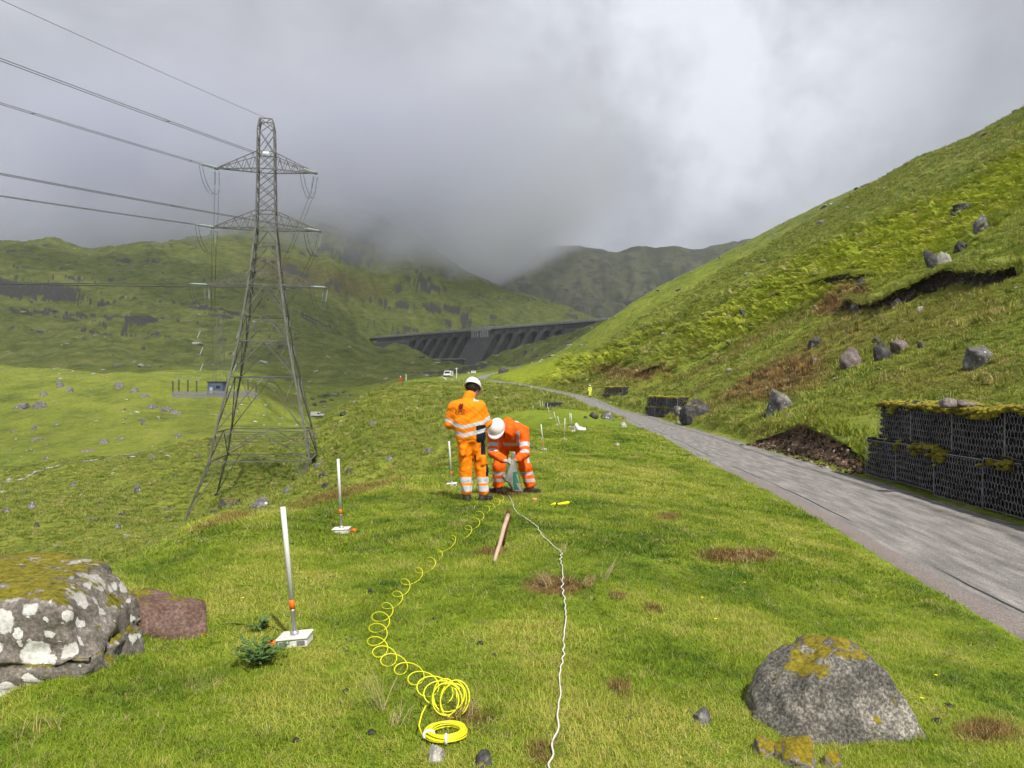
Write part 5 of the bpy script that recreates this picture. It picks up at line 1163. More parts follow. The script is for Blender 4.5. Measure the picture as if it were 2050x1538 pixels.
def basket(parent, L, H, D, org, ex, ey, near, seed, moss=1.0, end=False):
    """one wire basket: packed stones (ragged block), netting on the faces one sees, moss on top"""
    rs = np.random.default_rng(seed); ez = Vector((0, 0, 1)); org = Vector(org)
    V = []; Fc = []
    step = 0.155 if near else 0.24
    v1, f1 = ICO[2 if near else 1]
    def stones(o, e1, e2, W, Hh, inw):
        for a in np.arange(step / 2, W, step):
            for c in np.arange(step / 2, Hh, step * 0.9):
                p = o + e1 * (a + rs.uniform(-.04, .04)) + e2 * (c + rs.uniform(-.03, .03)) + inw * rs.uniform(0.07, 0.13); r = step * rs.uniform(0.46, 0.66)
                sc = np.array([rs.uniform(.8, 1.3), rs.uniform(.8, 1.2), rs.uniform(.6, 1.0)]) * r; k = len(V); jj = 1 + 0.16 * np.sin(v1 @ rs.normal(size=3) * 3.1 + rs.uniform(0, 6))
                for q in v1 * jj[:, None] * sc: V.append((p.x + q[0], p.y + q[1], p.z + q[2]))
                for f in f1: Fc.append(tuple(i + k for i in f))
    stones(org, ex, ez, L, H, ey)
    if end: stones(org + ex * L, ey, ez, D, H, -ex)
    core = MB(); rot = Matrix((ex, ey, ez)).transposed(); core.box(org + ex * L / 2 + ey * (D / 2 + 0.08) + ez * (H / 2 - 0.02), (L - 0.22, D - 0.2, H - 0.04), rot)
    k = len(V); V += core.v; Fc += [tuple(i + k for i in f) for f in core.f]
    bo = link('basket', pymesh('basket', V, Fc, False), parent, M_fill)
    mb = MB(); c_, w_ = (0.115, 0.0062) if near else (0.17, 0.016)
    hexnet(mb, L, H, org - ey * 0.012, ex, ez, c_, w_, 0.012, seed)
    for a in (0, L): mb.bar(org + ex * a - ey * 0.015, org + ex * a - ey * 0.015 + ez * H, w_ * 1.6, 0, 4)
    for c in (0.01, H): mb.bar(org - ey * 0.015 + ez * c, org + ex * L - ey * 0.015 + ez * c, w_ * 1.8, 0, 4)
    if end: hexnet(mb, D, H, org + ex * (L + 0.012), ey, ez, c_, w_, 0.006, seed + 1)
    mb.build('netting', M_wmesh, bo)
    if moss:
        vm, fm = ICO[2 if near else 1]; MV = []; MF = []; cnt = int(L * (95 if near else 26) * (1.0 if moss > 1 else 0.55))
        cl = fbm(np.linspace(0, L, 40) + org.y * 3 + org.x, np.zeros(40) + seed, 0.6, 3, 5)
        for _ in range(cnt):
            a = rs.uniform(0.02, L - 0.02); dens_ = np.interp(a, np.linspace(0, L, 40), cl)
            if moss < 1 and dens_ < -0.05: continue
            fr_ = rs.uniform() < (0.5 if moss > 1 else 0.7); hang = max(0.0, 0.07 + 0.20 * dens_)
            c = -0.02 - rs.uniform(0, 0.04) if fr_ else rs.uniform(0, 1) ** 1.3 * moss; z = H + 0.01 - (rs.uniform(0, 1) * (0.05 + hang) if fr_ else 0); r = rs.uniform(0.035, 0.085) * (1 if near else 1.7) * (0.8 if fr_ else 1.15); p = org + ex * a + ey * c + ez * z; k = len(MV); sc = np.array([rs.uniform(.8, 1.4), rs.uniform(.8, 1.4), rs.uniform(.45, .8)]) * r; jj = 1 + 0.2 * np.sin(vm @ rs.normal(size=3) * 4 + rs.uniform(0, 6))
            for q in vm * jj[:, None] * sc: MV.append((p.x + q[0], p.y + q[1], p.z + q[2]))
            for f in fm: MF.append(tuple(i + k for i in f))
        if MV: link('moss_cap', pymesh('moss_cap', MV, MF, True), bo, M_moss)
def gabion_wall(g, label, near, setback, nb, ends=True):
    a, d, nn, L = gab_frame(g); ex = Vector((d[0], d[1], 0)); ey = Vector((nn[0], nn[1], 0))
    root = empty('gabion_wall', (a[0], a[1], g[2]), label, 'gabion wall'); bl = L / nb
    for tier in range(2):
        for i in range(nb):
            off = 0.45 * tier
            o = ex * (i * bl + (off if near else 0)) + ey * (setback * tier) + Vector((0, 0, 0.93 * tier + 0.04 * math.sin(i * 2.1 + tier)))
            basket(root, bl - 0.03, 0.93, 1.0, o, ex, ey, near, 10 * tier + i + int(a[1]), (1.3 if tier else 0.32) , end=(ends and i == nb - 1))
gabion_wall(GAB[0], 'long two-tier gabion wall of netted dark stones with moss top beside the road', True, 0.16, 6, False)
gabion_wall(GAB[1], 'two-tier gabion wall beside the big dark boulder along the road', False, 0.15, 3)
gabion_wall(GAB[2], 'farthest two-tier gabion wall, near the walker in yellow', False, 0.2, 5)
pb = on_ray(1108, 818, 30); gb = empty('gabion_basket', (pb[0] - 0.9, pb[1], pb[2] - 0.05), 'single grey netted gabion basket on the grass among the far poles', 'gabion basket')
basket(gb, 1.85, 0.72, 0.9, (0, 0, 0), Vector((1, 0, 0)), Vector((0, 1, 0)), False, 77, 0)
for u, v, w_, h_, s_ in [(1868, 800, 34, 18, 401), (1905, 803, 44, 14, 402), (1772, 806, 14, 8, 403)]:
    p = P(u, v, 15.6 if u > 1800 else 19.2); put_rock('stone', rock_mesh('stone', s_, (w_ / F * p[1], w_ / F * p[1] * 0.8, h_ / F * p[1] * 1.3), 3, 0.6), M_pink, (p[0] + 0.3, p[1], GAB[0][2] + 1.86 + h_ / F * p[1] * 0.5), {401: 'dark angular stone on top of the long gabion wall', 402: 'flat pale stone on top of the long gabion wall', 403: 'small stone on the far corner of the long gabion wall'}[s_], 'stone')

# ------------------------------------------------------------------ people: implicit surfaces turned into one continuous mesh
def smin(a, b_, k):
    h = np.clip(0.5 + 0.5 * (b_ - a) / k, 0, 1); return b_ + (a - b_) * h - k * h * (1 - h)
class Field:
    """a list of tapered capsules blended together"""
    def __init__(s, k=0.03): s.p = []; s.k = k
    def cap(s, a, b_, r0, r1=None, k=None): s.p.append((np.array(a, float), np.array(b_, float), r0, r0 if r1 is None else r1, s.k if k is None else k)); return s
    def chain(s, pts, rs, k=None):
        for i in range(len(pts) - 1): s.cap(pts[i], pts[i + 1], rs[i], rs[i + 1], k)
        return s
    def ev(s, X):
        v = np.full(X.shape[:-1], 9.0)
        for a, b_, r0, r1, k in s.p: v = smin(v, s.one(X, a, b_, r0, r1), k)
        return v
    @staticmethod
    def one(X, a, b_, r0, r1):
        d = b_ - a; L = d @ d + 1e-12; t_ = np.clip(((X - a) @ d) / L, 0, 1); return np.linalg.norm(X - (a + t_[..., None] * d), axis=-1) - (r0 + (r1 - r0) * t_)
    def mesh(s, h, wr=0.0, seed=0):
        lo = np.min([np.minimum(a, b_) - max(r0, r1) for a, b_, r0, r1, _ in s.p], axis=0) - 0.05; hi = np.max([np.maximum(a, b_) + max(r0, r1) for a, b_, r0, r1, _ in s.p], axis=0) + 0.05
        ax = [np.arange(lo[i], hi[i], h) for i in range(3)]; shp = [len(q) for q in ax]; v = np.full(shp, 0.3, np.float32)
        for a, b_, r0, r1, k in s.p:
            m_ = max(r0, r1) + k + 0.02; i0 = np.maximum(((np.minimum(a, b_) - m_ - lo) / h).astype(int), 0); i1 = np.minimum(((np.maximum(a, b_) + m_ - lo) / h).astype(int) + 2, shp)
            sl = tuple(slice(i0[q], i1[q]) for q in range(3)); X = np.stack(np.meshgrid(*[ax[q][sl[q]] for q in range(3)], indexing='ij'), -1)
            v[sl] = smin(v[sl], s.one(X, a, b_, r0, r1), k)
        if wr:
            X = np.stack(np.meshgrid(*ax, indexing='ij'), -1); rs = np.random.default_rng(seed); q = 0
            for f in (22, 31, 44, 60): q = q + np.sin(X @ (rs.normal(size=3) * f) + 1.5 * np.sin(X @ (rs.normal(size=3) * f * 0.5)) + rs.uniform(0, 6)) * (22 / f)
            v = v + (wr * q).astype(np.float32)
        return nets(v, lo, h)
def nets(v, lo, h):
    ins = v < 0; c = np.zeros(np.array(v.shape) - 1, int)
    for dx in (0, 1):
        for dy in (0, 1):
            for dz in (0, 1): c += ins[dx:v.shape[0] - 1 + dx, dy:v.shape[1] - 1 + dy, dz:v.shape[2] - 1 + dz]
    act = np.argwhere((c > 0) & (c < 8)); idx = -np.ones(c.shape, int); idx[tuple(act.T)] = np.arange(len(act))
    s_ = np.zeros((len(act), 3)); n_ = np.zeros(len(act)); offs = [np.array(o) for o in ((0, 0, 0), (1, 0, 0), (0, 1, 0), (1, 1, 0), (0, 0, 1), (1, 0, 1), (0, 1, 1), (1, 1, 1))]
    for i in range(8):
        for j in range(i + 1, 8):
            if np.abs(offs[i] - offs[j]).sum() != 1: continue
            a = v[tuple((act + offs[i]).T)]; b_ = v[tuple((act + offs[j]).T)]; x = (a < 0) != (b_ < 0); t_ = np.where(x, a / (a - b_ + 1e-12), 0)
            s_ += np.where(x[:, None], offs[i] + t_[:, None] * (offs[j] - offs[i]), 0); n_ += x
    V = lo + (act + s_ / n_[:, None]) * h; Q = []
    for ax in range(3):
        o = np.eye(3, dtype=int)[ax]; a = ins[tuple(slice(0, v.shape[q] - o[q]) for q in range(3))]; b_ = ins[tuple(slice(o[q], None) for q in range(3))]
        e = np.argwhere(a != b_); u_, w_ = [(1, 2), (2, 0), (0, 1)][ax]; eu, ew = np.eye(3, dtype=int)[u_], np.eye(3, dtype=int)[w_]
        e = e[(e[:, u_] > 0) & (e[:, w_] > 0) & (e[:, u_] < c.shape[u_]) & (e[:, w_] < c.shape[w_]) & (e[:, ax] < c.shape[ax])]
        q = np.stack([idx[tuple(x.T)] for x in (e - eu - ew, e - ew, e, e - eu)], -1); fl = ~a[tuple(e.T)]; q[fl] = q[fl][:, ::-1]; Q.append(q[(q >= 0).all(1)])
    return V, np.concatenate(Q)
def field_obj(name, fld, h, mats, parent, fmat=None, wr=0.0, seed=0):
    V, Q = fld.mesh(h, wr, seed); me = bpy.data.meshes.new(name); me.from_pydata(V.tolist(), [], Q.tolist()); me.update()
    me.polygons.foreach_set('use_smooth', [True] * len(Q)); o = link(name, me, parent, mats)
    if fmat is not None: me.polygons.foreach_set('material_index', fmat(V[Q].mean(1)).astype(np.int32))
    return o
def cloth(name, col, var=0.20, sc=11.0, rough=0.75):
    return plain(name, col, rough, 0, var, sc, bump=0.35, bscale=45, spec=0.15)
M_org = cloth('orange_hi_vis', (0.95, 0.235, 0.006)); M_org2 = cloth('red_orange_hi_vis', (0.92, 0.125, 0.008)); M_yel = cloth('yellow_hi_vis', (0.62, 0.72, 0.03))  # second orange is the first with shade put into a redder colour
M_tape = plain('reflective_tape', (0.50, 0.50, 0.52), 0.35, 0, 0.1, 20, spec=0.5); M_navy = cloth('black_panel', (0.012, 0.013, 0.022)); M_boot = plain('muddy_boot_leather', (0.030, 0.025, 0.022), 0.7, 0, 0.5, 18, 0.4)
M_skin = plain('skin', (0.55, 0.30, 0.22), 0.55, 0, 0.08, 20); M_hair = plain('dark_hair', (0.02, 0.013, 0.010), 0.7); M_helm = plain('white_helmet_plastic', (0.82, 0.80, 0.78), 0.3, 0, 0.05, 10, spec=0.5)
M_glove = plain('grey_white_glove', (0.42, 0.40, 0.38), 0.8, 0, 0.35, 30); M_logo = plain('dark_red_print', (0.13, 0.010, 0.008), 0.8); M_print = plain('dark_print', (0.05, 0.008, 0.006), 0.8)
def seg_t(X, a, b_):
    a = np.array(a); d = np.array(b_) - a; t_ = ((X - a) @ d) / (d @ d); return t_, np.linalg.norm(X - (a + np.clip(t_, 0, 1)[:, None] * d), axis=1)
def hand(f, wrist, tip, pn, side, r=0.0095, curl=0.5, s=1.0):
    """palm and five bent fingers from the wrist towards tip; pn = palm normal, side = towards the thumb"""
    w_ = Vector(wrist); d = (Vector(tip) - w_).normalized(); pn = Vector(pn); pn = (pn - d * pn.dot(d)).normalized(); sd_ = d.cross(pn).normalized() * side
    for k, o in enumerate((-0.030, -0.010, 0.010, 0.030)):
        a = w_ + sd_ * o * 0.6 * s; kn = w_ + d * 0.088 * s + sd_ * o * s; f.cap(a, kn, 0.014 * s, 0.013 * s, 0.012)
        L = (0.070, 0.080, 0.085, 0.075)[k] * s; e1 = kn + (d * math.cos(curl) + pn * math.sin(curl)) * L * 0.45; e2 = e1 + (d * math.cos(curl * 2.2) + pn * math.sin(curl * 2.2)) * L * 0.33; e3 = e2 + (d * math.cos(curl * 3) + pn * math.sin(curl * 3)) * L * 0.25
        f.chain([kn, e1, e2, e3], [r * 1.1 * s, r * s, r * 0.95 * s, r * 0.85 * s], 0.004)
    t0 = w_ + d * 0.025 * s + sd_ * 0.028 * s; t1 = t0 + (d * 0.6 + sd_ * 0.7 + pn * 0.3).normalized() * 0.042 * s; t2 = t1 + (d * 0.9 + sd_ * 0.15 + pn * 0.4).normalized() * 0.032 * s; f.chain([t0, t1, t2], [0.014 * s, 0.0115 * s, 0.0095 * s], 0.006)
def head(f, c, fwd, up):
    c = Vector(c); fw = Vector(fwd).normalized(); up = Vector(up); up = (up - fw * up.dot(fw)).normalized(); rt = fw.cross(up)
    f.cap(c - fw * 0.025 + up * 0.02, c + fw * 0.025 + up * 0.03, 0.082, 0.078, 0.03); f.cap(c + fw * 0.03 - up * 0.02, c + fw * 0.045 - up * 0.085, 0.060, 0.038, 0.04)
    f.cap(c + fw * 0.095 + up * 0.015, c + fw * 0.118 - up * 0.025, 0.010, 0.014, 0.012)
    for s in (-1, 1):
        f.cap(c + rt * s * 0.080 - fw * 0.01 + up * 0.015, c + rt * s * 0.084 - fw * 0.005 - up * 0.03, 0.014, 0.010, 0.008)
        f.cap(c + fw * 0.088 + rt * s * 0.032 + up * 0.035, c + fw * 0.088 + rt * s * 0.018 + up * 0.035, 0.012, 0.010, 0.01)
    f.cap(c + fw * 0.088 - up * 0.055 - rt * 0.018, c + fw * 0.088 - up * 0.055 + rt * 0.018, 0.010, 0.010, 0.008)
    return fw, up, rt
def face_bits(body, c, fw, up, rt):
    c = Vector(c)
    mb = MB()
    for s in (-1, 1): mb.lathe([(0.002, -0.008), (0.008, -0.004), (0.010, 0.0), (0.008, 0.004), (0.002, 0.008)], c + fw * 0.090 + rt * s * 0.032 + up * 0.018, 8)
    mb.build('eyes', M_blk, body)
    mb = MB(); mb.bar(c + fw * 0.097 - up * 0.055 - rt * 0.022, c + fw * 0.097 - up * 0.055 + rt * 0.022, 0.008); mb.build('mouth', plain('lip', (0.35, 0.12, 0.10), 0.6), body)
def helmet(parent, c, fw, up, rt, mat=None, k=1.0):
    """hard hat: ribbed dome, peak, rim, headband"""
    c = Vector(c); V = []; Fc = []; nu, nv_ = 28, 9
    for j in range(nv_):
        a = j / (nv_ - 1) * math.pi / 2
        for i in range(nu):
            p = 2 * math.pi * i / nu; rr = math.cos(a) ** 0.85; rib = 1 + (0.025 if abs(math.sin(p)) < 0.28 and j > 1 else 0)
            V.append(c + (fw * (math.cos(p) * 0.142 * rr) + rt * (math.sin(p) * 0.113 * rr)) * k + up * (0.132 * math.sin(a) * rib + 0.03) * k)
    for j in range(nv_ - 1):
        for i in range(nu): Fc.append((j * nu + i, j * nu + (i + 1) % nu, (j + 1) * nu + (i + 1) % nu, (j + 1) * nu + i))
    h = link('helmet', pymesh('helmet', V, Fc, True), parent, mat or M_helm); so = h.modifiers.new('thick', 'SOLIDIFY'); so.thickness = 0.006
    V = []; Fc = []; n_ = 30
    for i in range(n_):
        p = 2 * math.pi * i / n_; ext = 0.012 + 0.050 * max(0, math.cos(p)) ** 1.5
        for e, z in ((0, 0.034), (ext, 0.026 - 0.2 * ext), (ext, 0.018 - 0.2 * ext), (0, 0.024)): V.append(c + (fw * (math.cos(p) * (0.140 + e)) + rt * (math.sin(p) * (0.111 + e * 0.8))) * k + up * z * k)
    for i in range(n_):
        for q in range(4): Fc.append((i * 4 + q, i * 4 + (q + 1) % 4, ((i + 1) % n_) * 4 + (q + 1) % 4, ((i + 1) % n_) * 4 + q))
    link('brim', pymesh('brim', V, Fc, True), h, mat or M_helm)
    mb = MB(); mb.tube([c + (fw * (math.cos(a) * 0.108) + rt * (math.sin(a) * 0.093)) * k + up * 0.005 * k for a in np.linspace(0, 2 * math.pi, 25)], 0.012 * k, 6); mb.build('headband', M_blk, h)
    return h
def boots(parent, feet):
    for (x, y, z, ang) in feet:
        f = Field(0.03); d = np.array([math.cos(ang), math.sin(ang), 0]); p = np.array([x, y, 0]); f.cap(p + [0, 0, 0.24], p + [0, 0, 0.09], 0.062, 0.058); f.cap(p + [0, 0, 0.05] - d * 0.05, p + d * 0.16 + [0, 0, 0.04], 0.052, 0.046)
        bo = field_obj('boot', f, 0.012, [M_boot], parent)
        mb = MB(); q = Vector(p); dv = Vector(d); sv = Vector((-d[1], d[0], 0)); n_ = 16; ring = []
        for i in range(n_): a = 2 * math.pi * i / n_; ring.append(q + dv * (0.055 + 0.165 * math.cos(a)) + sv * (0.056 * math.sin(a)))
        mb.addv([v + Vector((0, 0, -0.02)) for v in ring] + [v + Vector((0, 0, 0.018)) for v in ring], [tuple(reversed(range(n_))), tuple(range(n_, 2 * n_))] + [(i, (i + 1) % n_, (i + 1) % n_ + n_, i + n_) for i in range(n_)]); mb.build('sole', M_blk, bo)

# --- standing worker, back to us
p0 = P(951.7, 1003, 11.2); W1 = empty('person', (p0[0], p0[1], gz(p0[0], p0[1])), 'worker in orange hi-vis suit and white helmet standing with his back turned', 'person')
hc = (-0.045, 0.10, 1.655); hf, hu = (0.35, 0.80, -0.55), (0.05, 0.45, 0.85)
sL, sR = (-0.315, 0.0, 1.385), (0.065, 0.02, 1.395); eL, eR = (-0.375, 0.02, 1.15), (0.165, 0.06, 1.16); wL, wR = (-0.18, 0.27, 1.10), (0.10, 0.29, 1.14)
kL, kR = (-0.145, 0.03, 0.47), (0.095, 0.04, 0.47); aL, aR = (-0.125, 0.0, 0.08), (0.115, 0.0, 0.08); hL, hR = (-0.155, 0.0, 0.90), (0.015, 0.0, 0.90)
bd = Field(0.03); fw, up, rt = head(bd, hc, hf, hu)
bd.cap((-0.115, 0.02, 1.46), (-0.06, 0.075, 1.60), 0.058, 0.055); bd.chain([(-0.07, 0.01, 0.92), (-0.10, 0.01, 1.15), (-0.125, 0.02, 1.38)], [0.075, 0.075, 0.07])
bd.cap(sL, sR, 0.05)
for a, e, w_ in ((sL, eL, wL), (sR, eR, wR)): bd.chain([a, e, w_], [0.048, 0.038, 0.028])
for a, k_, n_ in ((hL, kL, aL), (hR, kR, aR)): bd.chain([a, k_, n_], [0.075, 0.05, 0.038])
hand(bd, wR, (0.01, 0.37, 1.12), (0, 0, 1), 1); hand(bd, wL, (-0.05, 0.36, 1.12), (0, 0, 1), -1)
body = field_obj('body', bd, 0.009, [M_skin, M_hair], W1, lambda c: (((c - np.array(hc)) @ np.array(fw) < 0.0) & ((c - np.array(hc)) @ np.array(up) > -0.07) & (c[:, 2] > 1.56)).astype(int)); face_bits(body, hc, fw, up, rt); helmet(W1, Vector(hc) + up * 0.012, fw, up, rt)
jk = Field(0.05)
for o in (-0.085, 0.085): jk.chain([(-0.065 + o * 1.05, 0.0, 0.95), (-0.095 + o * 1.15, 0.0, 1.15), (-0.13 + o * 1.35, -0.01, 1.36)], [0.128, 0.128, 0.112])
jk.cap((-0.20, -0.015, 1.415), (-0.05, 0.0, 1.42), 0.092, 0.092); jk.cap((-0.08, -0.03, 1.0), (-0.12, -0.045, 1.38), 0.11, 0.10); jk.cap((-0.115, 0.015, 1.47), (-0.085, 0.045, 1.56), 0.085, 0.080, 0.03)
for a, e, w_ in ((sL, eL, wL), (sR, eR, wR)): jk.chain([a, e], [0.088, 0.078], 0.07); jk.chain([e, tuple(np.array(e) + (np.array(w_) - np.array(e)) * 0.86)], [0.070, 0.054], 0.03)
def jmat(c):
    mi = np.zeros(len(c), int); tL, dL = seg_t(c, sL, eL); tR, dR = seg_t(c, sR, eR); arm = ((dL < 0.098) & (c[:, 0] < -0.29)) | ((dR < 0.098) & (c[:, 0] > 0.095)) | (c[:, 1] > 0.13)
    vz = c[:, 2] - 0.25 * np.abs(c[:, 0] + 0.16) * (c[:, 0] > -0.16) - 0.30 * np.abs(c[:, 0] + 0.16) * (c[:, 0] < -0.16)
    tor = ~arm; mi[tor & (c[:, 2] < 1.13) & (c[:, 0] > 0.015) & (vz < 1.12)] = 2
    mi[tor & (vz > 1.075) & (vz < 1.128)] = 1; mi[tor & (vz > 0.955) & (vz < 1.012)] = 1
    mi[arm & (tL > 0.70) & (tL < 0.90) & (c[:, 0] < -0.25) & (c[:, 1] < 0.12)] = 1; mi[arm & (tR > 0.66) & (tR < 0.88) & (c[:, 0] > 0.05) & (c[:, 1] < 0.14)] = 1
    mi[(np.abs(c[:, 0] - 0.015) < 0.038) & (np.abs(c[:, 2] - 1.505) < 0.028)] = 1; return mi
jo = field_obj('jacket', jk, 0.0085, [M_org, M_tape, M_navy], W1, jmat, 0.0030, 21)
tr = Field(0.04); tr.cap((-0.15, 0, 0.93), (0.02, 0, 0.93), 0.112, 0.112)
for a, k_, n_ in ((hL, kL, aL), (hR, kR, aR)): tr.chain([a, k_, (n_[0], n_[1], 0.175)], [0.108, 0.088, 0.082])
tr.cap((-0.17, -0.085, 0.80), (-0.17, -0.085, 0.72), 0.05, 0.05, 0.03); tr.cap((0.105, -0.03, 0.66), (0.115, -0.03, 0.58), 0.055, 0.05, 0.03)
def tmat(c):
    mi = np.zeros(len(c), int); mi[(c[:, 2] > 0.285) & (c[:, 2] < 0.375)] = 1; mi[(c[:, 2] > 0.165) & (c[:, 2] < 0.255)] = 1
    mi[(c[:, 0] > 0.085) & (c[:, 2] > 0.70) & (c[:, 2] < 0.93)] = 2; mi[(c[:, 0] > 0.155) & (c[:, 2] > 0.38) & (c[:, 2] < 0.56)] = 2; mi[(np.abs(c[:, 0] - 0.0) < 0.014) & (c[:, 1] < -0.04) & (c[:, 2] > 0.58) & (c[:, 2] < 0.70)] = 2; return mi
field_obj('trousers', tr, 0.0085, [M_org, M_tape, M_navy], W1, tmat, 0.0042, 26)
boots(W1, [(aL[0], aL[1], 0, R(100)), (aR[0], aR[1], 0, R(55))])
# print on his back, laid on the cloth
def stick(obj_name, mesh_v, faces, mat, c, wd, parent):
    """flat print projected on to the back of the jacket"""
    V = []
    for x, z in mesh_v:
        y = -0.30
        for _ in range(40):
            d = float(jk.ev(np.array([[c[0] + x, y, c[1] + z]]))[0]); y += max(d, 0) * 0.9
            if d < 0.0015: break
        V.append((c[0] + x, y - 0.013, c[1] + z))
    o = link(obj_name, pymesh(obj_name, V, faces), parent, mat); return o
def text_mesh(s, size):
    cu = bpy.data.curves.new('t', 'FONT'); cu.body = s; cu.size = size; cu.align_x = 'CENTER'; cu.resolution_u = 3; ob = bpy.data.objects.new('t', cu); COL.objects.link(ob); bpy.context.view_layer.update()
    me = bpy.data.meshes.new_from_object(ob.evaluated_get(bpy.context.evaluated_depsgraph_get())); bpy.data.objects.remove(ob)
    return [(v.co.x, v.co.y) for v in me.vertices], [tuple(p.vertices) for p in me.polygons]
v_, f_ = text_mesh('EPC', 0.082); stick('lettering', v_, f_, M_print, (-0.215, 1.30), 0, jo)
bars = []; bf = []
for j in range(7): x = -0.05 + 0.015 * j; k = len(bars); bars += [(x, 0), (x + 0.010, 0), (x + 0.010, 0.008), (x, 0.008)]; bf.append((k, k + 1, k + 2, k + 3))
stick('small_print', bars, bf, M_print, (-0.215, 1.282), 0, jo)
drop = [(0.034 * math.sin(a) * (1 - 0.5 * max(0, math.cos(a))), 0.042 * math.cos(a)) for a in np.linspace(0, 2 * math.pi, 16, endpoint=False)]
stick('emblem', [(0, 0)] + drop, [(0, i + 1, (i + 1) % 16 + 1) for i in range(16)], M_logo, (-0.205, 1.405), 0, jo)
stick('emblem', [(0.018, 0.005), (0.034, 0.012), (0.028, 0.048), (0.016, 0.045)], [(0, 1, 2, 3)], M_logo, (-0.200, 1.405), 0, jo)
# --- bending worker
p0 = P(1021.9, 985, 12.2); W2 = empty('person', (p0[0], p0[1], gz(p0[0], p0[1])), 'worker in orange hi-vis suit, coloured redder for shade, bending over a sack', 'person')
hc = (-0.205, -0.30, 1.045); hf, hu = (-0.25, -0.62, -0.72), (-0.12, -0.70, 0.70)
sL, sR = (-0.285, -0.13, 0.98), (0.205, -0.10, 1.02); eL, eR = (-0.275, -0.24, 0.69), (0.225, -0.24, 0.67); wL, wR = (-0.085, -0.37, 0.565), (0.085, -0.36, 0.575)
kL, kR = (-0.185, 0.03, 0.44), (0.235, 0.05, 0.43); aL, aR = (-0.20, 0.12, 0.08), (0.31, 0.10, 0.08); hL, hR = (-0.085, 0.27, 0.84), (0.115, 0.27, 0.84)
bd = Field(0.03); fw, up, rt = head(bd, hc, hf, hu); bd.cap((-0.06, -0.10, 1.07), (-0.17, -0.24, 1.07), 0.06, 0.055); bd.chain([(0.015, 0.27, 0.86), (0.0, 0.10, 1.0), (-0.04, -0.07, 1.04)], [0.07, 0.07, 0.07]); bd.cap(sL, sR, 0.05)
for a, e, w_ in ((sL, eL, wL), (sR, eR, wR)): bd.chain([a, e, w_], [0.048, 0.038, 0.028])
for a, k_, n_ in ((hL, kL, aL), (hR, kR, aR)): bd.chain([a, k_, n_], [0.075, 0.05, 0.038])
body = field_obj('body', bd, 0.009, [M_skin, M_hair], W2, lambda c: (((c - np.array(hc)) @ np.array(fw) < -0.01) & ((c - np.array(hc)) @ np.array(up) > -0.04) & (c[:, 1] < -0.14) & (np.abs(c[:, 0] + 0.2) < 0.12) & (c[:, 2] > 0.98)).astype(int)); face_bits(body, hc, fw, up, rt); helmet(W2, Vector(hc) + up * 0.012, fw, up, rt, plain('pinkish_white_helmet', (0.82, 0.74, 0.73), 0.3, 0, 0.05, 10, spec=0.5), 1.05)
jk2 = Field(0.05)
for o in (-0.09, 0.09): jk2.chain([(0.015 + o, 0.24, 0.90), (0.0 + o * 1.1, 0.10, 1.0), (-0.04 + o * 1.35, -0.08, 1.055)], [0.118, 0.120, 0.110])
jk2.cap((-0.15, -0.12, 1.02), (0.08, -0.10, 1.05), 0.10, 0.10); jk2.cap((-0.07, -0.10, 1.09), (-0.125, -0.17, 1.10), 0.092, 0.085, 0.03); jk2.cap((0.0, -0.06, 1.0), (0.01, 0.10, 0.80), 0.13, 0.12); jk2.cap((-0.04, -0.02, 1.14), (0.02, 0.05, 1.10), 0.09, 0.08, 0.03)
for a, e, w_ in ((sL, eL, wL), (sR, eR, wR)): jk2.chain([a, e], [0.090, 0.075], 0.045); jk2.chain([e, tuple(np.array(e) + (np.array(w_) - np.array(e)) * 0.80)], [0.075, 0.062], 0.03)
def jmat2(c):
    mi = np.zeros(len(c), int); mi[:] = 0
    for a, e in ((sL, eL), (sR, eR)):
        t_, d_ = seg_t(c, a, e); mi[(d_ < 0.11) & (((t_ > 0.55) & (t_ < 0.74)) | ((t_ > 0.88) & (t_ < 1.02)))] = 1
    tor = (np.abs(c[:, 0]) < 0.17) & (c[:, 2] < 0.98); mi[tor & (np.abs(c[:, 2] - 0.80) < 0.025)] = 1
    mi[(np.abs(c[:, 0] - 0.115) < 0.028) & (c[:, 1] < 0.0) & (c[:, 2] > 0.80) & (c[:, 2] < 1.02)] = 1; mi[(np.abs(c[:, 0] - 0.10) < 0.03) & (np.abs(c[:, 1] + 0.05) < 0.09) & (c[:, 2] > 1.10)] = 1
    mi[(np.abs(c[:, 0] + 0.10) < 0.010) & (c[:, 1] < -0.08) & (c[:, 2] < 1.0) & (c[:, 2] > 0.74)] = 2; return mi
field_obj('jacket', jk2, 0.0085, [M_org2, M_tape, M_navy], W2, jmat2, 0.004, 8)
tr = Field(0.04); tr.cap((-0.075, 0.25, 0.86), (0.11, 0.25, 0.86), 0.118, 0.118)
for a, k_, n_ in ((hL, kL, aL), (hR, kR, aR)): tr.chain([a, k_, (n_[0], n_[1], 0.16)], [0.112, 0.096, 0.092])
def tmat2(c):
    mi = np.zeros(len(c), int); mi[(c[:, 2] > 0.31) & (c[:, 2] < 0.36)] = 1; mi[(c[:, 2] > 0.195) & (c[:, 2] < 0.25)] = 1; mi[(c[:, 0] > 0.27) & (c[:, 2] > 0.50) & (c[:, 2] < 0.62)] = 1; return mi
field_obj('trousers', tr, 0.0085, [M_org2, M_tape], W2, tmat2, 0.0045, 12)
boots(W2, [(aL[0], aL[1], 0, R(-150)), (aR[0], aR[1], 0, R(-25))])
gl = Field(0.012); hand(gl, wL, (0.01, -0.43, 0.56), (0.3, 0, -1), 1, 0.0115, 0.75, 1.08); gl.cap(tuple(np.array(wL) + (np.array(eL) - np.array(wL)) * 0.18), wL, 0.040, 0.036); field_obj('glove', gl, 0.006, [M_glove], W2)
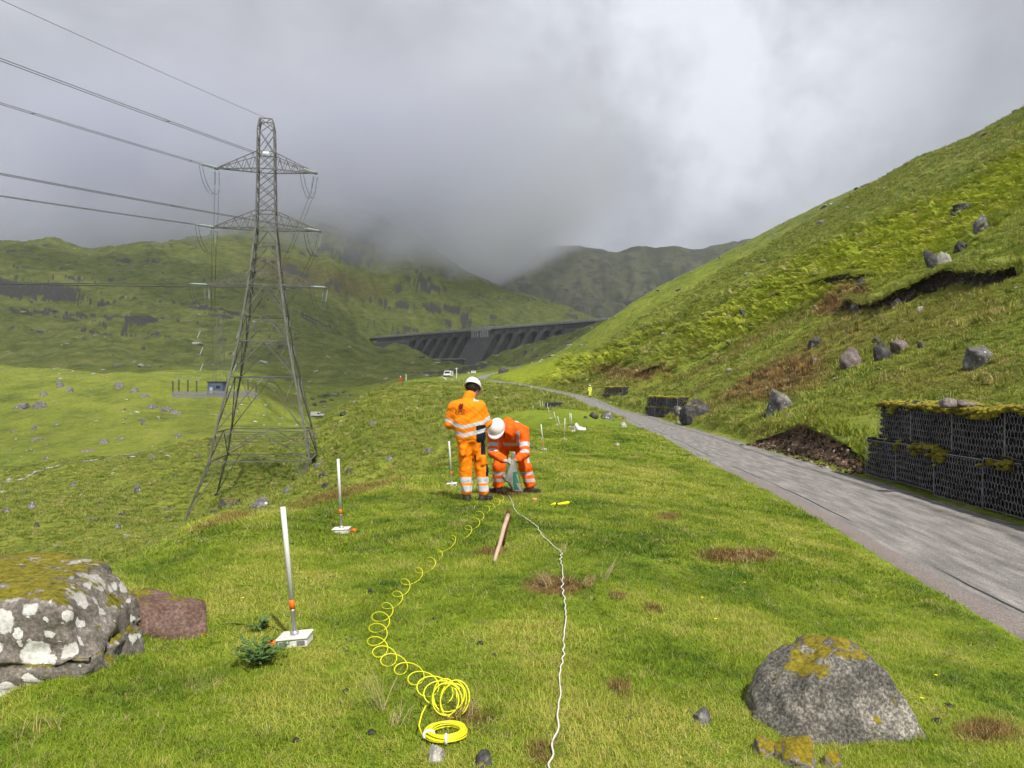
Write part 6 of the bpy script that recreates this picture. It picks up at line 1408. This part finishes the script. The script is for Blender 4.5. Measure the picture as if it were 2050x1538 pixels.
gl = Field(0.012); hand(gl, wR, (0.0, -0.42, 0.60), (-0.3, 0.1, -1), -1, 0.0115, 0.8, 1.08); gl.cap(tuple(np.array(wR) + (np.array(eR) - np.array(wR)) * 0.18), wR, 0.040, 0.036); field_obj('glove', gl, 0.006, [M_glove], W2)
# sack in his hands
def sack(loc, label):
    V = []; Fc = []; nu, nv_ = 22, 16; rs = np.random.default_rng(4)
    for j in range(nv_):
        f = j / (nv_ - 1); z = 0.60 - f * 0.52; wd = 0.032 + 0.105 * f ** 1.1; dp_ = 0.03 + 0.05 * math.sin(f * 2.6); cxx = 0.02 - 0.05 * math.sin(f * 2) + 0.05 * f
        for i in range(nu):
            a = 2 * math.pi * i / nu; fold = 1 + 0.28 * math.sin(3 * a + f * 3) * f + 0.16 * math.sin(7 * a + 2 + f * 5)
            zz = z - (0.10 * max(0, -math.cos(a)) * -1 if f > 0.9 else 0) + (0.16 * f * max(0, -math.cos(a)))
            V.append((cxx + math.cos(a) * wd * fold, math.sin(a) * dp_ * fold, zz))
    for j in range(nv_ - 1):
        for i in range(nu): Fc.append((j * nu + i, (j + 1) * nu + i, (j + 1) * nu + (i + 1) % nu, j * nu + (i + 1) % nu))
    root = empty('sack', loc, label, 'sack')
    o = link('cloth', pymesh('sack', V, Fc, True), root, [plain('grey_woven_plastic', (0.24, 0.235, 0.205), 0.6, 0, 0.3, 9, 0.3), plain('green_sack_lining', (0.03, 0.13, 0.085), 0.5, 0, 0.3, 10)])
    mi = []
    for p in o.data.polygons: c = p.center; mi.append(1 if (0.0 < c.x - (0.45 - c.z) * 0.12 < 0.07 and c.y < 0 and 0.12 < c.z < 0.40) else 0)
    o.data.polygons.foreach_set('material_index', mi); o.modifiers.new('thick', 'SOLIDIFY').thickness = 0.004
    mb = MB(); mb.tube([(0.0, 0.0, 0.56), (0.015, -0.02, 0.61), (0.03, -0.01, 0.67), (0.05, 0.0, 0.69)], [0.028, 0.024, 0.035, 0.012], 8); mb.build('gathered_neck', plain('grey_woven_neck', (0.24, 0.235, 0.21), 0.6, 0, 0.25, 12), root)
sack((p0[0] + 0.02, p0[1] - 0.42, gz(p0[0], p0[1] - 0.42)), 'grey-green woven sack held by the bending worker')
# --- far figures
def far_person(loc, label, suit, band, h=1.78, rz=0.0, legs=True):
    r_ = empty('person', loc, label, 'person', None, rz); k = h / 1.78
    bd = Field(0.03); hcc = (0, 0, 1.62 * k); fw, up, rt = head(bd, hcc, (0.1, -1, -0.1), (0, 0, 1)); bd.cap((0, 0, 1.40), (0, 0, 1.56), 0.055); bd.cap((0, 0, 0.95), (0, 0, 1.38), 0.11, 0.12); aw = []
    for s in (-1, 1):
        bd.chain([(s * .19, 0, 1.40), (s * .235, 0.02, 1.13), (s * .22, -0.06, 0.90)], [.05, .04, .03]); hand(bd, (s * .22, -0.06, 0.90), (s * .21, -0.09, 0.75), (-s, 0, 0), 1); bd.chain([(s * .09, 0, .92), (s * .11, -0.02, .48), (s * .12, 0.02 * s, .06)], [.075, .05, .04])
    field_obj('body', bd, 0.02, [M_skin], r_); helmet(r_, Vector(hcc) + up * 0.012, fw, up, rt)
    jk_ = Field(0.05); jk_.cap((-.07, 0, .85), (-.08, 0, 1.36), .13, .115); jk_.cap((.07, 0, .85), (.08, 0, 1.36), .13, .115)
    for s in (-1, 1): jk_.chain([(s * .19, 0, 1.40), (s * .235, 0.02, 1.13), (s * .22, -0.05, 0.94)], [.085, .072, .058])
    field_obj('jacket', jk_, 0.02, [suit, band], r_, lambda c: ((np.abs(c[:, 2] - 1.05) < 0.03)).astype(int))
    t_ = Field(0.04)
    for s in (-1, 1): t_.chain([(s * .09, 0, .92), (s * .11, -0.02, .48), (s * .12, 0.02 * s, .28)], [.115, .095, .09])
    field_obj('trousers', t_, 0.02, [suit, band], r_, lambda c: (np.abs(c[:, 2] - 0.42) < 0.03).astype(int)); boots(r_, [(-.12, -.02, 0, R(-95)), (.12, .02, 0, R(-80))])
p = P(1181, 797, 109); far_person((p[0], p[1], gz(p[0], p[1])), 'walker in a yellow hi-vis suit and white helmet at the road edge', M_yel, M_tape, 1.8, 0.3)
p = P(802, 768, 182); far_person((p[0], p[1], gz(p[0], p[1])), 'tiny figure in a red jacket on the skyline of the spur', cloth('red_jacket', (0.55, 0.03, 0.02)), M_navy, 1.75, -0.2)

# ------------------------------------------------------------------ survey poles on plates
M_pvc = plain('white_pvc', (0.80, 0.80, 0.78), 0.35, 0, 0.05, 6, spec=0.5); M_orange = plain('orange_plastic', (0.80, 0.16, 0.012), 0.45, 0, 0.12, 12); M_alu = plain('bare_aluminium', (0.52, 0.52, 0.52), 0.35, 0.7, 0.15, 9)
M_plate = plain('grubby_white_plastic', (0.66, 0.645, 0.61), 0.5, 0, 0.22, 11, 0.2); M_slot = plain('grey_metal_slot', (0.16, 0.165, 0.16), 0.5, 0, 0.3, 12)
def pole_proto():
    r_ = bpy.data.objects.new('survey_pole', None); COL.objects.link(r_); r_.empty_display_size = 0.1
    L = 0.85
    mb = MB(); mb.lathe([(0.0165, 0.26), (0.0165, L), (0.0150, L + 0.002), (0.0150, L - 0.02)], sides=14); mb.build('tube', M_pvc, r_, True)
    mb = MB(); mb.lathe([(0.0172, 0.215), (0.0172, 0.275)], sides=14); mb.build('orange_band', M_orange, r_, True)
    mb = MB(); mb.lathe([(0.0125, 0.05), (0.0125, 0.20), (0.0165, 0.20), (0.0165, 0.216)], sides=12); mb.lathe([(0.028, 0.058), (0.028, 0.072), (0.015, 0.085)], sides=12); mb.build('stem', M_alu, r_, True)
    pv_ = MB(); pv_.box((0, 0, 0.052), (0.195, 0.165, 0.014)); pv_.box((0, 0, 0.020), (0.180, 0.150, 0.050)); o = pv_.build('base_plate', M_plate, r_); bvm = o.modifiers.new('bevel', 'BEVEL'); bvm.width = 0.004
    for x in (-0.055, 0.055): mb = MB(); mb.box((x, -0.0765, 0.024), (0.048, 0.006, 0.026)); mb.build('slot', M_slot, o)
    mb = MB(); mb.lathe([(0.012, -0.03), (0.020, -0.03), (0.020, 0.03), (0.012, 0.03)], (-0.135, -0.02, 0.02), 12, 0, Matrix.Rotation(R(90), 3, 'Y') @ Matrix.Rotation(R(20), 3, 'X')); mb.build('connector', M_orange, r_, True)
    mb = MB(); mb.tube([(-0.16, -0.02, 0.02), (-0.20, 0.0, 0.012), (-0.24, 0.05, 0.010), (-0.22, 0.10, 0.03), (-0.18, 0.09, 0.012), (-0.15, 0.12, 0.01), (-0.24, 0.16, 0.008)], 0.0035, 5); mb.build('cable', M_blk, r_)
    return r_
def copy_tree(o, parent=None):
    c = o.copy(); COL.objects.link(c)
    if parent is not None: c.parent = parent
    for ch in list(o.children): copy_tree(ch, c)
    return c
PL = [(592, 1296, 4.77, -26, 5), (684, 1074, 8.83, -7, 172), (905, 973, 14.5, -6, 0), (1089, 900, 24.6, -6, 10), (1130, 880, 29.7, 1, 20), (1146, 869, 35.3, -3, 0), (1124, 862, 42, -8, 0), (1141, 845, 45, 0, 0), (1116, 848, 47, -8, 30), (1103, 829, 52, -7, 0),
      (1083, 824, 62, -2, 10), (1087, 823, 63, -1, 40), (1096, 822, 66, 0, 0), (1066, 828, 66, 1, 0), (1098, 799, 99, -3, 0), (1090, 798, 101, -4, 0), (1083.5, 787, 116, -1, 0), (1064, 780, 124, 0, 0), (1040, 776.5, 140, 0, 0), (1000, 771, 162, 0, 0), (970, 766.5, 166, 0, 0), (928, 758, 176, 0, 0), (919, 757, 178, 0, 0)]
special = {5: 'white survey pole standing next to the white plastic bag', 4: 'white survey pole between the bending worker and the plastic bag', 13: 'white survey pole apart from the others at the drop of the terrace', 0: 'white pole with an orange band on a white base beside the nettle', 1: 'white pole on a white base with a looped wire and orange plug', 2: 'white pole on a base just behind the standing worker', 3: 'white pole on a base beyond the bending worker'}
proto = None
for i, (u, v, d, lean, rz) in enumerate(PL):
    if proto is None: o = proto = pole_proto()
    else: o = copy_tree(proto)
    x, y, _ = P(u, v, d); x0 = x; o.location = (x, y, gz(x, y) + 0.004)
    tl = math.atan2(lean / F * d, 0.86); o.rotation_euler = (rng.normal(0, 0.012), tl if True else 0, R(0))
    if i == 1:
        o.rotation_euler.z = R(180); o.rotation_euler.y = -tl
    lab = special.get(i) or ('white survey pole on the grass in front of the gabion basket' if d < 70 else 'tiny white survey pole on the grass near the far road')
    tag(o, lab, 'pole', 'survey poles along the terrace' if i not in special else None)
    if i in special: 
        if 'group' in o: del o['group']
mb = MB(); mb.tube([on + Vector((0, 0, 0.012)) for on in [Vector(on_ray(u, v)) for u, v in [(440, 1254), (465, 1252), (500, 1255), (540, 1258), (565, 1268)]]], 0.004, 5); tag(mb.build('black_cable', M_blk), 'thin black cable lying in the grass beside the nettle', 'cable')
mb = MB(); q = Vector(on_ray(402, 1273)); mb.box(q + Vector((0, 0, 0.012)), (0.03, 0.02, 0.016)); mb.box(q + Vector((0.018, 0, 0.012)), (0.012, 0.012, 0.010)); tag(mb.build('orange_clip', M_orange), 'small orange clip in the grass beside the reddish boulder', 'clip')

# ------------------------------------------------------------------ cables on the grass
M_ycab = plain('yellow_air_hose', (0.72, 0.70, 0.012), 0.4, 0, 0.1, 6, spec=0.5)
cc = [(1288, 1172), (1235, 1125), (1170, 1075), (1105, 1012), (1030, 972), (952, 912), (900, 838), (908, 762), (926, 682), (975, 612), (1020, 556), (1060, 497), (1125, 437), (1195, 377), (1246, 317), (1292, 268), (1342, 232), (1400, 192), (1442, 152), (1480, 100)]
path = [(440 + a / 2.86, 1000 + c / 2.86 + 8) for a, c in cc] + [(968, 1030), (985, 1018), (998, 1006), (1005, 994)]
ax = resample([on_ray(u, v) for u, v in path], 0.01); arc = np.concatenate([[0], np.cumsum(np.linalg.norm(np.diff(ax, axis=0), axis=1))])
hose = empty('yellow_hose', tuple(on_ray(890, 1475)), 'coiled yellow hose unrolling in loops across the grass', 'hose'); ho = Vector(hose.location)
tot = arc[-1]; pts = []; ph = 0.0; prev = 0.0
for s_ in np.arange(0, tot, 0.006):
    x, y, z = [float(np.interp(s_, arc, ax[:, q])) for q in range(3)]; f = s_ / tot; pitch = np.interp(s_, [0, 0.4, 1.4, 3.5, tot], [0.13, 0.19, 0.25, 0.46, 0.66]); rad = np.interp(s_, [0, 0.3, 1.5, tot], [0.085, 0.068, 0.056, 0.062])
    rad *= 1 + 0.28 * float(gnoise(s_ * 2.3, 0.7, 9)); ph += 0.006 / (pitch * (1 + 0.45 * float(gnoise(s_ * 1.9, 3.1, 4)))) * 2 * math.pi; i = int(np.interp(s_, arc, np.arange(len(ax)))); tgv = ax[min(i + 3, len(ax) - 1)] - ax[max(i - 3, 0)]; tgv /= np.linalg.norm(tgv); sdx = np.array([tgv[1], -tgv[0], 0]); 
    lay = 0.55
    p = np.array([x, y, z]) + sdx * math.cos(ph) * rad + np.array([0, 0, 1]) * (math.sin(ph) * rad * lay + rad * lay + 0.008) + tgv * math.sin(ph) * rad * 0.75; pts.append(Vector(p) - ho)
mb = MB(); mb.tube(pts, 0.0033, 5); mb.build('spiral', M_ycab, hose, True)
mb = MB(); tp = []                                                        # loops standing by the roll, then the flat roll
q0 = Vector(on_ray(893, 1440)) - ho
for a in np.arange(0, 2 * math.pi * 5.2, 0.16):
    k = a / (2 * math.pi); tp.append(q0 + Vector((0.066 * math.cos(a) + 0.016 * math.sin(k * 2.1) + 0.012 * k - 0.02, 0.05 + 0.03 * math.sin(a) + 0.018 * math.sin(k * 3), 0.076 + 0.068 * math.sin(a) + 0.012 * math.sin(k * 5))))
mb.tube(tp, 0.0035, 5); mb.build('loose_loops', M_ycab, hose, True)
mb = MB(); tp = []
for a in np.arange(0, 2 * math.pi * 14, 0.18):
    k = int(a / (2 * math.pi)); ring = k % 5; lay = k // 5; tp.append(Vector((0.006 + (0.066 + 0.0072 * ring) * math.cos(a), (0.066 + 0.0072 * ring) * math.sin(a), 0.016 + 0.0085 * lay + 0.003 * math.sin(a * 2 + k))))
mb.tube(tp, 0.0043, 5); mb.build('roll', M_ycab, hose, True)
mb = MB(); mb.tube([(-0.10, -0.02, 0.02), (-0.115, 0.0, 0.05), (-0.105, 0.03, 0.09), (-0.09, 0.06, 0.115)], 0.0042, 5); mb.build('loose_end', M_ycab, hose, True)
for a in (R(205), R(275)):
    mb = MB(); c = Vector((0.006 + 0.081 * math.cos(a), 0.081 * math.sin(a), 0.026)); mb.tube([c + Vector((math.cos(a), math.sin(a), 0)) * 0.024 * math.cos(b_) + Vector((0, 0, 1)) * 0.017 * math.sin(b_) for b_ in np.linspace(0, 2 * math.pi, 13)], 0.0065, 6); mb.build('white_tape', M_pvc, hose)
# white cable wriggling to the men
wp_ = [(1010, 983), (1016, 990), (1022, 1001), (1027, 1015), (1035, 1030), (1050, 1041), (1065, 1050), (1078, 1066), (1092, 1083), (1110, 1098), (1121, 1108), (1124, 1130), (1126, 1160), (1125, 1185), (1129, 1207), (1131, 1232), (1130, 1265), (1129, 1300), (1126, 1340), (1120, 1368), (1119, 1400), (1115, 1430), (1118, 1460), (1112, 1495), (1108, 1540), (1100, 1620)]
ax = resample([on_ray(u, v, 1.2) for u, v in wp_], 0.012); arc = np.concatenate([[0], np.cumsum(np.linalg.norm(np.diff(ax, axis=0), axis=1))]); pts = []
for i, p in enumerate(ax):
    w_ = 0.010 * math.sin(arc[i] / 0.17 * 2 * math.pi + 2.6 * math.sin(arc[i] * 2.3) + 1.5 * math.sin(arc[i] * 5.1)) * max(0.0, 0.35 + 0.9 * float(gnoise(arc[i] * 1.6, 1.5, 8))) + 0.016 * float(gnoise(arc[i] * 2.4, 0.5, 3)); pts.append((p[0] + w_, p[1], p[2] + 0.026 + 0.006 * math.sin(arc[i] * 9)))
mb = MB(); mb.tube(pts, 0.0044, 6); tag(mb.build('white_cable', plain('white_cable_sheath', (0.70, 0.66, 0.60), 0.5, 0, 0.12, 10), None, True), 'wriggly white cable running over the grass to the workers', 'cable')
# yellow lead from the standing man's hand to the tag
pA = Vector((W1.location.x + 0.11, W1.location.y + 0.25, W1.location.z + 1.08)); pB = Vector(on_ray(994, 975)); pB.z += 0.16
mb = MB(); mb.tube([pA.lerp(pB, t_) - Vector((0, 0, 0.10 * math.sin(t_ * math.pi))) for t_ in np.linspace(0, 1, 16)], 0.0042, 5); tag(mb.build('yellow_lead', M_ycab), 'thin yellow lead hanging from the standing worker to the ground', 'cable')
mb = MB(); rot = Matrix.Rotation(R(28), 3, 'Y') @ Matrix.Rotation(R(20), 3, 'X'); mb.box(pB + Vector((0.02, -0.03, -0.03)), (0.115, 0.012, 0.135), rot); mb.box(pB + Vector((0.02, -0.042, -0.03)), (0.05, 0.004, 0.012), rot, 1); tag(mb.build('yellow_tag', [plain('yellow_card', (0.85, 0.74, 0.01), 0.5), M_blk]), 'bright yellow tag at the bending worker\'s feet', 'tag')
# odds and ends on the grass
q = Vector(on_ray(1121, 1014)); mb = MB(); mb.tube([q + Vector(p) for p in [(-0.13, 0, 0.02), (-0.08, 0.01, 0.032), (-0.02, 0.0, 0.03), (0.04, 0.01, 0.036), (0.10, 0.0, 0.045), (0.135, 0.01, 0.06)]], [0.008, 0.022, 0.016, 0.024, 0.026, 0.010], 8); ob = mb.build('yellow_pouch', plain('yellow_fabric', (0.75, 0.72, 0.015), 0.7, 0, 0.3, 20), None, True); tag(ob, 'crumpled yellow strap lying on the grass beside the workers', 'strap')
mb = MB(); mb.box(q + Vector((-0.045, -0.022, 0.03)), (0.018, 0.012, 0.05)); mb.build('buckle', M_blk, ob)
q = Vector(on_ray(1070, 1002)); mb = MB(); mb.lathe([(0.02, 0), (0.044, 0.004), (0.046, 0.022), (0.03, 0.034), (0.005, 0.036)], q, 14); tag(mb.build('orange_disc', plain('pale_orange_plastic', (0.75, 0.27, 0.12), 0.5), None, True), 'round pale orange disc lying on the grass', 'disc')
# pick lying with its handle up
a = Vector(on_ray(990, 1130)); tipz = gz(a.x + 0.05, a.y + 0.72); b_ = Vector((a.x + 0.115, a.y + 0.72, a.z + 0.30)); pk = empty('pickaxe', tuple(a), 'wooden-handled pickaxe propped in the grass', 'pickaxe')
mb = MB(); n_ = 12; mb.tube([(b_ - a) * (i / n_) + Vector((0, 0, 0.025 + 0.008 * math.sin(i))) for i in range(n_ + 1)], [0.017 + 0.004 * (i / n_) for i in range(n_ + 1)], 8); mb.build('handle', plain('ash_wood', (0.46, 0.33, 0.24), 0.7, 0, 0.25, 9, 0.3), pk, True)
h0 = b_ - a; mb = MB(); mb.tube([h0 + Vector((-0.05, -0.02, -0.30)), h0 + Vector((-0.03, -0.015, -0.14)), h0, h0 + Vector((0.0, 0.02, 0.07))], [0.010, 0.020, 0.028, 0.016], 8); mb.build('head', plain('rusty_red_iron', (0.13, 0.035, 0.028), 0.7, 0, 0.4, 14), pk, True)
# white plastic bag
q = Vector(on_ray(1160, 862)); V, f = ICO[4]; V = V.copy(); V = V * np.array([0.30, 0.2, 0.15]); rr = np.random.default_rng(2)
nn = np.array([mnoise.fractal(Vector(v * 7), 1, 2, 3) for v in V]); V = V * (1 + 0.4 * nn[:, None]); V[:, 2] += 0.18 * np.exp(-((V[:, 0] + 0.16) / 0.09) ** 2) * (V[:, 2] > 0); V[:, 2] = np.maximum(V[:, 2], -0.06)
tag(link('plastic_bag', pymesh('bag', V, f, True), None, plain('white_polythene', (0.66, 0.66, 0.66), 0.4, 0, 0.15, 9, 0.3), (q.x, q.y, q.z + 0.05)), 'crumpled white plastic bag on the terrace grass', 'bag')
# nettle by the first pole, rushes, yellow flowers
def leafy(loc, label, n_, spread, hgt, col, seed, name='nettle', cat='plant'):
    rs = np.random.default_rng(seed); root = empty(name, loc, label, cat); mbs, mbl = MB(), MB()
    for k in range(n_):
        a = rs.uniform(0, 6.28); L = rs.uniform(0.4, 1) * spread; d = Vector((math.cos(a), math.sin(a), 0)); top = d * L + Vector((0, 0, hgt * rs.uniform(0.4, 1))); pts = [Vector((0, 0, -0.01)), d * L * 0.4 + Vector((0, 0, top.z * 0.75)), top]; mbs.tube(pts, 0.0022, 4)
        for j in range(9):
            f = 0.25 + 0.75 * j / 8; c = pts[0].lerp(pts[1], f * 2) if f < 0.5 else pts[1].lerp(pts[2], f * 2 - 1); b2 = a + rs.uniform(-1.9, 1.9); e = Vector((math.cos(b2), math.sin(b2), rs.uniform(-0.3, 0.5))).normalized(); s_ = Vector((-e.y, e.x, 0)).normalized(); l_ = rs.uniform(0.028, 0.05); mbl.addv([c, c + e * l_ * 0.5 + s_ * l_ * 0.28 + Vector((0, 0, 0.004)), c + e * l_, c + e * l_ * 0.5 - s_ * l_ * 0.28 + Vector((0, 0, 0.004))], [(0, 1, 2, 3)])
    mbs.build('stems', plain(name + '_stem', tuple(x * 0.8 for x in col), 0.7), root); mbl.build('leaves', plain(name + '_leaf', col, 0.55, 0, 0.3, 6), root)
leafy(on_ray(522, 1335), 'dark green nettle clump beside the white-based pole', 26, 0.16, 0.15, (0.075, 0.145, 0.035), 1)
leafy(on_ray(520, 1262), 'small nettle sprig behind the nearest pole base', 9, 0.07, 0.08, (0.09, 0.16, 0.04), 2)
def rush(loc, label, n_, L, lean, seed, cols):
    rs = np.random.default_rng(seed); root = empty('rush_tuft', loc, label, 'rush'); 
    for c_, nm in cols:
        mb = MB()
        for k in range(n_ // len(cols)):
            a = lean + rs.normal(0, 0.55); l_ = L * rs.uniform(0.5, 1); t0 = Vector((rs.normal(0, 0.025), rs.normal(0, 0.02), -0.01)); e = Vector((math.cos(a) * l_ * 0.6, rs.normal(0, 0.15) * l_, l_ * rs.uniform(0.5, 0.9))); mb.tube([t0, t0 + e * 0.55 + Vector((0, 0, 0.02)), t0 + e], [0.0017, 0.0014, 0.0005], 3)
        mb.build('stems', plain(nm, c_, 0.7), root)
DRY = ((0.42, 0.34, 0.17), 'straw_stem'); GRN = ((0.20, 0.25, 0.05), 'green_rush_stem')
rush(on_ray(765, 1425), 'tuft of pale dry rushes leaning over beside the yellow hose', 34, 0.34, 2.3, 1, (DRY, GRN)); rush(on_ray(790, 1450), 'small straw tuft beside the leaning rushes', 20, 0.16, 1.2, 2, (DRY,))
rush(on_ray(1095, 1175), 'dead tan grass tuft over the brown hollow', 70, 0.20, 2.2, 3, (DRY, ((0.24, 0.15, 0.07), 'brown_dead_grass'))); rush(on_ray(1175, 1172), 'dead brown grass tuft on the far side of the brown hollow', 40, 0.14, 0.6, 4, (DRY, ((0.26, 0.15, 0.06), 'rusty_dead_grass')))
rush(on_ray(1208, 1160), 'pale upright grass stems beside the brown hollow', 14, 0.28, 1.0, 5, (DRY,)); rush(on_ray(1128, 1112), 'pale wispy stems by the bend of the white cable', 18, 0.24, 1.5, 6, (DRY,)); rush(on_ray(1000, 1110), 'rusty grass tuft round the pickaxe handle', 44, 0.12, 1.5, 7, (DRY, ((0.30, 0.19, 0.06), 'tan_grass')))
rush(on_ray(1480, 1122), 'rusty dead grass tuft between the road and the brown hollow', 60, 0.13, 1.5, 8, (((0.28, 0.15, 0.06), 'rust_grass'), DRY)); rush(on_ray(930, 1435), 'brown dead grass behind the rolled yellow hose', 30, 0.13, 0.7, 9, (((0.22, 0.14, 0.06), 'brown_grass'), DRY))
for i, (u, v) in enumerate([(1432, 1254), (1845, 1416), (1873, 1368), (485, 1212), (1405, 1210), (1490, 1178)]):
    q = Vector(on_ray(u, v)); fl_ = empty('buttercup', tuple(q), 'tiny yellow flower in the terrace grass', 'flower', 'yellow flowers in the grass'); mb = MB(); mb.bar((0, 0, 0), (0.004, 0, 0.05), 0.003); mb.build('stem', M_grass_stem if 'M_grass_stem' in globals() else plain('flower_stem', (0.12, 0.18, 0.03)), fl_)
    mb = MB(); mb.addv([(0.004, 0, 0.052)] + [(0.004 + 0.012 * math.cos(a), 0.012 * math.sin(a), 0.057) for a in np.linspace(0, 2 * math.pi, 10, endpoint=False)], [(0, k + 1, (k + 1) % 10 + 1) for k in range(10)]); mb.build('petals', plain('buttercup_petal', (0.80, 0.62, 0.01), 0.4), fl_)
